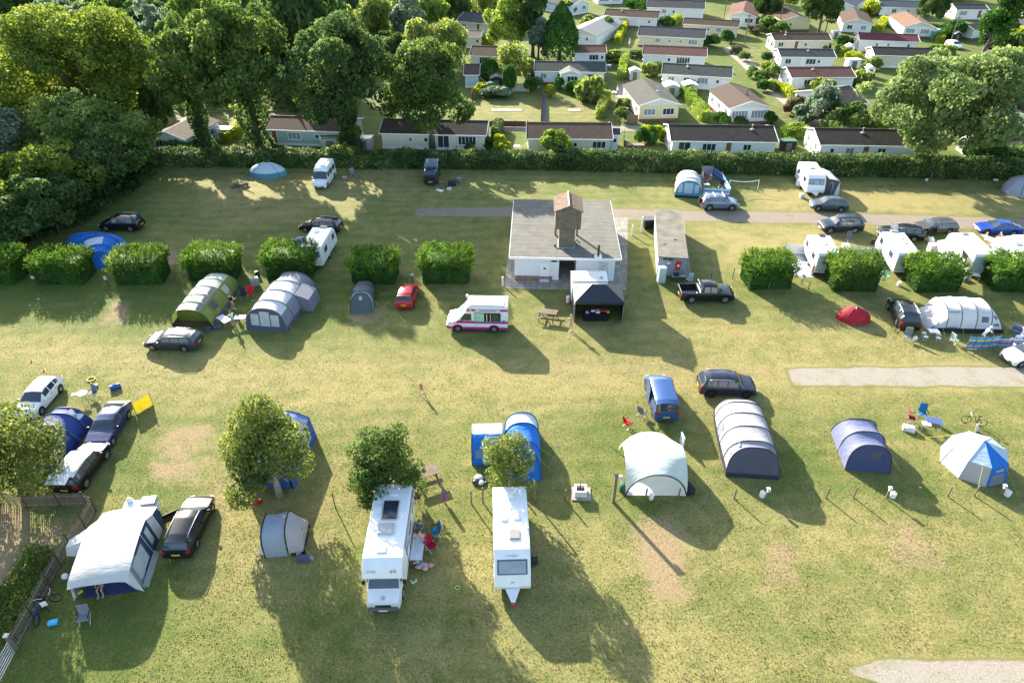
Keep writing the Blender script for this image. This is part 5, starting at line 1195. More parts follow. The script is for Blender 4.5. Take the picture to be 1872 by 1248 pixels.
# ---------------- motorhome
def motorhome():
 a, b = (677, 1120), (733, 1118); L = 7.0; W = 2.25; A, B = g(*a), g(*b); d = (B - A).normalized(); n = Vector((-d.y, d.x, 0)); c = (A + B) / 2 + n * L / 2
 t = thing('motorhome', 'white overcab motorhome with solar panel facing the camera', 'motorhome', (c.x, c.y, 0), math.atan2(n.y, n.x) - PI / 2 - .02)
 y0 = -L / 2; H = 2.95
 MB().extr([(y0 + 1.75, .45), (y0 + 1.75, 1.75), (y0 + .85, 1.90), (y0 + .72, 2.1), (y0 + .95, 2.6), (y0 + 1.5, H), (-y0 - .05, H), (-y0, H - .12), (-y0, .45)], -W / 2, W / 2).build('coach_body', CW, t, bevel=.07)
 # cab
 cab = MB(); rows = []
 for y, w, zb, zt in ((y0, .78, .35, .62), (y0 + .06, .90, .30, .92), (y0 + .55, .96, .30, 1.12), (y0 + .75, .97, .30, 1.20), (y0 + 1.35, .95, .30, 1.92), (y0 + 1.8, .95, .30, 1.95)):
  zs = zb; R = .40; yy = abs(y - (y0 + .98))
  if yy < R: zs = .34 + math.sqrt(R * R - yy * yy)
  rows.append([(-w, y, zs), (-w * 1.02, y, (zs + zt) / 2), (-w * .94, y, zt), (-w * .5, y, zt + .05), (w * .5, y, zt + .05), (w * .94, y, zt), (w * 1.02, y, (zs + zt) / 2), (w, y, zs)])
 cab.grid(rows); cab.poly(rows[0]); cab.build('cab', P_WHITE, t, smooth='auto')
 o = MB().add([(-.86, y0 + .70, 1.235), (.86, y0 + .70, 1.235), (.80, y0 + 1.32, 1.97), (-.80, y0 + 1.32, 1.97), (-.86, y0 + .74, 1.22), (.86, y0 + .74, 1.22), (.80, y0 + 1.36, 1.95), (-.80, y0 + 1.36, 1.95)], [(0, 1, 2, 3), (7, 6, 5, 4), (0, 4, 5, 1), (1, 5, 6, 2), (2, 6, 7, 3), (3, 7, 4, 0)]).build('windscreen', GLASS, t)
 MB().box((0, y0 - .04, .42), (1.7, .20, .26)).build('bumper', M('grey_bumper', (.10, .10, .11), rough=.6), t, bevel=.05)
 MB().box((0, y0 - .01, .66), (.9, .1, .1)).build('grille', BLACK, t, bevel=.02); MB().box((0, y0 - .16, .40), (.5, .02, .11)).build('number_plate', PLATE_W, t)
 MB().cyl((0, y0 + .22, 1.045), (0, y0 + .20, 1.075), .11, 12).build('bonnet_emblem', STEEL, t)
 for s in (-1, 1):
  MB().box((s * .70, y0 + .02, .74), (.36, .2, .16), rz=-s * .25).build('headlight', LAMP, t, bevel=.03)
  MB().box((s * 1.16, y0 + 1.0, 1.42), (.22, .14, .30)).build('wing_mirror', BLACK, t, bevel=.04)
  MB().box((s * .97, y0 + 1.35, 1.5), (.03, .55, .4)).build('side_window', GLASS, t)
  for yy in (y0 + .98, 1.55):
   o = MB().cyl((s * .80, 0, 0), (s * (W / 2 - .06 if yy > 0 else 1.0), 0, 0), .34, 20).build('wheel', RUBBER, t); o.location = (0, yy, .34); MB().cyl((s * .98, 0, 0), (s * (W / 2 - .04 if yy > 0 else 1.03), 0, 0), .19, 14).build('rim', ALLOY, o)
 for yy, ww in ((-.4, .9), (1.1, 1.1), (2.6, .8)): MB().box((W / 2 + .01, yy, 1.9), (.04, ww, .6)).build('side_window', GLASS, t, bevel=.01)
 MB().box((W / 2 + .012, .35, 1.35), (.03, .02, 1.7)).box((W / 2 + .012, -.95 + .3, 1.35), (.03, .02, 1.7)).build('door_seam', BLACK, t)
 MB().tube([(W / 2 + .08, y0 + 2.3, 2.72), (W / 2 + .08, -y0 - .4, 2.72)], .075, 8).build('awning_case', M('awning_grey', (.35, .37, .4), rough=.4), t, smooth=True)
 o = MB().box((.05, 1.35, H + .05), (.85, 1.35, .06)).build('solar_panel', M('solar_cells', (.03, .035, .06), rough=.12, var=.3, wave=('X', 2.5, .5)), t); MB().box((.05, 1.35, H + .03), (.95, 1.45, .05)).build('frame', ALLOY, o)
 MB().box((-.05, -.05, H + .07), (.95, .75, .12)).build('roof_hatch', M('smoked_hatch', (.42, .42, .42), rough=.3), t, bevel=.04)
 MB().box((-.12, -1.45, H + .05), (.55, .5, .08)).build('roof_hatch', WHITE, t, bevel=.03); MB().box((.1, 2.75, H + .04), (.5, .5, .07)).build('roof_hatch', CW, t, bevel=.03); MB().box((-.72, 1.4, H + .04), (.5, .5, .07)).build('roof_hatch', CW, t, bevel=.03)
 MB().cyl((.75, .95, H), (.75, .95, H + .10), .18, 16).build('satellite_dome', WHITE, t); MB().cyl((.92, 1.1, H), (.92, 1.1, H + .12), .07, 10).build('vent_cap', WHITE, t)
 # squiggle graphic and lettering on the overcab
 text_mesh('SUNHAVEN' and 'a/s', .34, RED, t, (.62, y0 + .90, 2.52), (1.17, 0, 0), 'graphic')
 g2 = MB(); pts = [Vector((-.85 + .5 * i / 23 , y0 + .865 + .02 * math.sin(i), 2.52 + .12 * math.sin(i * 1.3))) for i in range(24)]; g2.tube(pts, .008, 4); g2.build('graphic', C_TRIM, t)
motorhome()

# ---------------- ice cream van
def ice_cream_van():
 L, W = 5.4, 2.0; c, rz = place((905.5, 607), (841, 605.7), 'L', L, W)
 t = thing('ice_cream_van', 'white and magenta ice cream van with open serving window', 'ice cream van', (c.x, c.y, 0), rz)
 MAG = M('magenta_paint', (.42, .02, .22), rough=.35, var=.06); y = lambda f: L / 2 - f * L
 WY = (.175, .775); wr = .35
 prof_top = [(0, .62), (.01, .95), (.09, 1.12), (.15, 1.22), (.285, 2.02), (.31, 2.10), (.33, 2.62), (.36, 2.72), (.995, 2.72), (1, 2.66)]
 tab = [(q, z) for q, z in prof_top]; ts = sorted(set([i / 50 for i in range(51)] + [q for q, _ in prof_top]))
 def top(q):
  for a, b in zip(tab, tab[1:]):
   if q <= b[0]: return a[1] + (b[1] - a[1]) * (q - a[0]) / max(1e-6, b[0] - a[0])
  return tab[-1][1]
 rows = []
 for q in ts:
  zb = .32; zt = top(q); w = W / 2 * (1 - .12 * max(0, (.08 - q) / .08))
  for f in WY:
   dy = abs(y(q) - y(f)); R = wr + .07
   if dy < R: zb = max(zb, wr + math.sqrt(R * R - dy * dy))
  zb = min(zb, zt - .05); bands = [zb, max(zb, .50), max(zb, .98), max(zb, 1.20), max(1.2, zb), zt - .06 if zt > 1.3 else max(zb, zt - .06), zt]
  z1 = min(max(zb, .60), zt - .04); z2 = min(max(zb, .98), zt - .035); z3 = min(max(zb, 1.24), zt - .03); z4 = min(2.22, zt - .025) if zt > 1.3 else zt - .025; z4 = max(z4, z3); z5 = min(2.46, zt - .02) if zt > 1.3 else zt - .02; z5 = max(z4, z5)
  wt = w * (.94 if zt > 2.3 else (.88 if zt > 1.25 else .95)) if zt > 1.25 else w * .93
  ws = lambda z: w - (w - wt) * max(0, (z - 1.1)) / 1.6
  rows.append([(w * .98, y(q), zb), (w, y(q), z1), (w, y(q), z2), (w, y(q), z3), (ws(z4), y(q), z4), (ws(z5), y(q), z5), (ws(zt) - .03, y(q), zt - .02), (ws(zt) - .12, y(q), zt), (0, y(q), zt + .02)])
 body = MB()
 for i in range(len(rows) - 1):
  qm = (ts[i] + ts[i + 1]) / 2
  for j in range(8):
   mi = 0
   if j == 0: mi = 1
   if j == 2 and qm > .06: mi = 1
   if j == 4 and qm > .325: mi = 1
   if j == 1 and any(abs(qm - f) < .105 for f in WY): mi = 0
   for s in (-1, 1):
    P = [rows[i][j], rows[i + 1][j], rows[i + 1][j + 1], rows[i][j + 1]]; body.poly([(p[0] * s, p[1], p[2]) for p in P], mi)
 for R_ in (rows[0], rows[-1]): body.poly([tuple(p) for p in R_] + [(-p[0], p[1], p[2]) for p in R_[-2::-1]])
 bo = body.build('body', [P_WHITE, MAG], t, fix=False); bm = bmesh.new(); bm.from_mesh(bo.data); bmesh.ops.remove_doubles(bm, verts=bm.verts, dist=.002); bmesh.ops.recalc_face_normals(bm, faces=bm.faces); bm.to_mesh(bo.data); bm.free()
 for p in bo.data.polygons: p.use_smooth = True
 bo.data.set_sharp_from_angle(angle=math.radians(35))
 for f in WY:
  for s in (-1, 1):
   m = MB(); pts = [(s * (W / 2 + .01), y(f) + (wr + .12) * math.cos(a), wr + (wr + .12) * math.sin(a)) for a in [PI * k / 14 for k in range(15)]]; m.tube(pts, .055, 6).build('wheel_arch', MAG, t, smooth=True)
 wheels(t, L, W, WY, wr)
 MB().box((0, 0, .42), (W * .8, L * .9, .3)).build('underbody', BLACK, t)
 MB().box((0, L / 2 - .02, .50), (W * .88, .22, .34)).build('bumper', MAG, t, bevel=.05)
 a0, a1 = y(.155), y(.28)
 MB().add([(-.84, a0, 1.27), (.84, a0, 1.27), (.78, a1, 2.05), (-.78, a1, 2.05), (-.84, a0 - .04, 1.25), (.84, a0 - .04, 1.25), (.78, a1 - .04, 2.03), (-.78, a1 - .04, 2.03)], [(0, 1, 2, 3), (7, 6, 5, 4), (0, 4, 5, 1), (1, 5, 6, 2), (2, 6, 7, 3), (3, 7, 4, 0)]).build('windscreen', GLASS_L, t)
 # the side that faces the camera is the van's left side (x negative local)
 s = -1; X = -W / 2 - .012
 for sx in (-1, 1):
  xx = sx * (W / 2 + .004)
  MB().sheet([(xx, y(.215), 1.28), (xx, y(.405), 1.28), (xx * .975, y(.405), 1.98), (xx * .975, y(.30), 1.98)], .03).build('cab_window', GLASS, t)
  MB().box((sx * (W / 2 + .16), y(.235), 1.32), (.2, .12, .3)).build('wing_mirror', BLACK, t, bevel=.03); MB().box((sx * .8, L / 2 - .22, .98), (.3, .3, .2), rz=-sx * .3).build('headlight', LAMP, t, bevel=.04)
  MB().box((sx * .9, -L / 2 - .01, 1.1), (.12, .05, .5)).build('tail_light', TAIL, t)
 o = MB().box((X, (y(.46) + y(.885)) / 2, 1.66), (.05, y(.46) - y(.885), .86)).build('serving_window', BLACK, t)
 MB().box((X - .03, (y(.46) + y(.885)) / 2, 1.22), (.12, y(.46) - y(.885) + .06, .05)).build('serving_shelf', ALLOY, o)
 MB().box((X - .035, y(.54), 1.66), (.02, .82, .80)).build('menu_board', M('menu_board', (.35, .62, .50), rough=.5, var=.2, scale=6), o)
 mb = MB(); rr = random.Random(3)
 for i in range(26):
  zz = 1.34 + rr.random() * .64; mb.box((X - .05, y(.54) + rr.uniform(-.36, .36), zz), (.012, .055, .07), m=0 if zz < 1.65 else 1)
 mb.build('menu_pictures', [M('menu_blue', (.05, .2, .5)), M('menu_yellow', (.65, .6, .12))], o)
 MB().box((X - .03, y(.80), 1.66), (.02, .62, .72)).build('inner_glass', M('olive_glass', (.07, .08, .05), rough=.1), o)
 MB().box((X - .03, y(.66), 1.62), (.02, .05, .8)).box((X - .03, y(.72), 1.62), (.02, .04, .8)).build('window_post', WHITE, o)
 MB().box((X - .0, (y(.47) + y(.88)) / 2, 2.34), (.05, y(.47) - y(.88), .22)).build('sign_strip', M('sign_strip', (.48, .56, .66), rough=.5), t)
 text_mesh('SOFT ICE CREAM', .19, MAG, t, (X - .04, (y(.47) + y(.88)) / 2, 2.34), (PI / 2, 0, -PI / 2))
 MB().cyl((X - .01, y(.40), 2.34), (X - .05, y(.40), 2.34), .13, 16).build('round_emblem', M('menu_yellow', (.65, .6, .12)), t)
 MB().box((X + .02, y(.935), 1.27), (.03, .26, .2)).build('blue_sticker', M('menu_blue', (.05, .2, .5)), t)
 for yy, w_ in ((.45, .9), (.70, .9)): MB().box((0, y(yy), 2.76), (1.5, .02, .05)).build('roof_seam', STEEL, t)
 MB().box((-.35, y(.66), 2.78), (1.0, 3.0, .07)).build('roof_panel', P_WHITE, t, bevel=.02); MB().box((.1, y(.62), 2.84), (.35, .45, .06)).build('roof_vent', STEEL, t, bevel=.02)
 # ornamental cone on the cab roof
 cn = MB().cyl((.35, y(.33), 2.60), (.35, y(.33), 2.95), .03, 10, 0, .12).build('ornamental_cone', M('wafer_orange', (.55, .22, .05), rough=.7), t); MB().ball((.35, y(.33), 3.02), .14, nu=12, nv=8).build('ice_cream_scoop', WHITE, cn, smooth=True)
ice_cream_van()
# ================================================================ TENTS
T_BLUE = cloth('royal_blue_flysheet', (.015, .12, .46)); T_NAVY = cloth('navy_flysheet', (.055, .07, .17)); T_WHITE = cloth('white_flysheet', (.66, .66, .68)); T_GREY = cloth('light_grey_flysheet', (.42, .41, .44))
T_MGREY = cloth('mid_grey_flysheet', (.22, .23, .29)); T_DGREY = cloth('dark_grey_flysheet', (.085, .10, .13)); T_SAGE = cloth('sage_flysheet', (.38, .46, .37)); T_OLIVE = cloth('olive_flysheet', (.20, .24, .05))
T_TEAL = cloth('teal_flysheet', (.07, .26, .38)); T_PBLUE = cloth('pale_blue_flysheet', (.42, .56, .70)); T_SLATE = cloth('slate_green_flysheet', (.10, .125, .13)); T_BAND = cloth('pale_grey_flysheet', (.30, .34, .35))
T_DBLUE = cloth('deep_blue_flysheet', (.03, .07, .28)); T_RED = cloth('red_flysheet', (.45, .01, .03)); T_BRIGHT = cloth('bright_blue_flysheet', (.01, .17, .62)); T_ICE = cloth('ice_blue_flysheet', (.50, .62, .72))
T_EVENT = cloth('shelter_canvas', (.54, .60, .60)); T_LAV = cloth('lavender_grey_flysheet', (.30, .30, .38)); T_LITNAVY = cloth('sunlit_navy_flysheet', (.14, .16, .29))  # last cloth: navy with its sunlit sheen put into the colour
T_WIN = M('clear_tent_window', (.42, .45, .5), rough=.25, var=.15); T_WDARK = M('dark_tent_window', (.05, .055, .06), rough=.3, var=.2); POLE = M('dark_tent_pole', (.02, .02, .025), rough=.5)
SKIRT = M('mud_skirt', (.03, .035, .05), rough=.8)
GT = 'tents pitched on the field'

def arch(w, h, y, tilt=0, n=22, p=.78, fl=0):
 out = []
 for i in range(n + 1):
  a = PI * i / n; c, s = math.cos(a), math.sin(a)
  x = -w / 2 * math.copysign(abs(c) ** p, c); z = h * abs(s) ** (p + .04); out.append(Vector((x, y + tilt * z / max(h, .01), z)))
 return out

def tunnel(label, a, b, far, hoops, segm, bands=None, front='panel', fmat=None, bmat=None, fslope=.6, bslope=.5, wins=None, pole=POLE, guys=5, name='tunnel_tent', skirt=None, W=None, p=.78, sag=.05, sidewins=(), polew=.035, group=GT, L=None, loc=None, rz=None, rope=YROPE, extra=None):
 """hoops: (fraction along, width factor, height); segm: material per segment; bands {segment: [(i0,i1,mat)]} on the 22-step arch"""
 if loc is None:
  A, B = g(*a), g(*b); W = W or (B - A).length; c = (A + B) / 2
  if far: F = g(*far); d = F - c; L = L or d.length; rz = math.atan2(d.y, d.x) - PI / 2
  else: rz = ang(A, B)
 else: c = loc
 t = thing(name, label, 'tent', (c.x, c.y, 0), rz, group); n = 22; k = len(hoops)
 H = []
 for i, (f, wf, h) in enumerate(hoops):
  tilt = fslope if i == 0 else (-bslope if i == k - 1 else 0)
  y = f * L
  if i == 0: y = 0
  if i == k - 1: y = L
  H.append(arch(W * wf, h, y, tilt, n, p))
 for s in range(k - 1):
  P0, P1 = H[s], H[s + 1]; sub = []
  for q in range(5):
   f = q / 4; row = []
   for i in range(n + 1):
    v = P0[i].lerp(P1[i], f); sg = sag * math.sin(PI * f) * math.sin(PI * i / n); cdir = Vector((v.x, 0, v.z)); v = v - cdir * sg * .5; row.append(v)
   sub.append(row)
  bl = (bands or {}).get(s) or [(0, n, segm[s])]
  if skirt: bl = [(0, 1, skirt)] + [(max(1, x0), min(n - 1, x1), m) for x0, x1, m in bl] + [(n - 1, n, skirt)]
  for i0, i1, m in bl:
   mb = MB(); mb.grid([[r[i] for i in range(i0, i1 + 1)] for r in sub]); mb.build('mud_skirt' if m is skirt and skirt else 'flysheet', m, t, smooth=True, fix=False)
 for h in H: MB().tube([v * 1.0 + Vector((0, 0, .012)) for v in h], polew, 6, cap=False).build('hoop', pole, t, smooth=True)
 def endpan(h, m, y, sgn, nm):
  mb = MB(); base = [Vector((v.x, v.y + sgn * .012, v.z)) for v in h]; mb.poly(base);
  return mb.build(nm, m, t, fix=False)
 if front == 'panel':
  fp = endpan(H[0], fmat or segm[0], 0, -1, 'front_panel'); w, h = W * hoops[0][1], hoops[0][2]; sl = math.atan2(h, fslope)
  for (x0, x1, z0, z1, m) in (wins or []):
   pts = []
   for x, z in ((x0, z0), (x1, z0), (x1, z1), (x0, z1)): pts.append(Vector((x * w, fslope * z - .03, z * h)))
   MB().sheet(pts, .012).build('window', m, fp)
  if skirt: MB().sheet([Vector((-.49 * w, -.035, 0)), Vector((.49 * w, -.035, 0)), Vector((.475 * w, fslope * .14 - .035, .14 * h)), Vector((-.475 * w, fslope * .14 - .035, .14 * h))], .01).build('mud_skirt', skirt, t)
 elif front == 'open':
  i = H[1]; mb = MB(); mb.poly([Vector((v.x * .97, v.y, v.z * .97)) for v in i]); mb.build('inner_panel', fmat or T_DGREY, t, fix=False)
  m2 = MB(); m2.box((0, H[0][0].y + hoops[1][0] * L * .5, .012), (W * .9, hoops[1][0] * L * .85, .02)); m2.build('groundsheet', M('brown_groundsheet', (.12, .09, .05), rough=.9), t)
 endpan(H[-1], bmat or segm[-1], 0, 1, 'back_panel')
 for (s, side, i0, i1, f0, f1, m) in sidewins:
  P0, P1 = H[s], H[s + 1]; ii = (lambda i: i) if side == 'L' else (lambda i: n - i); pts = []
  for i, f in ((i0, f0), (i0, f1), (i1, f1), (i1, f0)):
   v = P0[ii(i)].lerp(P1[ii(i)], f); pts.append(v + Vector(((-1 if side == 'L' else 1) * .03, 0, .02)))
  if side == 'L': pts = pts[::-1]
  MB().sheet(pts, .012).build('side_window', m, t)
 rr = random.Random(len(label)); gp = 0
 for i in range(guys):
  h = H[i % k]; side = (-1) ** (i // k + i); idx = 6 if side < 0 else n - 6; v = h[idx]; e = Vector((v.x + side * rr.uniform(1.0, 1.5), v.y + rr.uniform(-.3, .3), 0));
  MB().tube([v, e], .009, 4).build('guy_rope', rope, t)
 return t

def dome(label, cx, cy, rx, ry, H, mats, rz=0, n=24, name='dome_tent', pw=2.2, band=None, rid=0, cone=.85, sides=None, loc=None, dip=0):
 c = loc or g(cx, cy); t = thing(name, label, 'tent', (c.x, c.y, 0), rz, GT); rows = []; m = 9
 for j in range(m + 1):
  f = j / m; row = []
  for i in range(n):
   a = 2 * PI * i / n; k = (abs(math.cos(a)) ** pw + abs(math.sin(a)) ** pw) ** (-1 / pw); r = math.cos(f * PI / 2) ** cone; z = H * math.sin(f * PI / 2) ** .9
   row.append(Vector((rx * k * math.cos(a) * (r * (1 - rid) + rid * (1 if abs(math.cos(a)) else 0) * (r * .5 + .5 * r ** .5)), ry * k * math.sin(a) * r, z * (1 - dip * (1 - r)))))
  rows.append(row)
 def part(j0, j1, i0, i1, mt, nm='flysheet'):
  mb = MB(); mb.grid([[rows[j][i % n] for i in range(i0, i1 + 1)] for j in range(j0, j1 + 1)]); mb.build(nm, mt, t, smooth=True, fix=False)
 for (j0, j1, i0, i1, mt) in mats: part(j0, j1, i0, i1, mt)
 for i in (n // 8, 3 * n // 8):
  pts = [rows[j][i] for j in range(m + 1)] + [rows[j][(i + n // 2) % n] for j in range(m, -1, -1)]
  MB().tube([v + Vector((0, 0, .015)) for v in pts], .025, 5, cap=False).build('pole', POLE, t, smooth=True)
 return t

# --- green tunnel tent
tunnel('long sage and olive green tunnel tent with its front standing open', (315, 602), (391, 598), (409, 524), [(0, 1, 2.05), (.16, 1, 2.1), (.34, 1, 2.1), (.54, 1, 2.1), (.74, .98, 2.05), (1, .92, 1.8)], [T_SAGE] * 5,
       bands={i: [(0, 5, T_OLIVE), (5, 15, T_SAGE), (15, 22, T_OLIVE)] for i in range(5)}, front='open', fmat=T_OLIVE, fslope=-.1, bslope=.5, pole=M('green_pole', (.07, .10, .07)), skirt=M('blue_grey_skirt', (.08, .10, .17), rough=.8),
       sidewins=[(1, 'R', 3, 6, .15, .85, T_WDARK), (1, 'R', 7.0 and 7, 9, .15, .85, T_WDARK), (2, 'R', 7, 9, .15, .85, T_WDARK), (0, 'R', 7, 9, .1, .9, T_WDARK), (3, 'R', 3, 6, .2, .8, T_SAGE)])
# --- grey inflatable
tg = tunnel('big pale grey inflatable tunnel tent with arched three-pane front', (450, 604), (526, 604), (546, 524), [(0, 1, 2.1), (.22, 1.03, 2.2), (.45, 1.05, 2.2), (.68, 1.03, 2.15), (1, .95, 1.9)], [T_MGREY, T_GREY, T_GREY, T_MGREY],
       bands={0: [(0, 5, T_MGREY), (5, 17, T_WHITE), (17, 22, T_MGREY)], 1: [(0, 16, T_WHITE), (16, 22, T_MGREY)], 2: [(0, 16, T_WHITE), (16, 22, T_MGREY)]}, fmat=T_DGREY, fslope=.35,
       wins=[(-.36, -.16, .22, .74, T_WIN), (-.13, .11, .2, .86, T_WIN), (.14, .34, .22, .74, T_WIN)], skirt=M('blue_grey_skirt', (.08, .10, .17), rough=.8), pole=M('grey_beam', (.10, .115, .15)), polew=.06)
pz = MB();
for (y0, y1) in ((3.5, 5.6),):
 pz.add([(1.6, y0, 0), (3.0, y0, 0), (2.8, y0, 1.3), (1.5, y0, 1.75), (1.6, y1, 0), (3.0, y1, 0), (2.8, y1, 1.3), (1.5, y1, 1.75)], [(0, 1, 2, 3), (7, 6, 5, 4), (0, 4, 5, 1), (1, 5, 6, 2), (2, 6, 7, 3), (3, 7, 4, 0)])
pz.build('side_porch', T_MGREY, tg)
# --- small dark grey
tunnel('small dark grey tent with one pale band left of the red hatchback', (639, 574), (682, 571), (669, 528), [(0, .92, 1.5), (.30, 1, 1.62), (.62, 1, 1.5), (1, .85, 1.2)], [T_BAND, T_SLATE, T_SLATE], fmat=T_SLATE, fslope=1.1, p=.72, wins=[(-.08, .05, .66, .86, T_WIN)], guys=3, skirt=None)
# --- blue white by enclosure
tunnel('blue-fronted tunnel tent with white roof beside the windbreak enclosure', (1233, 360), (1282, 364), (1256, 334), [(0, 1, 2.05), (.28, 1.02, 2.15), (.62, 1, 2.15), (1, .92, 1.9)], [T_WHITE, T_WHITE, T_WHITE], fmat=T_TEAL, fslope=.5,
       wins=[(-.40, -.24, .3, .78, T_PBLUE), (-.18, .14, .28, .86, T_PBLUE), (.2, .36, .3, .78, T_PBLUE)], skirt=SKIRT, pole=M('grey_blue_pole', (.15, .17, .2)))
# --- navy tunnel on the right
tunnel('navy three-hoop tunnel tent standing alone on the right', (1547, 863), (1624, 861), (1556, 791), [(0, 1, 2.0), (.46, 1.02, 2.1), (.98, 1, 1.9)], [T_LITNAVY, T_LITNAVY], bands={0: [(0, 15, T_LITNAVY), (15, 22, T_NAVY)], 1: [(0, 15, T_LITNAVY), (15, 22, T_NAVY)]}, fmat=T_NAVY, fslope=.55, bslope=.6, wins=[(-.02, .22, .5, .78, T_DGREY)], sag=.16, p=.7)  # roof and left side take the navy with painted-in sun sheen
# --- grey four hoop
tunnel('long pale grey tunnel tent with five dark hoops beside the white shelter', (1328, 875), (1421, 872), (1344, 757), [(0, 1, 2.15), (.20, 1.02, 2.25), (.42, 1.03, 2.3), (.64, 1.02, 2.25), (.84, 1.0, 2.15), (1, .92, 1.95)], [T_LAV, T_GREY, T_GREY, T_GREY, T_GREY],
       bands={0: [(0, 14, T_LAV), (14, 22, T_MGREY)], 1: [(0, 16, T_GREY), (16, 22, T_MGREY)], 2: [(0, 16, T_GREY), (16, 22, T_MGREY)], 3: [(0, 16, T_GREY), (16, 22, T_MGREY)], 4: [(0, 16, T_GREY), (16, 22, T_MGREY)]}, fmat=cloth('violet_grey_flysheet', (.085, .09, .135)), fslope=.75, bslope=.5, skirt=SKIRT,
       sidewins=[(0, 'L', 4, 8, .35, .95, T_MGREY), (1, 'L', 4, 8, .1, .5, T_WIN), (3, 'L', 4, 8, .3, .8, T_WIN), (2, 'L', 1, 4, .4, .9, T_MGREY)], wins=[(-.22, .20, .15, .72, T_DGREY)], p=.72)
# --- royal blue with wing
tb = tunnel('royal blue tent with pale rear half and a side wing, behind the small leafy tree', (924, 880), (991, 877), (953, 792), [(0, .96, 1.95), (.36, 1.02, 2.1), (.72, 1.06, 2.25), (1, 1, 2.15)], [T_BRIGHT, T_BRIGHT, T_ICE], fmat=T_BRIGHT, fslope=1.0, bslope=.1,
       bands={1: [(0, 22, T_BRIGHT)], 2: [(0, 4, T_BRIGHT), (4, 18, T_ICE), (18, 22, T_BRIGHT)]}, guys=8, sag=.08, polew=.05, pole=M('blue_pole', (.02, .05, .15)), wins=[(-.3, .3, .3, .55, M('blue_mesh_window', (.10, .20, .42), rough=.5))])
wg = MB(); rowsw = []
for x in (-3.55, -2.9, -2.2, -1.4): rowsw.append([(x, 3.0 - 1.45 * math.copysign(abs(math.cos(PI * i / 18)) ** .75, math.cos(PI * i / 18)), 2.0 * math.sin(PI * i / 18) ** .8) for i in range(19)])
for nm, i0, i1, mt in (('wing_front', 0, 8, T_BRIGHT), ('wing_back', 8, 18, T_ICE)): MB().grid([r[i0:i1 + 1] for r in rowsw]).build(nm, mt, tb, smooth=True, fix=False)
MB().poly(rowsw[0]).build('wing_end', T_ICE, tb, fix=False); MB().tube(rowsw[0], .035, 6).build('hoop', POLE, tb, smooth=True); MB().tube(rowsw[-1], .035, 6).build('hoop', POLE, tb, smooth=True)
MB().sheet([Vector((-3.3, 1.48, .75)), Vector((-2.1, 1.48, .75)), Vector((-2.1, 1.70, 1.35)), Vector((-3.3, 1.70, 1.35))], .012).build('window', M('blue_mesh_window', (.10, .20, .42), rough=.5), tb)
# --- deep blue left
tunnel('deep blue tunnel tent squeezed between the left tree and the cars', (38, 862), (104, 860), (138, 772), [(0, 1, 1.9), (.25, 1, 2.05), (.5, 1, 2.05), (.76, 1, 2.0), (1, .95, 1.8)], [T_DBLUE] * 4, fmat=T_DBLUE, fslope=.4, bslope=.35, sag=.12, sidewins=[(3, 'R', 4, 9, .15, .85, T_WIN), (1, 'R', 3, 8, .2, .8, T_WDARK)], W=2.9, rope=M('green_rope', (.2, .5, .2)))
# --- bright blue in the left row (two pods)
tunnel('bright blue tent with a wide rear pod between two cypress blocks', (170, 496), (200, 486), (186, 448), [(0, .8, 1.5), (.35, 1, 1.8), (.7, 1.3, 1.75), (1, 1.1, 1.5)], [T_BRIGHT] * 3, bands={1: [(0, 7, T_BRIGHT), (7, 13, T_ICE), (13, 22, T_BRIGHT)]}, W=3.0, fslope=.9, bslope=.7, sag=.1)
dome('second bright blue pod leaning on the bright blue tent near the black car', 178, 447, 3.4, 1.3, 1.35, [(0, 9, 0, 24, T_BRIGHT)], rz=-.12, rid=.3)
# --- large white tent, hoops across the view
A, B = g(1704, 607), g(1836, 611); rzw = ang(A, B) + PI / 2;
tl = tunnel('largest white family tent with windowed side, behind the striped windbreak', None, None, None, [(0, .92, 1.75), (.22, 1, 2.1), (.42, 1.02, 2.2), (.62, 1.02, 2.2), (.80, 1, 2.1), (1, .85, 1.2)], [T_WHITE] * 5, loc=B + Vector((-math.sin(ang(A, B)), math.cos(ang(A, B)), 0)) * 1.85, rz=rzw, L=(B - A).length + .3, W=3.7, front='panel', fslope=1.0, bslope=1.3, skirt=SKIRT,
       sidewins=[(0, 'L', 2, 6, .25, .8, T_WDARK), (1, 'L', 2, 7, .1, .9, T_WIN), (1, 'L', 3, 5, .25, .7, T_WDARK), (3, 'L', 1, 7, .15, .9, T_BAND)], guys=6, p=.7)
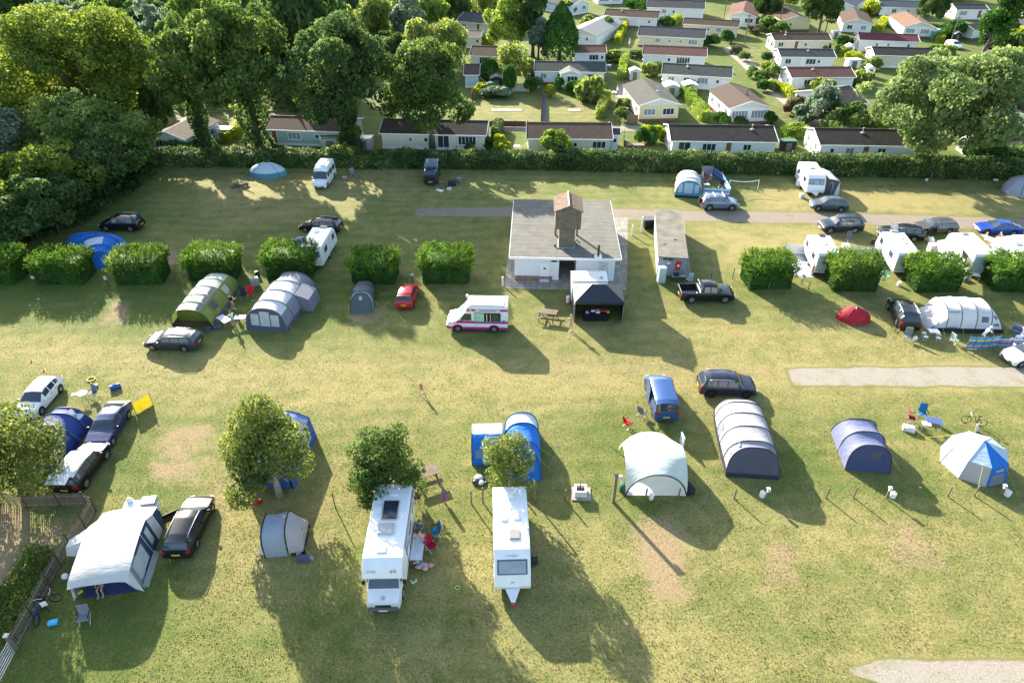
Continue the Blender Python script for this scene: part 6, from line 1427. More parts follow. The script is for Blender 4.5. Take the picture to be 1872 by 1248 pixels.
# --- trailer tent
def trailer_tent():
 NR, FR = g(262, 1083), g(299, 966); d = (FR - NR).normalized(); n = Vector((d.y, -d.x, 0)); W = 3.15; L = (FR - NR).length + .9; c = NR - n * (W / 2 + .28); rz = math.atan2(d.y, d.x) - PI / 2
 t = thing('trailer_tent', 'large white-roofed trailer tent with navy side walls beside the slatted fence', 'tent', (c.x, c.y, 0), rz, GT); w = W / 2
 prof = [(-.35, 1.72), (0, 1.98), (.9, 2.12), (2.6, 2.28), (2.75, 2.26), (4.7, 2.28), (L - .9, 1.62), (L - .1, 1.35)]
 prof[5] = (L - 1.9, 2.2)
 mb = MB(); rows = []
 for y, z in prof:
  rows.append([Vector((w * u * (1.0 if abs(u) < .9 else 1.02), y, z - .16 * abs(u) ** 3 + .02 * math.sin(y * 3 + u * 4))) for u in (-1, -.75, -.5, -.25, 0, .25, .5, .75, 1)])
 mb.grid(rows).build('roof_canvas', cloth('cream_white_canvas', (.64, .64, .62), .06, .3), t, smooth='auto', fix=False)
 NAV = cloth('navy_canvas', (.04, .07, .16)); MESH = M('side_mesh', (.20, .24, .30), rough=.5, var=.2)
 for s in (-1, 1):
  x = s * w * 1.0; zt = lambda y: next((a[1] + (b[1] - a[1]) * (y - a[0]) / (b[0] - a[0]) for a, b in zip(prof, prof[1:]) if a[0] <= y <= b[0]), 1.3) - .17
  ys = [.25, 1.3, 2.5, 2.7, 3.8, L - 1.9, L - .9, L - .15]
  for y0, y1, mt in zip(ys, ys[1:], [MESH, NAV, NAV, NAV, NAV, T_WHITE, NAV]):
   MB().sheet([Vector((x + s * .22, y0, 0)), Vector((x + s * .22, y1, 0)), Vector((x, y1, zt(y1))), Vector((x, y0, zt(y0)))], .012).build('side_wall', mt, t)
  MB().sheet([Vector((x + s * .20, .55, .45)), Vector((x + s * .20, 2.2, .45)), Vector((x + s * .06, 2.2, 1.75)), Vector((x + s * .06, .55, 1.75))], .012).build('side_window', T_WIN, t)
  MB().sheet([Vector((x + s * .19, 3.0, .55)), Vector((x + s * .19, L - 2.1, .55)), Vector((x + s * .05, L - 2.1, 1.75)), Vector((x + s * .05, 3.0, 1.75))], .012).build('side_window', T_WIN, t)
  MB().sheet([Vector((x + s * .50, .3, .01)), Vector((x + s * .50, 2.8, .01)), Vector((x + s * .26, 2.8, .32)), Vector((x + s * .26, .3, .32))], .012).build('mud_flap', T_BAND, t)
  MB().tube([(x + s * .36, .25, 0), (x, .25, 1.85)], .03, 6).build('pole', STEEL, t); MB().tube([(x + s * .36, 2.6, 0), (x, 2.6, 2.08)], .03, 6).build('pole', STEEL, t)
  MB().sheet([Vector((x, .25, 1.82)), Vector((x + s * .35, .05, .02)), Vector((x + s * .02, -.05, .5)), Vector((x - s * .15, -.33, 1.6))], .012).build('front_flap', T_WHITE, t)
 MB().sheet([Vector((-w, 2.62, 0)), Vector((w, 2.62, 0)), Vector((w, 2.62, 2.05)), Vector((-w, 2.62, 2.05))], .012).build('inner_wall', NAV, t)
 MB().box((0, 1.4, .015), (W * .95, 2.5, .03)).build('groundsheet', M('blue_groundsheet', (.03, .05, .14), rough=.8), t)
 # bedroom wing on the left, trailer box behind
 MB().add([(-w, 2.7, .5), (-w - 1.5, 2.9, .6), (-w - 1.5, L - 1.9, .6), (-w, L - 1.9, .5), (-w, 2.7, 2.0), (-w - 1.35, 3.0, 1.25), (-w - 1.35, L - 2.0, 1.25), (-w, L - 1.9, 2.0)], [(3, 2, 1, 0), (4, 5, 6, 7), (0, 1, 5, 4), (1, 2, 6, 5), (2, 3, 7, 6)]).build('bed_wing', T_WHITE, t)
 MB().box((.35, L + .15, .6), (2.0, 1.5, .75)).build('trailer_box', CW, t, bevel=.05); MB().box((.9, L + .6, 1.05), (.9, .7, .3)).build('trailer_lid', M('grey_lid', (.35, .37, .4)), t, bevel=.04)
 for s in (-1, 1): MB().cyl((.35 + s * .95, L, .3), (.35 + s * 1.1, L, .3), .3, 16).build('wheel', RUBBER, t)
 MB().ball((-.35, L + .9, 1.0), .22, sc=(1, .8, 1.3)).build('gas_bottle_cover', WHITE, t, smooth=True)
 MB().box((-.9, 1.6, .35), (.7, .5, .7)).box((.2, 2.0, .3), (.9, .5, .6)).box((1.0, 1.2, .22), (.5, .5, .45)).build('camp_kit', DARK, t, bevel=.03)
trailer_tent()
# --- small grey awning tent in front of the ash tree
def drive_away():
 A, B = g(483, 1019), g(557, 1014); c = (A + B) / 2; t = thing('awning_tent', 'small pale grey drive-away awning tent under the airy tree', 'tent', (c.x, c.y, 0), ang(A, B), GT); D = 2.3
 def hoop(x, h, dy0=0, dy1=0): return [Vector((x, D / 2 - (D / 2 + dy0) * math.copysign(abs(math.cos(PI * i / 16)) ** .6, math.cos(PI * i / 16)), h * math.sin(PI * i / 16) ** .62)) for i in range(17)]
 H = [hoop(-1.15, 1.85), hoop(-.5, 1.8), hoop(.28, 2.05), hoop(1.15, 1.0, -.1)]
 MB().grid(H[:3]).build('flysheet', T_PBLUE if 0 else cloth('blue_grey_flysheet', (.33, .38, .47)), t, smooth=True, fix=False); MB().grid(H[2:]).build('flysheet', T_GREY, t, smooth=True, fix=False)
 MB().poly(H[0]).build('side_panel', T_GREY, t, fix=False); MB().poly(H[3]).build('side_panel', T_GREY, t, fix=False)
 for h in (H[0], H[2]): MB().tube(h, .05, 6).build('hoop', POLE, t, smooth=True)
 MB().tube([H[2][12] + Vector((.08, 0, .06)), H[3][12] + Vector((-.1, 0, .08)), H[3][8] + Vector((-.1, 0, .12)), H[3][4] + Vector((-.1, 0, .08)), H[3][0] + Vector((-.1, .05, .1))], .025, 5).build('door_zip', POLE, t)
 MB().box((.1, .03, .12), (2.4, .03, .24)).build('mud_skirt', SKIRT, t); MB().box((1.19, D / 2, .15), (.03, D, .3)).build('mud_skirt', SKIRT, t)
 MB().sheet([Vector((-1.19, .15, 0)), Vector((-1.6, .3, 0)), Vector((-1.25, .35, 1.3)), Vector((-1.2, .2, 1.3))], .012).build('side_flap', T_WHITE, t)
 for x, y in ((2.2, 1.9), (2.0, 2.3), (1.9, -.5), (.4, -.7)): MB().tube([(min(x, 1.1), 1.0 if y > 0 else .2, 1.0), (x, y, 0)], .008, 4).build('guy_rope', YROPE, t)
drive_away()
# --- awning on the caravan by the hedge
def lean_awning(a, b, D, label, h0=2.25, h1=1.85, roofm=None, frontm=None, group='caravan awnings'):
 A, B = g(*a), g(*b); W = (B - A).length; c = (A + B) / 2; t = thing('caravan_awning', label, 'awning', (c.x, c.y, 0), ang(A, B), group); w = W / 2
 roofm = roofm or T_WHITE; frontm = frontm or T_DGREY
 MB().grid([[Vector((-w, y, h0)), Vector((-w * .4, y, h0 - .03)), Vector((w * .3, y, h1 + .12)), Vector((w * .85, y, h1)), Vector((w * .95, y, h1 - .3))] for y in (-.05, D * .3, D * .6, D)]).build('roof_canvas', roofm, t, smooth=True, fix=False)
 MB().sheet([Vector((-w, 0, 0)), Vector((w * .45, 0, 0)), Vector((w * .85, 0, h1 - .25)), Vector((w * .85, 0, h1 - .02)), Vector((-w, 0, h0 - .03))], .012).build('front_wall', frontm, t)
 MB().sheet([Vector((w * .45, -.01, 0)), Vector((w * 1.25, -.01, 0)), Vector((w * .95, -.01, h1 - .35)), Vector((w * .85, -.01, h1 - .2))], .012).build('corner_wall', T_WHITE, t)
 MB().sheet([Vector((w * 1.25, 0, 0)), Vector((w * 1.25, D, 0)), Vector((w * .95, D, h1 - .3)), Vector((w * .95, 0, h1 - .3))], .012).build('side_wall', roofm, t)
 MB().tube([Vector((-w * .55, -.05, 0)), Vector((-w * .55, -.05, 1.5)), Vector((-w * .3, -.05, 1.8)), Vector((-w * .05, -.05, 1.5)), Vector((-w * .05, -.05, 0))], .035, 6).build('doorway', T_WHITE, t, smooth=True)
 for y in (0, D): MB().tube([(w * .95, y, h1 - .3), (w * 1.25 + 1.3, y - .4, 0)], .008, 4).build('guy_rope', YROPE, t)
lean_awning((1506, 357), (1530, 357), 3.4, 'white and dark grey awning on the right side of the caravan by the hedge')
lean_awning((1806, 488), (1836, 488), 3.0, 'white curved awning wing right of the canopied caravan', frontm=T_WHITE)
# big sun canopy left of the third caravan and a domed awning at the right edge
def sun_canopy():
 P = [g(1716, 474, 2.1), g(1762, 476, 2.5), g(1742, 436, 2.5), g(1714, 440, 2.2)]; c = sum(P, Vector()) / 4; c.z = 0
 t = thing('sun_canopy', 'plain white sun canopy stretched out left of the caravan', 'canopy', c, 0, 'caravan awnings')
 MB().sheet([p - c for p in P], .012).build('canvas', T_WHITE, t)
 for p in (P[0], P[3]): MB().cyl(p - c, Vector((p.x - c.x, p.y - c.y, 0)), .025, 6).build('pole', STEEL, t)
sun_canopy()
dome('white rounded awning tent at the right edge above the last cypress block', 1858, 474, 2.6, 2.4, 2.5, [(0, 9, 0, 24, T_WHITE)], rid=.2)
dome('pale grey rounded awning left of the caravan in the left row', 551, 470, 1.6, 2.4, 2.0, [(0, 9, 0, 24, T_LAV)], rid=.2)
# --- low white and blue tent by the hedge
tw = dome('low white tent with blue lower band at the upper left by the hedge', 491, 320, 2.55, 1.5, 1.75, [(0, 2, 0, 24, T_TEAL), (2, 9, 0, 24, T_ICE)], rz=.03, rid=.3, pw=1.6, cone=1.3)
for p0, p1 in (((-2.2, -.4, .9), (-3.6, -1.2, 0)), ((0, -1.4, .8), (0, -2.4, 0)), ((2.1, 0, 1.0), (3.4, .3, 0))): MB().tube([p0, p1], .009, 4).build('guy_rope', YROPE, tw)
# --- red dome
tr = dome('small red dome tent with a pale patch on its flysheet', 1559, 583, 1.55, 1.2, 1.3, [(0, 9, 6, 24, T_RED), (0, 5, 0, 6, T_RED), (5, 9, 0, 6, T_DGREY)], rz=-.1, pw=1.5, cone=1.5)
MB().sheet([Vector((-.45, -1.19, .08)), Vector((.5, -1.19, .08)), Vector((.05, -.60, .95))], .012).build('door_mesh', T_WDARK, tr)
MB().sheet([Vector((-.75, -.35, .78)), Vector((-.35, -.55, .95)), Vector((.0, -.1, 1.36)), Vector((-.5, .1, 1.08))], .012).build('vent_flap', T_WHITE, tr)
dome('blue-grey tent cut by the right edge beside the hedge', 1862, 350, 2.2, 1.8, 1.9, [(0, 9, 0, 12, T_LAV), (0, 9, 12, 24, cloth('blue_grey_flysheet', (.33, .38, .47)))], rz=.4, rid=.2)
# --- octagonal tent
def octagon():
 c = g(1777, 848); t = thing('octagonal_tent', 'eight-sided blue and white tent with a tall blue door', 'tent', (c.x, c.y, 0), -.5, GT); R0, R1, z1, zt = 2.15, 1.80, 1.45, 2.25
 ring = lambda R, z, k: Vector((R * math.cos(PI / 8 + PI * k / 4), R * math.sin(PI / 8 + PI * k / 4), z))
 for k in range(8):
  wallm = [T_WHITE, T_WHITE, T_WHITE, T_WHITE, T_WHITE, T_GREY, T_BAND, T_GREY][k]; roofm = [T_PBLUE, T_WHITE, T_PBLUE, T_WHITE, T_WHITE, T_PBLUE, T_BRIGHT, T_PBLUE][k]
  MB().poly([ring(R0, 0, k), ring(R0, 0, k + 1), ring(R1, z1, k + 1), ring(R1, z1, k)]).build('wall_panel', wallm, t, fix=False)
  MB().poly([ring(R1, z1, k), ring(R1, z1, k + 1), Vector((0, 0, zt))]).build('roof_panel', roofm, t, fix=False)
  MB().tube([ring(R0 + .01, 0, k), ring(R1 + .01, z1, k), Vector((0, 0, zt + .01))], .02, 5).build('pole', T_BRIGHT if k in (6, 7, 5) else T_WHITE, t)
 a, b, cc, d_ = ring(R0, 0, 6), ring(R0, 0, 7), ring(R1, z1, 7), ring(R1, z1, 6); o = Vector((0, -.03, 0))
 q = lambda u, v: (a.lerp(b, u)).lerp(d_.lerp(cc, u), v) + (a + b).normalized() * .03
 MB().sheet([q(.02, .55), q(.98, .55), q(.98, 1), q(.02, 1)], .01).build('door_top', T_BRIGHT, t); MB().sheet([q(.02, 0), q(.14, 0), q(.14, .6), q(.02, .6)], .01).build('door_edge', T_BRIGHT, t); MB().sheet([q(.86, 0), q(.98, 0), q(.98, .6), q(.86, .6)], .01).build('door_edge', T_BRIGHT, t)
 MB().sheet([q(.2, .08), q(.8, .08), q(.8, .50), q(.2, .50)], .014).build('door_mesh', T_MGREY, t); MB().sheet([q(.3, .70), q(.75, .70), q(.75, .82), q(.3, .82)], .018).build('white_patch', T_WHITE, t)
 for an in (-2.2, -2.8, 2.7, -.6, -1.5): MB().tube([(R1 * math.cos(an), R1 * math.sin(an), z1), (3.3 * math.cos(an), 3.3 * math.sin(an), 0)], .009, 4).build('guy_rope', YROPE, t)
octagon()
# --- event shelter
def shelter():
 A, B = g(1143, 905), g(1255, 906); W = (B - A).length; D = 4.1; c = (A + B) / 2; t = thing('event_shelter', 'square white domed event shelter with a dark front arch', 'shelter', (c.x, c.y, 0), ang(A, B) + .0, GT); N_ = 18
 def S(u, v):
  e = max(abs(u), abs(v)); z = 2.25 * (1 - abs(u * v) ** 2.6) ** .62 * (1 - .13 * (u * u + v * v) / 1.0); z = max(0, z)
  return Vector((u * W / 2 * (1 + .0 * v), D / 2 + v * D / 2, z))
 MB().grid([[S(-1 + 2 * i / N_, -1 + 2 * j / N_) for i in range(N_ + 1)] for j in range(N_ + 1)]).build('canopy', T_EVENT, t, smooth=True, fix=False)
 edge = [S(-1 + 2 * i / N_, -1) for i in range(N_ + 1)]
 MB().tube([p + Vector((0, -.02, .01)) for p in edge], .045, 6).build('front_arch', POLE, t, smooth=True)
 MB().poly([p + Vector((0, .01, -.01)) for p in edge]).build('front_wall', T_WHITE, t, fix=False)
 MB().poly([S(1, -1 + 2 * i / N_) for i in range(N_ + 1)]).build('side_wall', T_EVENT, t, fix=False)
 for x, y in ((-1, 1), (1, 1), (-1, -1), (1, -1)): MB().tube([(x * W / 2, D / 2 + y * D / 2, .02), (x * (W / 2 + .6), D / 2 + y * (D / 2 + .6), 0)], .012, 4).build('peg_rope', POLE, t)
 MB().tube([(-W / 2, D, .05), (-W / 2 - .25, D + .1, 0)], .02, 5).build('leg', POLE, t)
shelter()
# --- frame tent behind the airy tree
def frame_tent():
 A, B = g(448, 895), g(534, 888); W = (B - A).length; L = 5.2; c = (A + B) / 2; t = thing('frame_tent', 'tall blue and white frame tent mostly hidden by the airy tree', 'tent', (c.x, c.y, 0), ang(A, B) - .16, GT); w = W / 2
 e, r = 1.75, 2.35; BL = cloth('cobalt_canvas', (.05, .11, .42));
 MB().grid([[Vector((-w, y, e)), Vector((-w * .45, y, e + .42)), Vector((0, y, r)), Vector((w * .45, y, e + .42)), Vector((w, y, e))] for y in (0, L * .33, L * .66, L)]).build('roof_canvas', cloth('pale_cobalt_canvas', (.17, .24, .52)), t, fix=False)
 for s in (-1, 1):
  MB().sheet([Vector((s * (w + .25), 0, 0)), Vector((s * (w + .25), L, 0)), Vector((s * w, L, e)), Vector((s * w, 0, e))], .012).build('side_wall', BL, t)
  MB().sheet([Vector((s * (w + .18), L * .4, .5)), Vector((s * (w + .18), L * .85, .5)), Vector((s * (w + .06), L * .85, 1.45)), Vector((s * (w + .06), L * .4, 1.45))], .012).build('side_window', M('greenish_window', (.30, .42, .40), rough=.3), t)
 for y in (0, L): MB().poly([Vector((-w, y, 0)), Vector((w, y, 0)), Vector((w, y, e)), Vector((w * .45, y, e + .42)), Vector((0, y, r)), Vector((-w * .45, y, e + .42)), Vector((-w, y, e))]).build('end_wall', BL, t, fix=False)
 for y in (0, L * .5, L): MB().tube([(-w, y, e + .01), (-w * .45, y, e + .44), (0, y, r + .02), (w * .45, y, e + .44), (w, y, e + .01)], .03, 5).build('frame_pole', M('blue_pole', (.02, .05, .15)), t)
 for y in (.2, 1.6, 3.2): MB().tube([(w, y, e), (w + 1.3, y - .5, 0)], .009, 4).build('guy_rope', YROPE, t)
frame_tent()
# --- black gazebo, trailer
def gazebo():
 A, B = g(1049, 588), g(1137, 589); W = (B - A).length; D = 3.0; c = (A + B) / 2; t = thing('gazebo', 'black pop-up gazebo in front of the white block', 'gazebo', (c.x, c.y, 0), ang(A, B)); w = W / 2; e = 2.15; r = 3.1
 BK = M('black_polyester', (.012, .016, .028), rough=.42, var=.2, spec=.7, trans=.05)
 q = [Vector((-w - .05, -.05, e)), Vector((w + .05, -.05, e)), Vector((w + .05, D + .05, e)), Vector((-w - .05, D + .05, e))]; k = [Vector((-w * .3, D / 2, r)), Vector((w * .3, D / 2, r))]
 MB().poly([q[0], q[1], k[1], k[0]]).poly([q[1], q[2], k[1]]).poly([q[2], q[3], k[0], k[1]]).build('roof_canvas', BK, t, fix=False)
 MB().poly([q[3], q[0], k[0]]).build('left_roof_panel', M('glare_painted_polyester', (.62, .60, .57), rough=.5, var=.1), t, fix=False)['label'] = 'left face of the black canopy with sun glare painted pale'  # pale colour stands in for sun glare on the black fabric
 for a, b in zip(q, q[1:] + q[:1]): MB().sheet([a - Vector((0, 0, .24)), b - Vector((0, 0, .24)), b, a], .012).build('valance', BK, t)
 for x in (-w, w):
  for y in (0, D): MB().box((x, y, e / 2), (.05, .05, e)).build('leg', STEEL, t)
 for a, b in ((q[3], q[0]), (q[2], q[3]), (q[1], q[2])):
  a2, b2 = a.copy(), b.copy(); a2.z = b2.z = .02; MB().sheet([a2 * .99, b2 * .99, b, a], .012).build('side_curtain', BK, t)
 MB().box((-w - .03, -.03, e - .15), (.12, .1, .12)).build('corner_cap', WHITE, t)
 return c, ang(A, B)
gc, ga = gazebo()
tt = thing('display_table', 'trestle table under a black cloth beneath the black gazebo', 'table', g(1089, 583), 0); MB().box((0, 0, .38), (2.3, .75, .76)).build('table_cloth', M('black_cloth', (.012, .013, .018), rough=.9), tt, bevel=.03)
for i, (x, y, w_, d_, h_, m_, lab) in enumerate([(-.85, -.1, .32, .3, .12, M('violet_box', (.30, .27, .45)), 'small violet box on the left end of the black table'), (.12, 0, .38, .5, .14, M('pale_tray', (.5, .52, .62)), 'pale flat tray in the middle of the black table'),
 (.50, .12, .26, .3, .16, RED, 'left red box of two on the black table'), (.80, .12, .26, .3, .16, RED, 'right red box of two on the black table'), (-.30, .12, .34, .26, .10, WHITE, 'crumpled white paper bag on the black table'), (1.05, -.05, .25, .3, .14, M('lime_cloth', (.2, .4, .05)), 'lime green packet at the right end of the black table')]):
 P = g(1089, 583); o = MB().box((0, 0, h_ / 2), (w_, d_, h_)).box((0, 0, h_ + .01), (w_ * .9, d_ * .9, .03)).build('display_box', m_, bevel=.015); o.location = (P.x + x, P.y + y, .775); tag(o, lab, 'box')
def catering():
 A, B = g(1046, 556), g(1105, 556); c = g(1076, 558) + Vector((0, 1.1, 0)); t = thing('catering_trailer', 'white box trailer with a black open hatch behind the gazebo', 'trailer', (c.x, c.y, 0), 0)
 MB().box((0, 0, 1.45), (3.3, 1.9, 2.1)).build('body', CW, t, bevel=.04); MB().box((.05, -.955, 1.9), (2.9, .03, .6)).build('hatch_opening', BLACK, t)
 MB().box((0, -1.35, 2.42), (3.25, .85, .05), rx=.12).build('hatch_flap', M('glossy_white_sheet', (.5, .48, .46), rough=.25, var=.2), t)
 MB().box((0, 0, 2.53), (3.35, 1.95, .05)).build('roof', M('pinkish_white_roof', (.66, .62, .60), rough=.4, var=.1), t); MB().ball((1.1, -.3, 2.6), .16).build('roof_vent', STEEL, t)
 for s in (-1, 1): MB().cyl((s * 1.0, -.9, .32), (s * 1.0, -.7, .32), .32, 16).build('wheel', RUBBER, t)
catering()

# --- windbreaks
WB_STR = None
def stripe_mat(name, cols):
 if name in MATS: return MATS[name]
 m = bpy.data.materials.new(name); t = nt(m); N = t.nodes; Lk = t.links; b = N['Principled BSDF']; b.inputs['Roughness'].default_value = .8
 tc = N.new('ShaderNodeTexCoord'); s = N.new('ShaderNodeSeparateXYZ'); Lk.new(tc.outputs['Object'], s.inputs[0]); r = N.new('ShaderNodeValToRGB'); r.color_ramp.interpolation = 'CONSTANT'
 mr = N.new('ShaderNodeMapRange'); mr.inputs['From Max'].default_value = 1.3; Lk.new(s.outputs['Z'], mr.inputs['Value']); Lk.new(mr.outputs[0], r.inputs['Fac'])
 e = r.color_ramp.elements; e[0].position = 0; e[0].color = [*cols[0][1], 1]; e[1].position = cols[1][0]; e[1].color = [*cols[1][1], 1]
 for p, c in cols[2:]: x = e.new(p); x.color = [*c, 1]
 Lk.new(r.outputs['Color'], b.inputs['Base Color']); MATS[name] = m; return m
BL_, YE_, OR_, LB_, MA_ = (.03, .20, .50), (.60, .52, .25), (.50, .20, .08), (.06, .32, .60), (.25, .04, .06)
WB1 = stripe_mat('striped_windbreak', [(0, BL_), (.18, YE_), (.24, OR_), (.29, LB_), (.36, BL_), (.54, MA_), (.58, OR_), (.62, YE_), (.72, LB_), (.80, LB_)])
WB2 = stripe_mat('blue_windbreak', [(0, (.02, .10, .28)), (.40, (.30, .36, .18)), (.46, (.02, .12, .34)), (.76, (.30, .36, .18)), (.81, (.02, .10, .30))])
def windbreak(pts, h, mat, label, posts=True, group='windbreaks', pm=None):
 P = [g(*p) for p in pts]; c = P[0].copy(); t = thing('windbreak', label, 'windbreak', c, 0, group); mb = MB()
 Q = []
 for a, b in zip(P, P[1:]):
  for i in range(4): Q.append(a.lerp(b, i / 4) + Vector((.04 * math.sin(i * 2), .04 * math.sin(i * 3 + 1), 0)) - c)
 Q.append(P[-1] - c); mb.grid([[q + Vector((0, 0, .04)) for q in Q], [q + Vector((0, 0, h * (.97 + .03 * math.sin(i)))) for i, q in enumerate(Q)]])
 o = mb.build('fabric', mat, t, fix=False); md = o.modifiers.new('thickness', 'SOLIDIFY'); md.thickness = .01
 for p in P: MB().cyl(p - c, p - c + Vector((0, 0, h + .15)), .022, 6).build('stake', pm or WOOD, t)
windbreak([(1765, 637), (1778, 638), (1793, 638), (1806, 637), (1820, 635)], 1.25, WB1, 'blue and yellow striped windbreak in front of the large white tent')
windbreak([(1820, 635), (1845, 636), (1868, 636), (1874, 624), (1862, 612), (1847, 606)], .95, stripe_mat('dull_striped_windbreak', [(0, BL_), (.2, YE_), (.25, (.12, .10, .25)), (.45, OR_), (.49, (.05, .15, .4)), (.62, YE_), (.66, LB_)]), 'duller striped windbreak closing the play area at the right edge')
windbreak([(1281, 322), (1302, 322)], 1.4, T_LAV, 'pale mesh windbreak panel against the hedge side of the enclosure')
windbreak([(1302, 322), (1318, 333), (1325, 345)], 1.3, WB2, 'dark blue striped windbreak curving round the enclosure')
windbreak([(1325, 345), (1332, 357), (1333, 362), (1284, 359)], 1.2, stripe_mat('patterned_windbreak', [(0, (.04, .2, .5)), (.3, (.6, .65, .7)), (.5, (.1, .35, .6)), (.7, (.65, .68, .7)), (.85, (.05, .25, .5))]), 'blue and white patterned windbreak behind the silver-blue off-roader')
windbreak([(249, 757), (280, 739)], 1.05, cloth('yellow_windbreak_cloth', (.75, .64, .05), .05, .4), 'plain yellow windbreak panel by the deep blue car')
windbreak([(1434, 461), (1478, 464)], 1.0, T_WHITE, 'white windbreak left of the caravan with the solar panel')
windbreak([(1552, 466), (1606, 470)], 1.1, T_WHITE, 'white windbreak between the first two right caravans')
windbreak([(1482, 503), (1493, 484)], 1.2, cloth('beige_cloth_panel', (.55, .47, .34)), 'beige windbreak panel standing at the end of the pale groundsheet')
def mat_sheet(name, pts, mat, label, z=.02):
 P = [g(*p) for p in pts]; c = sum(P, Vector()) / len(P); o = MB().sheet([p - c + Vector((0, 0, z)) for p in P], .015).build(name, mat, loc=c); return tag(o, label, 'groundsheet')
mat_sheet('groundsheet', [(1448, 505), (1488, 507), (1482, 462), (1452, 462)], M('pale_groundsheet', (.36, .38, .42), rough=.8, var=.15), 'pale grey groundsheet left of the caravan with the solar panel')
mat_sheet('groundsheet', [(1600, 507), (1628, 507), (1616, 476), (1598, 476)], M('green_groundsheet', (.12, .30, .20), rough=.8, var=.15), 'green groundsheet beside the middle right caravan')
# ================================================================ TOILET BLOCK, CABIN
def toilet_block():
 z = 2.75; A, B = g(931, 471, z), g(1136, 474.5, z); a = ang(A, B); W = (B - A).length; c = (A + B) / 2; nrm = Vector((-math.sin(a), math.cos(a), 0)); D = g(1034, 367, z).y - c.y
 t = thing('toilet_block', 'white flat-roofed toilet block with a wooden tank tower on its roof', 'building', (c.x, c.y, 0), a); w = W / 2
 WB = M('white_block_wall', (.70, .73, .78), rough=.8, var=.05); ww = w - .5; y0 = .55; hz = z - .06
 # front wall with a deep recess
 xr0, xr1 = -.55, 1.15
 MB().box(((-ww + xr0) / 2, y0 + 2, hz / 2), (xr0 + ww, 4, hz)).box(((ww + xr1) / 2, y0 + 2, hz / 2), (ww - xr1, 4, hz)).box((0, (y0 + 4 + D - .4) / 2, hz / 2), (2 * ww, D - .4 - y0 - 4, hz)).build('wall', WB, t)
 MB().box(((xr0 + xr1) / 2, y0 + 3.9, 1.5), (1.0, .1, 2.0)).build('inner_door', M('grey_door', (.45, .48, .52)), t)
 MB().box(((-ww + xr0) / 2 - .3, y0 - .1, .22), (xr0 + ww - .7, .2, .44)).build('brick_base', M('worn_brick', (.26, .16, .12), rough=.9, var=.4, scale=3), t)
 RF = M('roofing_felt', (.165, .158, .14), rough=.95, var=.2, scale=.7, wave=('Y', .36, .82)); MB().box((0, D / 2, z + .04), (W, D, .12)).build('roof', RF, t)
 MB().box((0, -.02, z - .02), (W + .02, .06, .24)).build('fascia', UPVC, t); MB().box((-w - .02, D / 2, z - .02), (.05, D, .22)).box((w + .02, D / 2, z - .02), (.05, D, .22)).build('fascia', UPVC, t)
 MB().box((-.9, D * .5, z + .11), (.12, D, .03)).build('roof_seam', M('seam', (.10, .10, .10)), t)
 y = y0 - .02
 d1 = MB().box((-1.95, y - .03, 1.05), (.95, .06, 1.95)).build('door', UPVC, t); MB().box((-1.95, y - .07, 1.35), (.28, .02, .16)).build('door_sign', BLACK, d1); MB().box((-1.95, y - .15, .12), (.98, .5, .24)).build('door_step', M('pale_step', (.5, .54, .6)), d1)
 MB().box((-1.05, y - .02, 2.15), (.55, .05, .16)).build('vent_window', BLACK, t); MB().box((2.1, y - .02, 2.42), (.9, .05, .12)).build('name_board', BLACK, t)
 text_mesh('TOILETS', .10, UPVC, t, (2.1, y - .05, 2.42), (PI / 2, 0, 0))
 d2 = MB().box((3.85, y - .03, 1.1), (.85, .06, 2.05)).build('door', M('pale_blue_door', (.5, .58, .66)), t)
 MB().box((3.85, y - .07, 1.75), (.4, .02, .14)).box((3.85, y - .07, 1.3), (.35, .02, .08)).build('yellow_notice', M('notice_yellow', (.5, .5, .08)), d2)
 # tank tower
 CL = M('timber_cladding', (.17, .145, .11), rough=.9, var=.3, scale=2, wave=('X', 2.3, .6)); yt = g(1035, 455, z).y - c.y; xt = g(1035, 455, z).x - c.x - .05
 lo = MB().box((xt, yt + .8, z + 1.05), (1.55, 1.6, 2.1)); lo.build('tower_shaft', CL, t)
 MB().box((xt, yt + .78, z + .14), (1.75, 1.8, .1)).build('lead_flashing', M('lead', (.28, .30, .32), rough=.6), t)
 z1, z2 = z + 2.1, z + 4.05; yc = yt + 1.62
 MB().box((xt + .05, yc, (z1 + z2) / 2), (2.5, 3.1, z2 - z1)).build('tower_tank_house', CL, t)
 for sx in (-1, 1):
  MB().box((xt + .05 + sx * 1.1, yc + 1.2, (z + z1) / 2), (.2, .2, z1 - z)).build('tower_leg', WOOD, t)
 hw = 1.42; za = z2 + .5; MB().add([(xt + .05 - 1.25, yc - 1.55, z2), (xt + .05 + 1.25, yc - 1.55, z2), (xt + .05, yc - 1.55, za - .06), (xt + .05 - 1.25, yc + 1.55, z2), (xt + .05 + 1.25, yc + 1.55, z2), (xt + .05, yc + 1.55, za - .06)], [(0, 1, 2), (5, 4, 3)]).build('gable', CL, t)
 r = MB();
 for s in (-1, 1): r.add([(xt + .05 + s * hw, yc - 1.75, z2 - .10), (xt + .05 + s * hw, yc + 1.75, z2 - .10), (xt + .05, yc + 1.75, za), (xt + .05, yc - 1.75, za), (xt + .05 + s * hw, yc - 1.75, z2), (xt + .05 + s * hw, yc + 1.75, z2), (xt + .05, yc + 1.75, za + .1), (xt + .05, yc - 1.75, za + .1)], [(0, 1, 2, 3), (7, 6, 5, 4), (0, 4, 5, 1), (1, 5, 6, 2), (2, 6, 7, 3), (3, 7, 4, 0)])
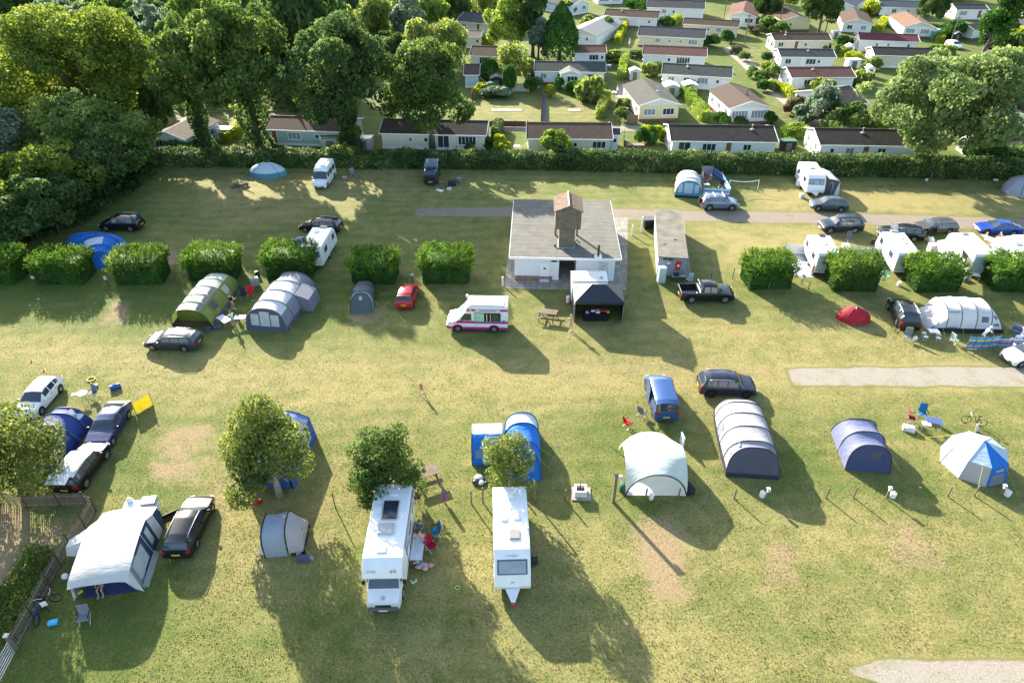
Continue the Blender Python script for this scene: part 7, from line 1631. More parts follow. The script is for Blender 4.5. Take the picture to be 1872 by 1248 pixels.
 r.build('tower_roof', M('old_clay_tiles', (.17, .12, .095), rough=.9, var=.4, scale=2.5, wave=('X', 2.2, .6)), t); MB().box((xt + .05, yc, za + .12), (.14, 3.5, .08)).build('ridge_tiles', M('pale_ridge', (.45, .40, .34)), t)
 fx = g(1093, 470, z); MB().cyl((fx.x - c.x, fx.y - c.y, z), (fx.x - c.x, fx.y - c.y, z + 1.35), .11, 10).box((fx.x - c.x, fx.y - c.y, z + .14), (.7, .6, .1), m=1).build('roof_flue', [M('rusty_flue', (.06, .035, .03)), WHITE], t)
 for (px, py) in ((1013, 453), (1028, 458), (1055, 450), (1052, 441)):
  q = g(px, py, z); MB().cyl((q.x - c.x, q.y - c.y, z + .05), (q.x - c.x, q.y - c.y, z + .35), .09, 8).build('roof_vent', STEEL if px != 1013 else BLACK, t)
toilet_block()
def quad_sheet(name, pts, mat, z=.012):
 P = [g(*p) for p in pts]; o = MB().sheet([p + Vector((0, 0, z)) for p in P], .05).build(name, mat); return struct(o)
SLAB = M('paving_slabs', (.30, .28, .245), rough=.9, var=.25, scale=1.2)
def slab_tex(m, sx=1.6):
 N = m.node_tree.nodes; Lk = m.node_tree.links; b = N['Principled BSDF']; src = b.inputs['Base Color'].links[0].from_socket
 tc = N.new('ShaderNodeTexCoord'); br = N.new('ShaderNodeTexBrick'); br.inputs['Scale'].default_value = sx; br.inputs['Color1'].default_value = (1, 1, 1, 1); br.inputs['Color2'].default_value = (.78, .78, .78, 1); br.inputs['Mortar'].default_value = (.45, .45, .45, 1); br.inputs['Mortar Size'].default_value = .03; br.offset = .0; br.inputs['Brick Width'].default_value = 1.0; br.inputs['Row Height'].default_value = 1.0
 mx = N.new('ShaderNodeMix'); mx.data_type = 'RGBA'; mx.blend_type = 'MULTIPLY'; mx.inputs['Factor'].default_value = 1
 Lk.new(tc.outputs['Object'], br.inputs['Vector']); Lk.new(src, mx.inputs['A']); Lk.new(br.outputs['Color'], mx.inputs['B']); Lk.new(mx.outputs['Result'], b.inputs['Base Color'])
slab_tex(SLAB)
quad_sheet('paving', [(921, 527), (1146, 532), (1148, 398), (938, 398)], SLAB)
quad_sheet('cabin_paving', [(1250, 508), (1264, 508), (1250, 400), (1240, 398)], SLAB, .014)

def cabin():
 A, B = g(1200, 509), g(1250, 506); a = ang(A, B); W = (B - A).length; c = (A + B) / 2; H = 2.25; F = g(1216, 386, H); d = Vector((F.x - g(1225, 473, H).x, F.y - g(1225, 473, H).y, 0)); L = d.length; a = math.atan2(d.y, d.x) - PI / 2
 t = thing('storage_cabin', 'long grey flat-roofed storage cabin right of the toilet block', 'cabin', (c.x, c.y, 0), a)
 CW2 = M('pale_cabin_side', (.50, .47, .42), rough=.8, var=.1, wave=('Y', 2.0, .75)); CF = M('grey_blue_boards', (.22, .26, .30), rough=.7, var=.1, wave=('X', 1.6, .5))
 MB().box((0, L / 2, H / 2 + .08), (W - .1, L - .1, H - .16)).build('wall', CW2, t); MB().box((0, .035, H / 2 + .05), (W - .06, .05, H - .25)).build('front_wall', CF, t)
 MB().box((0, L / 2, H + .05), (W + .1, L + .15, .12)).build('roof', M('mossy_felt', (.19, .175, .145), rough=.95, var=.3, scale=.8, wave=('Y', .7, .8)), t)
 MB().box((-.75, -.0, H - .18), (.42, .05, .16)).box((-.2, -.0, H - .18), (.5, .05, .16)).build('vent_slot', BLACK, t); MB().box((-.35, -.01, H - .62), (.3, .03, .14)).build('notice', UPVC, t)
 for q in (-.7, .4): MB().box((q, L * .3 + q, H + .13), (.3, .06, .05)).build('roof_scrap', DARK, t)
 return c
cc_ = cabin()
def single(name, label, cat, px, py, build, rz=0, group=None, z=0):
 P = g(px, py); t = thing(name, label, cat, (P.x, P.y, z), rz, group); build(t); return t
def fridge(t):
 MB().box((0, 0, .85), (.75, .62, 1.7)).build('cabinet', M('fridge_white', (.45, .52, .56), rough=.4), t, bevel=.05); MB().box((.28, -.33, 1.1), (.03, .04, .5)).build('handle', STEEL, t)
single('fridge', 'tall pale fridge standing at the front left of the storage cabin', 'fridge', 1208, 515, fridge, .08)
def redbox(t): MB().box((0, 0, 1.45), (.5, .2, 1.0)).build('cabinet', RED, t, bevel=.03); MB().box((0, -.11, 1.45), (.2, .02, .2)).build('label_plate', WHITE, t)
single('fire_point', 'red fire equipment box on the front of the storage cabin', 'fire box', 1236, 508, redbox)
def trolley(t):
 MB().box((0, 0, .62), (1.3, .45, .06)).build('bench_top', STEEL, t)
 for x in (-.6, .6):
  for y in (-.18, .18): MB().box((x, y, .3), (.05, .05, .6)).build('leg', DARK, t)
 MB().box((-.2, 0, .78), (.5, .3, .25)).build('tool_box', DARK, t, bevel=.02)
single('work_bench', 'low metal bench with tools before the storage cabin', 'bench', 1238, 514, trolley)
def whiteboard(t): MB().box((0, 0, .45), (.5, .12, .9)).build('panel', M('pale_panel', (.5, .52, .53)), t, bevel=.02); MB().box((0, .2, .1), (.5, .4, .06)).build('foot', STEEL, t)
single('sign_board', 'small upright board behind the tailgate of the pickup', 'board', 1262, 514, whiteboard, .3)
def bin_(t):
 MB().add([(-.5, -.4, .12), (.5, -.4, .12), (.5, .4, .12), (-.5, .4, .12), (-.6, -.5, 1.15), (.6, -.5, 1.15), (.6, .5, 1.15), (-.6, .5, 1.15)], [(3, 2, 1, 0), (4, 5, 6, 7), (0, 1, 5, 4), (1, 2, 6, 5), (2, 3, 7, 6), (3, 0, 4, 7)]).build('bin_body', BLACK, t)
 MB().box((0, 0, 1.22), (1.3, 1.1, .1)).build('lid', M('bin_lid', (.08, .09, .10), rough=.3), t, bevel=.03)
 for x in (-.45, .45): MB().cyl((x, -.4, .1), (x + .06, -.4, .1), .1, 10).build('wheel', RUBBER, t)
single('wheelie_bin', 'large black waste bin left of the storage cabin', 'waste bin', 1184, 417, bin_, .1)
def gas(t): MB().cyl((0, 0, 0), (0, 0, .62), .17, 14).ball((0, 0, .64), .15, nu=12, nv=6).build('cylinder', WHITE, t, smooth='auto'); MB().cyl((0, 0, -.0), (0, 0, .05), .28, 14).build('tray', RED, t)
single('gas_bottle', 'white bottle on a red tray left of the gazebo', 'bottle', 1038, 553, gas)
# posts
GP = 'short wooden posts in a row across the grass'
def post(px, py, ty, name='wooden_post', label='short weathered wooden post in the long row across the lower field', group=GP, r=.055, mat=WOOD, cap=None, lean=None):
 H = max(.6, height_of(px, py, ty)); P = g(px, py); o = MB().cyl((0, 0, 0), (lean or 0, 0, H), r, 8).build(name, mat, smooth='auto'); o.location = P; tag(o, label, 'post', group); return o
for x, y, ty in [(862, 921, 897), (883, 918, 891), (951, 904, 889), (978, 917, 881), (1033, 914, 895), (1180, 912, 893), (1240, 912, 893), (1296, 909, 893), (1342, 911, 893), (1510, 910, 892), (1560, 909, 890), (1675, 905, 890), (1732, 907, 889), (1781, 906, 888), (1870, 912, 890)]: post(x, y, ty)
post(613, 927, 900, label='dark post standing alone between the airy tree and the compact dark tree', r=.04, mat=WOOD_DARK)
post(656, 905, 892, label='dark stake at the left foot of the compact dark tree', r=.04, mat=WOOD_DARK); post(664, 906, 895, label='second dark stake under the compact dark tree', r=.035, mat=WOOD_DARK)
for x, y, ty, lb in [(707, 309, 296, 'pale marker post before the hedge behind the dark blue off-roader'), (814, 307, 295, 'pale marker post right of the dark blue off-roader'), (916, 309, 296, 'pale marker post in front of the hedge above the toilet block'), (1033, 311, 296, 'pale marker post in front of the hedge above the tower'), (1701, 328, 315, 'pale marker post before the hedge under the wide oak'), (1769, 328, 319, 'short pale marker by the hedge near the right edge'),
   (1404, 530, 515, 'white-topped marker at the foot of the cypress block left of the caravans'), (404, 330, 318, 'marker post at the left end of the hedge')]: post(x, y, ty, 'marker_post', lb, 'pale marker posts', .045, WOOD)
for x, y, ty, lb in [(1339, 510, 490, 'thin dark post between the pickup and the first right cypress block'), (1300, 508, 500, 'thin post behind the pickup bonnet'), (323, 512, 492, 'left of three thin posts beside the green tunnel tent'), (330, 520, 498, 'middle of three thin posts beside the green tunnel tent'), (350, 515, 492, 'right of three thin posts beside the green tunnel tent'), (1477, 531, 515, 'thin post in front of the pale groundsheet'), (1440, 512, 497, 'small white post by the white windbreak'),
   (1172, 424, 396, 'white post left of the waste bin'), (1155, 430, 412, 'white post on the paving right of the toilet block'), (919, 522, 506, 'white bollard at the left front corner of the paving')]: post(x, y, ty, 'marker_post' if 'white' in lb else 'wooden_post', lb, 'single posts around the pitches', .09 if 'white' in lb else .035, WHITE if 'white' in lb else WOOD_DARK)
def hookup(px, py, label, h=1.1, big=False):
 def b(t):
  sw = 'white' in label and not big; MB().box((0, 0, h / 2), (.07 if not big else .2, .07 if not big else .2, h)).build('post', WOOD if big or sw else WOOD_DARK, t); MB().box((.03 if not big else .22, -.05, h - .12), (.2 if sw else .28, .16, .2 if sw else .3)).build('socket_box', M('socket_grey', (.5, .52, .5)) , t, bevel=.02); MB().box((0, 0, h + .03), (.22 if sw else .34 if not big else .24, .2 if not big else .24, .04)).build('cap', WHITE if sw else DARK, t)
 single('electric_hookup', label, 'hook-up post', px, py, b, 0, 'electric hook-up posts')
hookup(1121, 917, 'tall thick hook-up post left of the white shelter', 2.5, True)
for x, y, l in [(198, 522, 'hook-up post in the sunlit gap left of the third cypress block'), (66, 520, 'hook-up post in the shade between the first two cypress blocks'), (754, 515, 'hook-up post behind the red hatchback'), (1465, 520, 'dark hook-up post before the pale groundsheet'), (1399, 912, 'white hook-up post in front of the long pale grey tunnel tent'), (1619, 910, 'white hook-up post right of the navy tunnel tent'), (1826, 906, 'white hook-up post below the octagonal tent'), (1735, 522, 'hook-up post under the right cypress block'), (1689, 340, 'hook-up post by the hedge right of the grey awning')]: hookup(x, y, l, 1.0)
for x, y, l in [(1393, 907, 'white water container by the hook-up post left of the navy tent'), (1631, 908, 'white water container by the hook-up post right of the navy tent'), (1840, 905, 'white water container below the octagonal tent'), (1643, 522, 'white hooded container under the middle right caravan')]:
 def b(t): MB().cyl((0, 0, .02), (0, 0, .42), .2, 12).build('container', WHITE, t, bevel=.03); MB().tube([(-.15, 0, .42), (0, 0, .55), (.15, 0, .42)], .02, 5).build('handle', STEEL, t)
 single('water_container', l, 'water container', x, y, b, .3, 'water containers')
# washing post line and net
def net(t):
 P0, P1 = g(1384, 349), g(1331, 349); d = P1 - P0; H = 1.45
 for q in (Vector((0, 0, 0)), d): MB().cyl(q, q + Vector((0, 0, H)), .03, 6).build('pole', UPVC, t)
 rows = [[d * (i / 8) + Vector((0, 0, H - .22 * math.sin(PI * i / 8) - k * .07)) for i in range(9)] for k in (0, 1)]; o = MB().grid(rows).build('net_tape', UPVC, t, fix=False); m = o.modifiers.new('thickness', 'SOLIDIFY'); m.thickness = .02
single('badminton_net', 'white net stretched between two poles right of the windbreak enclosure', 'net', 1384, 349, net)
# picnic tables
def picnic(px, py, rz, label, sc=1):
 def b(t):
  W = 1.8
  tp = MB(); [tp.box((0, -.3 + .15 * i, .75), (W, .135, .04)) for i in range(5)]; tp.build('table_top', WOOD, t)
  for s in (-1, 1):
   m = MB(); [m.box((0, s * (.68 + .14 * i), .45), (W, .125, .04)) for i in range(2)]; m.build('bench_seat', WOOD, t)
   m = MB(); x = s * W * .36; m.tube([(x, -.75, 0), (x, -.2, .74)], .045, 4).tube([(x, .75, 0), (x, .2, .74)], .045, 4).box((x, 0, .42), (.05, 1.7, .09)).build('leg_frame', WOOD_DARK, t)
 single('picnic_table', label, 'picnic table', px, py, b, rz, 'wooden picnic tables')
picnic(1000, 582, -.22, 'picnic table between the ice cream van and the gazebo'); picnic(780, 878, .42, 'picnic table beside the compact dark tree')
# tap trough
def tap(t):
 MB().box((0, 0, .04), (1.3, 1.15, .08)).build('slab', M('old_concrete', (.33, .29, .25), rough=.95, var=.3, scale=2), t)
 m = MB(); m.box((-.05, -.28, .32), (.8, .12, .5)).box((-.05, .34, .32), (.8, .12, .5)).box((-.39, .03, .32), (.12, .5, .5)).box((.29, .03, .32), (.12, .5, .5)).build('trough', M('white_trough', (.62, .60, .57), rough=.7, var=.15), t); MB().box((-.05, .03, .2), (.56, .5, .2)).build('trough_floor', M('brown_water', (.12, .09, .07), rough=.3), t)
 MB().tube([(-.05, .2, .1), (-.05, .2, .85), (-.05, .05, .85)], .03, 6).build('tap', DARK, t)
single('water_tap', 'white trough with a tap on a concrete slab right of the royal blue tent', 'water tap', 1062, 903, tap, -.03)
# furniture
def camp_chair(px, py, rz, mat, label, sc=1.0, low=False):
 def b(t):
  h = .42; w = .27
  MB().box((0, 0, h), (.54, .50, .03)).build('seat', mat, t); MB().box((0, .27, h + .36), (.54, .03, .68), rx=-.22).build('backrest', mat, t)
  for s in (-1, 1):
   MB().tube([(s * w, -.25, 0), (s * w, .25, h + .05), (s * w, .36, h + .68)], .018, 5).build('leg', STEEL, t); MB().tube([(s * w, .25, 0), (s * w, -.25, h)], .018, 5).build('leg', STEEL, t); MB().box((s * .31, 0, h + .2), (.06, .45, .025)).build('armrest', DARK, t)
 single('camping_chair', label, 'chair', px, py, b, rz, 'camping chairs')
C_RED = M('red_chair_cloth', (.50, .012, .02), rough=.8); C_BLUE_ = M('blue_chair_cloth', (.02, .14, .33), rough=.8); C_CRIM = M('crimson_chair_cloth', (.25, .01, .03), rough=.8); C_BLK = M('black_chair_cloth', (.03, .03, .04), rough=.8); C_GRY = M('grey_chair_cloth', (.18, .2, .24), rough=.8)
for a in [(1147, 781, 2.0, C_RED, 'bright red chair left of the tall blue van'), (1173, 760, 2.4, C_GRY, 'dark folding chair beside the open door of the tall blue van'), (797, 978, -1.2, C_BLUE_, 'blue chair at the long table beside the motorhome'), (790, 1004, .9, C_CRIM, 'crimson chair beside the bare-backed person'),
          (460, 543, .2, C_RED, 'red round chair between the green and grey tunnel tents'), (447, 546, .3, C_BLK, 'black chair beside the red round chair'), (158, 1136, .2, C_GRY, 'grey chair in the shade below the trailer tent'), (1282, 336, .4, C_GRY, 'grey chair inside the windbreak enclosure by the tent'), (1317, 345, -.8, C_BLK, 'black folded-back lounger chair inside the enclosure'),
          (1290, 331, 1.0, C_CRIM, 'dark red chair inside the enclosure'), (1663, 770, 1.2, C_CRIM, 'red camping chair left of the blue camp table'), (1683, 762, -.3, C_BLUE_, 'blue camping chair behind the blue camp table'), (1742, 627, 1.9, M('pale_green_cloth', (.45, .6, .5)), 'pale green chair standing in the sun below the large white tent'),
          (1656, 622, -.5, C_GRY, 'chair draped with pale clothes below the black car'), (646, 323, .5, C_GRY, 'grey folding chair right of the white campervan'), (1808, 468, .8, C_GRY, 'folding chair beside the bright blue coupe'), (1826, 470, -.6, C_CRIM, 'chair near the white awning behind the right cypress block'), (172, 726, -.4, C_GRY, 'small folding chair at the round bistro table')]: camp_chair(*a)
def camp_table(px, py, rz, w, d, mat, label, h=.68):
 def b(t):
  MB().box((0, 0, h), (w, d, .04)).build('table_top', mat, t)
  for x in (-1, 1):
   for y in (-1, 1): MB().cyl((x * w * .46, y * d * .44, 0), (x * w * .46, y * d * .44, h), .02, 5).build('leg', STEEL, t)
 single('camping_table', label, 'table', px, py, b, rz, 'camping tables')
T_TOP = M('pale_table_top', (.50, .54, .60), rough=.5)
for a in [(765, 1012, 0, .75, 1.9, T_TOP, 'long pale table alongside the motorhome'), (412, 594, .9, .7, 1.4, T_TOP, 'grey table beside the green tunnel tent'), (442, 591, .1, .95, .6, M('blue_table_top', (.06, .25, .55), rough=.5), 'blue table in front of the grey inflatable tent'), (1702, 616, -.08, .85, .62, UPVC, 'white folding picnic set table below the black car'),
          (1290, 346, .1, .7, .5, UPVC, 'white table inside the windbreak enclosure'), (1702, 781, -.3, 1.1, .7, M('navy_table_top', (.05, .09, .25), rough=.5), 'dark blue camp table in the sun near the octagonal tent'), (1688, 786, -.2, .6, .5, T_TOP, 'pale side table beside the dark blue camp table'), (1777, 512, -.3, .9, .7, UPVC, 'white table under the rear of the canopied caravan'), (767, 972, 0, .6, .6, M('teal_box', (.10, .2, .24)), 'small dark table at the motorhome door')]: camp_table(*a)
def stool(px, py, label):
 def b(t): MB().box((0, 0, .4), (.32, .3, .03)).build('seat', UPVC, t); [MB().tube([(s * .13, -.12, 0), (s * .13, .12, .4)], .012, 5).build('leg', UPVC, t) for s in (-1, 1)]
 single('stool', label, 'stool', px, py, b, -.08, 'white stools of the folding picnic set')
for x, y, l in [(1687, 615, 'upper left stool of the white picnic set'), (1690, 622, 'lower left stool of the white picnic set'), (1713, 617, 'upper right stool of the white picnic set'), (1713, 624, 'lower right stool of the white picnic set')]: stool(x, y, l)
def bistro(t):
 MB().cyl((0, 0, .7), (0, 0, .73), .36, 18).build('table_top', UPVC, t)
 for i in range(3): a = i * 2.1; MB().tube([(.25 * math.cos(a), .25 * math.sin(a), 0), (.08 * math.cos(a), .08 * math.sin(a), .4), (.25 * math.cos(a), .25 * math.sin(a), .7)], .015, 5).build('leg', DARK, t)
single('bistro_table', 'white round bistro table right of the white hatchback', 'table', 156, 731, bistro)
def item(name, label, cat, px, py, mb, mat, rz=0, smooth=False, bevel=0, z=0):
 P = g(px, py); o = mb.build(name, mat, smooth=smooth, bevel=bevel); o.location = (P.x, P.y, z); o.rotation_euler.z = rz; return tag(o, label, cat)
item('sports_bag', 'blue holdall lying alone on the sunny grass at the left', 'bag', 212, 710, MB().cyl((-.4, 0, .2), (.4, 0, .2), .2, 12).box((0, 0, .42), (.3, .05, .04)), M('blue_bag', (.03, .10, .40), rough=.6), .6, bevel=.02)
def torus(R, r, n=20, m=8):
 mb = MB(); rows = [[((R + r * math.cos(2 * PI * j / m)) * math.cos(2 * PI * i / n), (R + r * math.cos(2 * PI * j / m)) * math.sin(2 * PI * i / n), r + r * math.sin(2 * PI * j / m)) for j in range(m)] for i in range(n + 1)]; return mb.grid(rows, closed=True)
item('flying_ring', 'lime green ring lying on the grass right of the motorhome', 'toy ring', 836, 1074, torus(.13, .018), M('lime_plastic', (.42, .7, .12)), smooth=True)
item('paddling_ring', 'yellow ring toy lying near the round bistro table', 'toy ring', 167, 694, torus(.28, .05), M('yellow_plastic', (.7, .5, .03)), smooth=True)
for x, y, l in [(57, 660, 'upper orange sports cone at the left'), (80, 677, 'orange sports cone left of the white hatchback roof'), (110, 688, 'orange sports cone behind the white hatchback')]: item('sports_cone', l, 'cone', x, y, MB().cyl((0, 0, 0), (0, 0, .2), .1, 10, 0, .02).box((0, 0, .015), (.26, .26, .03)), M('orange_plastic', (.7, .22, .03)))
item('doormat', 'small pale mat lying left of the round bistro table', 'mat', 137, 721, MB().box((0, 0, .02), (.5, .3, .04)), UPVC, .2, bevel=.01); item('paper_bag', 'small pale bag right above the round bistro table', 'bag', 176, 706, MB().box((0, 0, .1), (.32, .22, .2)), M('buff_paper', (.5, .42, .28)), .5, bevel=.03)
item('beach_ball', 'white ball lying by the slatted fence', 'ball', 121, 1057, MB().ball((0, 0, .2), .2, nu=16, nv=10), WHITE, smooth=True)
item('cool_bag', 'bright light blue bag lying below the bicycle', 'bag', 98, 1139, MB().box((0, 0, .1), (.5, .3, .2)), M('sky_blue_bag', (.05, .45, .75), rough=.5), .3, bevel=.04)
item('leafy_toy', 'lime green inflatable toy at the mouth of the trailer tent', 'toy', 143, 1086, MB().ball((0, 0, .12), .14, sc=(1.3, .8, .7)).ball((.15, .12, .12), .1).ball((-.1, .16, .12), .09), M('lime_plastic', (.42, .7, .12)), smooth=True)
item('sandals', 'pale green sandals on the grass beside the motorhome cab', 'sandals', 756, 1063, MB().box((-.12, 0, .03), (.09, .24, .06), .4).box((.05, -.05, .03), (.09, .24, .06), -.9).box((.15, .06, .03), (.08, .2, .06), .2), M('mint_plastic', (.45, .65, .45)), bevel=.01)
item('washing_bowl', 'round pale bowl by the motorhome door', 'bowl', 764, 1029, MB().cyl((0, 0, 0), (0, 0, .1), .10, 14, 0, .14), UPVC, bevel=.01); item('washing_bowl', 'smaller round bowl left of the pale bowl by the motorhome', 'bowl', 758, 1030, MB().cyl((0, 0, 0), (0, 0, .08), .07, 12, 0, .1), UPVC)
rr = random.Random(5); mb = MB()
for i in range(9): mb.ball((rr.uniform(-.35, .35), rr.uniform(-.15, .2), .12), rr.uniform(.14, .22), sc=(1.2, .8, .6), m=i % 3)
item('clothes_pile', 'heap of pale and pink clothes on the grass by the motorhome', 'clothes', 776, 1038, mb, [M('lilac_cloth', (.35, .33, .42)), M('pink_cloth', (.42, .2, .22)), M('beige_cloth2', (.4, .34, .26))], smooth=True)
mb = MB();
for i in range(7): mb.ball((rr.uniform(-.5, .5), rr.uniform(-.3, .3), .12), rr.uniform(.2, .32), sc=(1.2, 1, .5), m=i % 2)
item('tarpaulin', 'crumpled black and silver tarpaulin left of the small leafy tree', 'tarpaulin', 883, 880, mb, [M('shiny_black_sheet', (.02, .02, .025), rough=.15), M('silver_sheet', (.5, .5, .52), rough=.25)], smooth='auto')
def airer(t):
 for s in (-1, 1): MB().tube([(-.25, s * .45, 0), (0, s * .45, 1.25), (.25, s * .45, 0)], .015, 5).build('frame', STEEL, t)
 cm = [C_RED, UPVC, M('lilac_cloth', (.35, .33, .42)), UPVC, C_BLK]
 for i in range(6):
  x = -.25 + .1 * i; h = .5 + .25 * ((i * 7) % 3) / 2; o = MB().grid([[Vector((x, -.42 + .14 * j, 1.2 - .5 * abs(x))), Vector((x + .04 * math.sin(j * 2), -.42 + .14 * j, 1.2 - .5 * abs(x) - h))] for j in range(7)]).build('hanging_clothes', cm[i % 5], t, fix=False); o.modifiers.new('thickness', 'SOLIDIFY').thickness = .012
single('clothes_airer', 'folding airer hung with red, white and dark clothes behind the motorhome', 'clothes airer', 762, 922, airer, .1)
def towel_post(t):
 MB().cyl((0, 0, 0), (0, 0, 1.05), .045, 6).build('post', WOOD, t); rows = [[(.13 * math.cos(a) * (1 + .2 * math.sin(3 * a)), .13 * math.sin(a), z) for a in [2 * PI * i / 12 for i in range(12)]] for z in (.28, .6, .9, 1.08)]; MB().grid(rows, closed=True).build('towel', M('purple_towel', (.22, .08, .30), rough=.9), t, smooth=True)
single('towel_post', 'post wrapped in a purple towel near the airer', 'post', 813, 918, towel_post)
def solar(t): MB().cyl((0, 0, 0), (0, 0, 1.3), .03, 6).build('pole', STEEL, t); MB().box((0, 0, 1.7), (.55, .05, .95), rx=-.3).build('panel', M('solar_cells', (.03, .035, .06), rough=.12), t); MB().box((0, .1, .35), (.7, .5, .5)).build('battery_box', UPVC, t, bevel=.03)
single('solar_panel_stand', 'upright dark solar panel on a stand between the two right caravans', 'solar panel', 1545, 456, solar, .05)
def bike(t, mat):
 for y in (-.52, .52): o = torus(.32, .025, 18, 6).build('wheel', RUBBER, t, smooth=True); o.rotation_euler = (0, PI / 2, 0); o.location = (0, y, .34)
 MB().tube([(0, -.52, .34), (0, -.1, .3), (0, .1, .8), (0, .42, .78), (0, .52, .34)], .022, 6).tube([(0, -.1, .3), (0, -.2, .85)], .022, 6).tube([(0, -.52, .34), (0, -.17, .72), (0, .1, .8)], .018, 6).build('frame', mat, t); MB().box((0, -.2, .9), (.12, .24, .05)).build('saddle', BLACK, t); MB().tube([(-.25, .38, .98), (0, .42, .95), (.25, .38, .98)], .018, 6).build('handlebar', STEEL, t)
def bikes(px, py, rz, mat, label): single('bicycle', label, 'bicycle', px, py, lambda t: bike(t, mat), rz, 'bicycles on the field')
bikes(88, 1103, -1.2, P_BLACK, 'black bicycle by the slatted fence, upper of the two'); bikes(76, 1125, .2, P_BLUE, 'bicycle with blue frame by the slatted fence, lower of the two'); bikes(1649, 606, -1.3, P_RED, 'red child bicycle on the ground behind the black car'); bikes(1778, 776, 1.2, P_BLACK, 'dark bicycle behind the octagonal tent'); bikes(178, 441, 1.3, P_RED, 'red and white bicycle behind the bright blue tent')
bikes(812, 346, 1.0, P_BLACK, 'dark bicycle among the kit right of the dark blue off-roader')
item('bodyboard', 'pale rounded board leaning behind the octagonal tent', 'board', 1783, 788, MB().box((0, 0, .35), (.35, .06, .7), 0, 0, -.2), M('pale_pink_board', (.6, .5, .48)), .5, bevel=.15)
item('folded_board', 'white and dark panel standing behind the white shelter', 'panel', 1246, 812, MB().box((0, 0, .45), (.12, .7, .9)), T_TOP, .1, bevel=.02)
for i, (x, y, w_, d_, h_, mt, lab, nm) in enumerate([(804, 349, .9, .45, .12, UPVC, 'white sheet on the grass behind the dark blue off-roader', 'sheet'), (826, 338, 1.0, .8, .45, DARK, 'heap of dark camping kit right of the dark blue off-roader', 'kit_bag'), (840, 333, .6, .6, .55, M('grey_kit', (.15, .16, .2)), 'grey kit box at the end of the dark kit heap', 'kit_box'), (821, 347, .5, .35, .25, UPVC, 'white bag below the dark kit heap', 'kit_bag'),
   (630, 325, .6, .45, .18, M('beige_crate', (.5, .45, .33)), 'beige crate right of the white campervan', 'crate'), (467, 521, .8, .6, .8, M('grey_cloth_cupboard', (.28, .31, .33)), 'grey cloth cupboard between the green and grey tents', 'cupboard'), (471, 505, .35, .3, .55, BLACK, 'black box behind the grey cloth cupboard', 'box'), (380, 604, .5, .5, .35, M('navy_kit', (.06, .07, .13)), 'dark kit at the front right corner of the green tent', 'kit_bag'),
   (399, 601, .7, .3, .25, M('navy_kit', (.06, .07, .13)), 'blue-grey bag beside the groundsheet of the green tent', 'kit_bag'), (403, 600, .2, .2, .2, M('yellow_plastic', (.7, .5, .03)), 'small yellow toy right of the green tent', 'toy'), (1258, 897, .5, .8, .5, DARK, 'dark bag against the right side of the white shelter', 'kit_bag'), (1137, 894, .35, .5, .55, M('dark_green_cloth', (.02, .10, .06)), 'dark green bag against the left side of the white shelter', 'kit_bag'), (1190, 912, .25, .2, .5, UPVC, 'white bottle in front of the white shelter', 'bottle'),
   (556, 1023, .7, .4, .3, M('navy_kit', (.06, .07, .13)), 'dark bag at the front corner of the small pale grey awning tent', 'kit_bag'), (566, 1020, .55, .25, .2, M('slate_roll', (.2, .22, .3)), 'rolled mat right of that dark bag', 'rolled_mat'), (547, 1013, .3, .25, .25, M('pink_cloth', (.42, .2, .22)), 'pink bag beside the small pale grey awning tent', 'kit_bag'), (470, 918, .5, .4, .12, C_RED, 'red object lying under the airy tree', 'cushion'),
   (1460, 340, .5, .7, .8, UPVC, 'white box left of the caravan by the hedge', 'box'), (1465, 361, .5, .5, .45, M('pale_table_top', (.5, .54, .6)), 'pale wheel clamp box at the front left of the caravan by the hedge', 'box'), (1508, 361, .5, .4, .15, M('teal_box2', (.05, .3, .35)), 'teal mat in front of the grey awning', 'mat'), (1762, 512, .9, .5, .3, M('pink_pale', (.6, .5, .5)), 'pale pink bag by the canopied caravan', 'kit_bag'), (1768, 602, .3, .3, .1, UPVC, 'white plate by the large white tent', 'plate'),
   (1672, 621, .3, .25, .3, UPVC, 'white bag left of the picnic set', 'bag'), (1700, 527, 2.6, .7, .25, M('dark_sheet', (.05, .055, .075)), 'long dark folded sheet behind the large white tent', 'sheet'), (1848, 627, .8, .5, .35, M('pale_table_top', (.5, .54, .6)), 'pale play box inside the duller windbreak', 'box'), (1860, 622, .4, .4, .45, UPVC, 'white tub at the end of the play area', 'tub'), (1660, 786, .8, .5, .35, M('white_cool_box', (.6, .62, .65)), 'white cool box left of the camp table', 'cool_box'), (1820, 330, .5, .4, .2, UPVC, 'white bundle by the hedge at the right', 'bundle'),
   (1700, 443, .55, .7, .5, M('cream_hood', (.7, .68, .62)), 'cream pushchair hood behind the middle right caravan', 'pushchair'), (1840, 503, .5, .5, .5, UPVC, 'white box under the right edge caravan', 'box'), (1706, 462, 1.3, .8, 1.0, M('lavender_cover', (.5, .48, .58)), 'domed pale cover between the middle caravans', 'cover'), (1596, 446, .5, .3, .5, DARK, 'dark kit on the white windbreak between the caravans', 'kit_bag')]):
 mb = MB().box((0, 0, h_ / 2), (w_, d_, h_));
 if h_ > .2: mb.box((w_ * .1, 0, h_ + .02), (w_ * .6, d_ * .7, .06)); mb.ball((w_ * .3, -d_ * .35, h_ * .4), min(d_, h_) * .35)
 item(nm, lab, nm.replace('_', ' '), x, y, mb, mt, (i * .7) % 1.2 - .6, smooth='auto', bevel=min(w_, d_, h_) * .2)
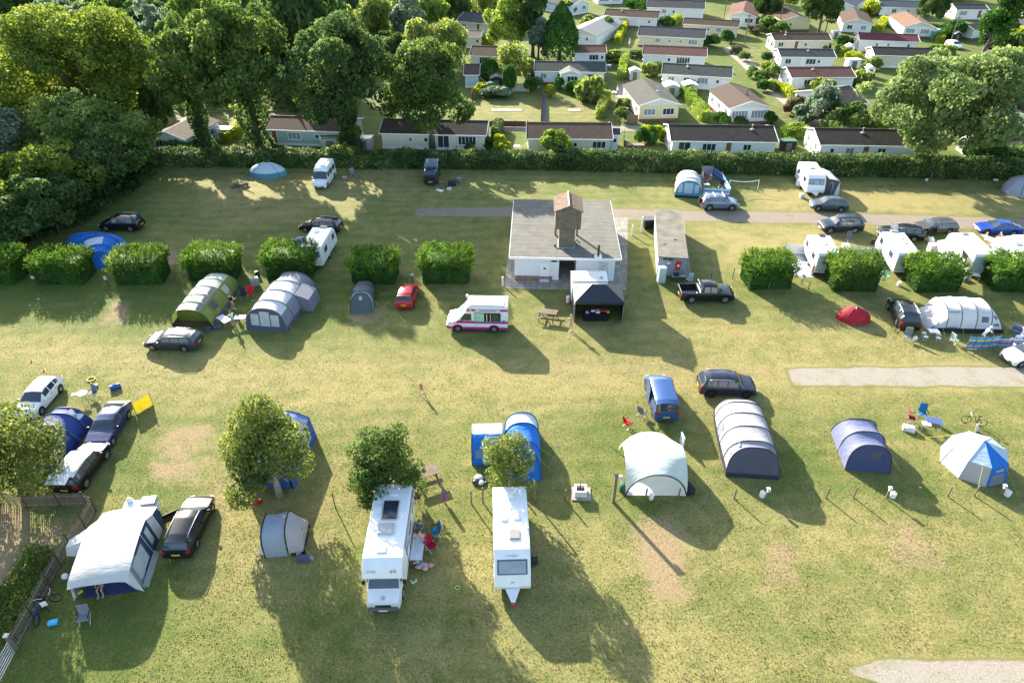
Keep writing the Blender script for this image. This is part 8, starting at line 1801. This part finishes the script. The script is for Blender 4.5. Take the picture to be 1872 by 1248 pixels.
# stone circle / log seat at the upper left
def logs(t):
 for i in range(5): MB().ball((-.9 + .42 * i, .15 * math.sin(i * 2), .22), .26, sc=(1.1, .9, .8), nu=9, nv=6).build('boulder', M('dark_stone', (.12, .11, .10), rough=.9, var=.3), t)
 MB().box((.0, .3, .5), (1.3, .35, .08)).build('plank', WOOD, t)
single('stone_seat', 'heap of dark boulders with a plank at the upper left by the low white tent', 'seat', 440, 342, logs, .4)

# slatted fence and gate at the lower left
def slat_fence(pts, label, h=1.2, step=.13):
 P = [g(*p) for p in pts]; c = P[0].copy(); t = thing('slatted_fence', label, 'fence', c, 0, 'chestnut slat fence'); k = 0
 for a, b in zip(P, P[1:]):
  mb = MB(); n = int((b - a).length / step)
  for i in range(n):
   q = a.lerp(b, (i + .5) / n) - c; ln = .05 * math.sin(i * 1.7 + k); mb.box((q.x + ln * .3, q.y, h * (.5 + .02 * math.sin(i * 2.3))), (.045, .03, h * (1 + .05 * math.sin(i * 3.1))), ang(a, b), 0, ln)
  mb.build('slat_panel', WOOD, t)
  wm = MB(); [wm.tube([a - c + Vector((0, 0, z)), b - c + Vector((0, 0, z))], .012, 4) for z in (.25, .95)]; wm.build('wire', STEEL, t)
  q = a - c; MB().cyl(q, q + Vector((0, 0, h + .15)), .06, 7).build('post', WOOD_DARK, t); k += 1
slat_fence([(-60, 918), (0, 922), (52, 928), (112, 925), (160, 924), (176, 934), (158, 968), (132, 1002), (112, 1036), (92, 1072), (62, 1130), (30, 1190)], 'zigzag chestnut slat fence along the path at the lower left')
def gate(t):
 B = g(30, 1194); E = g(-25, 1300); d = E - B
 for z in (.2, .38, .56, .74, .92, 1.10): MB().tube([Vector((0, 0, z)), d + Vector((0, 0, z))], .025, 6).build('rail', STEEL, t)
 for f in (0.02, .5, .98): MB().tube([d * f + Vector((0, 0, .15)), d * f + Vector((0, 0, 1.15))], .03, 6).build('upright', STEEL, t)
single('field_gate', 'galvanised metal field gate in the lower left corner', 'gate', 30, 1194, gate)
def gpost(t): MB().box((0, 0, .65), (.18, .18, 1.3)).build('post', WOOD, t); MB().box((0, 0, 1.32), (.24, .24, .06)).build('cap', M('pale_cap', (.5, .5, .5)), t)
single('gate_post', 'square wooden gate post with a pale cap', 'post', 30, 1186, gpost)
def sign(t): MB().cyl((0, 0, 0), (0, 0, .9), .03, 6).build('post', DARK, t); MB().box((0, -.03, .8), (.3, .04, .35)).build('sign_face', UPVC, t, bevel=.01)
single('path_sign', 'small white sign facing away from the bicycles', 'sign', 90, 1118, sign, .5)
undergrowth('path_verge', [(60, 1000), (100, 1010), (110, 1030), (40, 1160), (-40, 1250), (-60, 1150), (20, 1060)], 9000, .55, .07, foliage('rough_grass', (.05, .08, .012), (.15, .18, .03), (.3, .28, .06)), 'rough grass between the path and the slatted fence', seed=9)

# short grass standing up from the turf on the near half of the field
def tufts():
 rng = np.random.default_rng(77); n = 230000; y = 11 + 49 * rng.random(n * 2) ** 1.4; x = rng.uniform(-1, 1, n * 2) * (y * .75 + 18)
 q = np.column_stack([x, y]); bare = np.zeros(len(q))
 for pl in ([(1425, 664), (1960, 662), (1960, 718), (1440, 714)], [(1535, 1192), (2100, 1185), (2100, 1400), (1600, 1300)], [(300, 782), (383, 770), (362, 882), (262, 884)], [(1150, 948), (1240, 945), (1266, 1095), (1190, 1098)], [(-60, 925), (58, 930), (50, 985), (10, 1060), (-60, 1120)], [(1043, 886), (1080, 886), (1082, 914), (1043, 914)], [(921, 500), (1146, 500), (1146, 534), (921, 529)]):
  bare = np.maximum(bare, poly_mask(q, np.array([tuple(g(*p).xy) for p in pl]), .6))
 cl = np.sin(q[:, 0] * 1.3 + 2 * np.sin(q[:, 1] * .7)) * np.sin(q[:, 1] * 1.1 + np.sin(q[:, 0] * .9)); keep = (rng.random(len(q)) > bare * .97) & (rng.random(len(q)) < .62 + .38 * cl); q = q[keep][:n]; m = len(q);
 h = rng.uniform(.01, .03, m); d = rng.normal(size=(m, 3)); d[:, 2] = .25
 me = leaf_mesh('grass_tufts', np.column_stack([q, h]), d, .034, GT_M, bias=1.3, seed=8, squash=.7); o = bpy.data.objects.new('grass_tufts', me); COL.objects.link(o); tag(o, 'short grass blades standing up from the mown field', 'grass'); struct(o, 'stuff')
GT_M = foliage('turf_blades', (.125, .13, .022), (.21, .19, .042), (.30, .25, .07), trans=.25, clump=.5)
tufts()
# ================================================================ PEOPLE
HAIR_B = M('blonde_hair', (.42, .33, .18), rough=.7); HAIR_D = M('dark_hair', (.03, .02, .015), rough=.6); HAIR_BR = M('brown_hair', (.12, .07, .04), rough=.7)
def skin_mesh(name, verts, edges, radii, mat, parent, root=0, sub=1):
 me = bpy.data.meshes.new(name); me.from_pydata(verts, edges, []); me.materials.append(mat)
 o = bpy.data.objects.new(name, me); COL.objects.link(o); o.parent = parent
 m = o.modifiers.new('body_skin', 'SKIN'); m.use_smooth_shade = True; m.branch_smoothing = .5; s = o.modifiers.new('smooth', 'SUBSURF'); s.levels = s.render_levels = sub
 for i, r in enumerate(radii):
  v = me.skin_vertices[0].data[i]; v.radius = (r, r) if not isinstance(r, tuple) else r; v.use_root = (i == root)
 return o

def person(px, py, H, label, pose='stand', rz=0, top=None, bottom=None, hair=HAIR_BR, hairlen=.0, z=0, arms='down', skinmat=SKIN, hat=None, group='people on the campsite', skirt=False, longleg=False):
 """rz: direction the person faces, 0 = away from the camera"""
 P = g(px, py); t = thing('person', label, 'person', (P.x, P.y, z), rz, group); s = H / 1.7
 V = Vector; J = {}
 hip = .88 if pose in ('stand', 'walk', 'bend') else .45
 lean = {'stand': 0, 'walk': .03, 'bend': .42, 'sit': -.05}[pose]
 J['pel'] = V((0, 0, hip)); J['waist'] = V((0, lean * .3, hip + .18)); J['chest'] = V((0, lean * .75, hip + .40 - abs(lean) * .2)); J['neck'] = V((0, lean * 1.05, hip + .58 - abs(lean) * .35)); J['head'] = V((0, lean * 1.15 + .02, hip + .70 - abs(lean) * .4)); J['crown'] = V((0, lean * 1.2 + .02, hip + .80 - abs(lean) * .45))
 for sx, n in ((-1, 'L'), (1, 'R')):
  st = {'walk': .22 * sx}.get(pose, .03 * sx)
  if pose == 'sit': J['knee' + n] = V((sx * .13, .44, hip + .03)); J['ank' + n] = V((sx * .13, .46, .08)); J['toe' + n] = V((sx * .14, .66, .04))
  else: J['knee' + n] = V((sx * .10, st * .5 + .03, .48)); J['ank' + n] = V((sx * .10, st - (.06 if st < 0 else 0), .08)); J['toe' + n] = V((sx * .12, st + .17, .035))
  J['hipj' + n] = V((sx * .10, 0, hip - .05)); c = J['neck']; J['sho' + n] = V((sx * .18, c.y - .01, c.z - .07))
  if arms == 'down': J['elb' + n] = J['sho' + n] + V((sx * .05, -.02 + .1 * (st if pose == 'walk' else 0), -.28)); J['wri' + n] = J['elb' + n] + V((sx * .01, .07, -.24))
  elif arms == 'fwd': J['elb' + n] = J['sho' + n] + V((sx * .05, .08, -.26)); J['wri' + n] = J['elb' + n] + V((-sx * .05, .22, -.02))
  elif arms == 'face': J['elb' + n] = J['sho' + n] + V((sx * .05, .10, -.22)); J['wri' + n] = J['elb' + n] + V((-sx * .12, .10, .19))
  d = (J['wri' + n] - J['elb' + n]).normalized(); J['palm' + n] = J['wri' + n] + d * .07
 names = list(J); idx = {k: i for i, k in enumerate(names)}; verts = [J[k] * s for k in names]; R = {'pel': .13, 'waist': .115, 'chest': .14, 'neck': .052, 'head': .085, 'crown': .075}
 for n in 'LR': R.update({'hipj' + n: .085, 'knee' + n: .058, 'ank' + n: .038, 'toe' + n: .032, 'sho' + n: .058, 'elb' + n: .042, 'wri' + n: .028, 'palm' + n: .03})
 rad = [R[k] * s for k in names]; E = [('pel', 'waist'), ('waist', 'chest'), ('chest', 'neck'), ('neck', 'head'), ('head', 'crown')]
 for n in 'LR': E += [('pel', 'hipj' + n), ('hipj' + n, 'knee' + n), ('knee' + n, 'ank' + n), ('ank' + n, 'toe' + n), ('chest', 'sho' + n), ('sho' + n, 'elb' + n), ('elb' + n, 'wri' + n), ('wri' + n, 'palm' + n)]
 edges = [(idx[a], idx[b]) for a, b in E]
 for n, sx in (('L', -1), ('R', 1)):      # five fingers
  w = J['palm' + n]; d = (w - J['wri' + n]).normalized(); side = V((0, 1, 0)) if abs(d.y) < .7 else V((1, 0, 0)); side = (side - d * side.dot(d)).normalized(); cu = d.cross(side) * (-.012 * sx)
  for k, (off, ln) in enumerate(((-.030, .055), (-.010, .068), (.010, .064), (.028, .050))):
   a = w + side * off + d * .015; b = a + d * ln * .55; e = a + d * ln + cu * 2; i0 = len(verts); verts += [a * s, b * s, e * s]; rad += [.010 * s, .009 * s, .007 * s]; edges += [(idx['palm' + n], i0), (i0, i0 + 1), (i0 + 1, i0 + 2)]
  a = J['wri' + n] + d * .03 + side * .03; b = a + side * .028 + d * .02; i0 = len(verts); verts += [a * s, b * s]; rad += [.012 * s, .009 * s]; edges += [(idx['wri' + n], i0), (i0, i0 + 1)]
 nose = J['head'] + V((0, .085, .01)); i0 = len(verts); verts += [nose * s]; rad += [.016 * s]; edges += [(idx['head'], i0)]
 skin_mesh('body', verts, edges, rad, skinmat, t, 0)
 for sx in (-1, 1): MB().ball((J['head'] + V((sx * .032, .078, .025))) * s, .011 * s, nu=6, nv=4).build('eye', BLACK, t)
 hd = J['head'];
 hb = MB().ball((hd + V((0, -.018, .055))) * s, .102 * s, nu=14, nv=8, sc=(1, 1.05, .95))
 if hairlen: hb.ball((hd + V((0, -.06, -.02 - hairlen * .4))) * s, .085 * s, nu=10, nv=8, sc=(1.1, .7, 1.1 + hairlen * 6))
 hb.build('hair', hair, t, smooth=True)
 if hat: MB().ball((hd + V((0, -.01, .075))) * s, .115 * s, nu=14, nv=6, sc=(1, 1.1, .7)).build('hat', hat, t, smooth=True)
 if top:
  k = ['pel', 'waist', 'chest', 'neckb', 'shoL', 'elbL', 'shoR', 'elbR']; J['neckb'] = J['chest'].lerp(J['neck'], .55); vv = [(J[q] if not q.startswith('elb') else J['sho' + q[-1]].lerp(J[q], .75)) * s for q in k]
  skin_mesh('shirt', vv, [(0, 1), (1, 2), (2, 3), (2, 4), (4, 5), (2, 6), (6, 7)], [x * s for x in (.145, .13, .157, .09, .075, .058, .075, .058)], top, t)
 if bottom:
  f = .98 if longleg else .55
  vv = [J['waist'].lerp(J['pel'], .5) * s, J['pel'] * s]; ee = [(0, 1)]; rr_ = [.135 * s, .148 * s]
  for n in 'LR':
   i0 = len(vv); vv += [J['hipj' + n] * s, J['hipj' + n].lerp(J['knee' + n], f) * s]; rr_ += [.10 * s, (.075 if not skirt else .12) * s]; ee += [(1, i0), (i0, i0 + 1)]
   if longleg: vv.append(J['knee' + n].lerp(J['ank' + n], .9) * s); rr_.append(.055 * s); ee.append((i0 + 1, i0 + 2))
  skin_mesh('skirt' if skirt else ('trousers' if longleg else 'shorts'), vv, ee, rr_, bottom, t, 1)
 if pose in ('stand', 'walk', 'bend', 'sit'):
  sh = MB()
  for n in 'LR': a, b = J['ank' + n], J['toe' + n]; c = (a + b) / 2; sh.box((c.x * s, (c.y + .01) * s, .035 * s), (.085 * s, .27 * s, .07 * s))
  sh.build('shoes', M('pale_shoes', (.4, .38, .36)), t, bevel=.02 * s)
 return t
CLB = M('pale_blue_cotton', (.25, .45, .62), rough=.9); CWH = M('white_cotton', (.7, .7, .7), rough=.9); CBK = M('black_cotton', (.015, .015, .018), rough=.9); CBG = M('beige_cotton', (.42, .35, .25), rough=.9); CGR = M('grey_cotton', (.14, .15, .17), rough=.9); CPK = M('pink_cotton', (.5, .18, .2), rough=.9); CNV = M('navy_cotton', (.04, .06, .14), rough=.9); COR = M('orange_cotton', (.6, .2, .1), rough=.9)
person(1043, 604, 1.68, 'woman with blonde hair and pale blue shorts standing at the corner of the black gazebo', 'stand', PI + .2, None, CLB, HAIR_B, .12, arms='face')
person(771, 719, 1.15, 'child in an orange top walking alone on the open grass', 'walk', 2.6, COR, CNV, HAIR_B, .1)
person(427, 566, 1.75, 'man in black T-shirt and beige shorts beside the green tunnel tent', 'stand', -.6, CBK, CBG, HAIR_D, arms='fwd')
person(428, 595, 1.6, 'person in white top and shorts standing between the two tables by the green tent', 'stand', .9, CWH, CLB, HAIR_BR, arms='fwd')
person(1792, 625, 1.7, 'person in a white hooded top bending behind the striped windbreak', 'bend', -PI / 2 + .3, CWH, CWH, HAIR_B, hat=CWH, arms='fwd')
person(1842, 632, 1.0, 'small child in a red hat sitting inside the duller windbreak', 'sit', PI, CNV, CNV, HAIR_BR, hat=C_RED, z=-.2)
person(1872, 634, 1.5, 'person in an orange top at the right edge behind the white convertible', 'stand', PI / 2, COR, CNV, HAIR_BR)
person(779, 1003, 1.72, 'bare-backed dark-haired person in shorts at the long table by the motorhome', 'bend', 1.2, None, M('plum_shorts', (.14, .07, .12), rough=.9), HAIR_D, .05, arms='fwd')
person(768, 975, 1.7, 'person in grey clothes sitting behind the long table by the motorhome', 'sit', PI - .3, CGR, CGR, HAIR_BR, longleg=True, arms='fwd')
person(1284, 331, 1.65, 'person in a pale top sitting nearest the tent in the enclosure', 'sit', -PI / 2, CBG, CBG, HAIR_B, arms='fwd')
person(1298, 333, 1.65, 'person in a brownish top sitting in the middle of the enclosure', 'sit', PI / 2 + .4, M('brown_cotton', (.28, .15, .12), rough=.9), CGR, HAIR_BR, arms='fwd')
person(1799, 444, 1.7, 'person in navy and white standing in front of the bright blue coupe', 'sit', -PI / 2, CNV, CWH, HAIR_B, arms='fwd')
person(1812, 452, 1.6, 'person with bare arms sitting right of the one in navy by the blue coupe', 'sit', PI / 2, CPK, CBG, HAIR_BR, arms='fwd')
person(1829, 447, 1.65, 'person leaning by the white rounded awning near the blue coupe', 'bend', PI / 2, CPK, CBG, HAIR_B, arms='fwd')
person(189, 1076, 1.6, 'person in a pinkish top sitting under the roof of the trailer tent', 'sit', PI + .2, CPK, CPK, HAIR_BR, arms='fwd')
person(503, 270, 1.6, 'person in pink in the doorway of the sage green home', 'stand', PI, CPK, CPK, HAIR_D, longleg=True)
# ================================================================ LIGHT, SKY, CAMERA
SUNEL = math.radians(21.5); SUNAZ = math.radians(120.5)
sd = Vector((math.cos(SUNEL) * math.cos(SUNAZ), math.cos(SUNEL) * math.sin(SUNAZ), math.sin(SUNEL)))
w = bpy.data.worlds.new('World'); scene.world = w; w.use_nodes = True; T = w.node_tree
sky = T.nodes.new('ShaderNodeTexSky'); sky.sky_type = 'NISHITA'; sky.sun_disc = False; sky.sun_elevation = SUNEL
sky.sun_rotation = math.atan2(sd.x, sd.y); sky.air_density = 1.2; sky.dust_density = 1.5; sky.ozone_density = 1
T.links.new(sky.outputs[0], T.nodes['Background'].inputs[0]); T.nodes['Background'].inputs[1].default_value = SKY_STRENGTH
su = bpy.data.lights.new('sun', 'SUN'); su.energy = SUN_STRENGTH; su.angle = math.radians(.53); su.color = (1.0, .92, .77)
so = bpy.data.objects.new('sun', su); COL.objects.link(so); so.rotation_euler = sd.to_track_quat('Z', 'Y').to_euler(); so.location = sd * 200
cam = bpy.data.cameras.new('camera'); cam.sensor_width = 36; cam.lens = 24.0; cam.clip_end = 3000; cam.clip_start = .5
co = bpy.data.objects.new('camera', cam); COL.objects.link(co); co.location = (0, 0, CH); co.rotation_euler = (PI / 2 - PITCH, 0, 0)
scene.camera = co
vs = scene.view_settings; vs.view_transform = 'Standard'; vs.look = 'None'; vs.exposure = EXPOSURE; vs.gamma = 1
cy = scene.cycles
cy.max_bounces = 5; cy.diffuse_bounces = 2; cy.glossy_bounces = 2; cy.transmission_bounces = 3; cy.transparent_max_bounces = 4
cy.caustics_reflective = False; cy.caustics_refractive = False
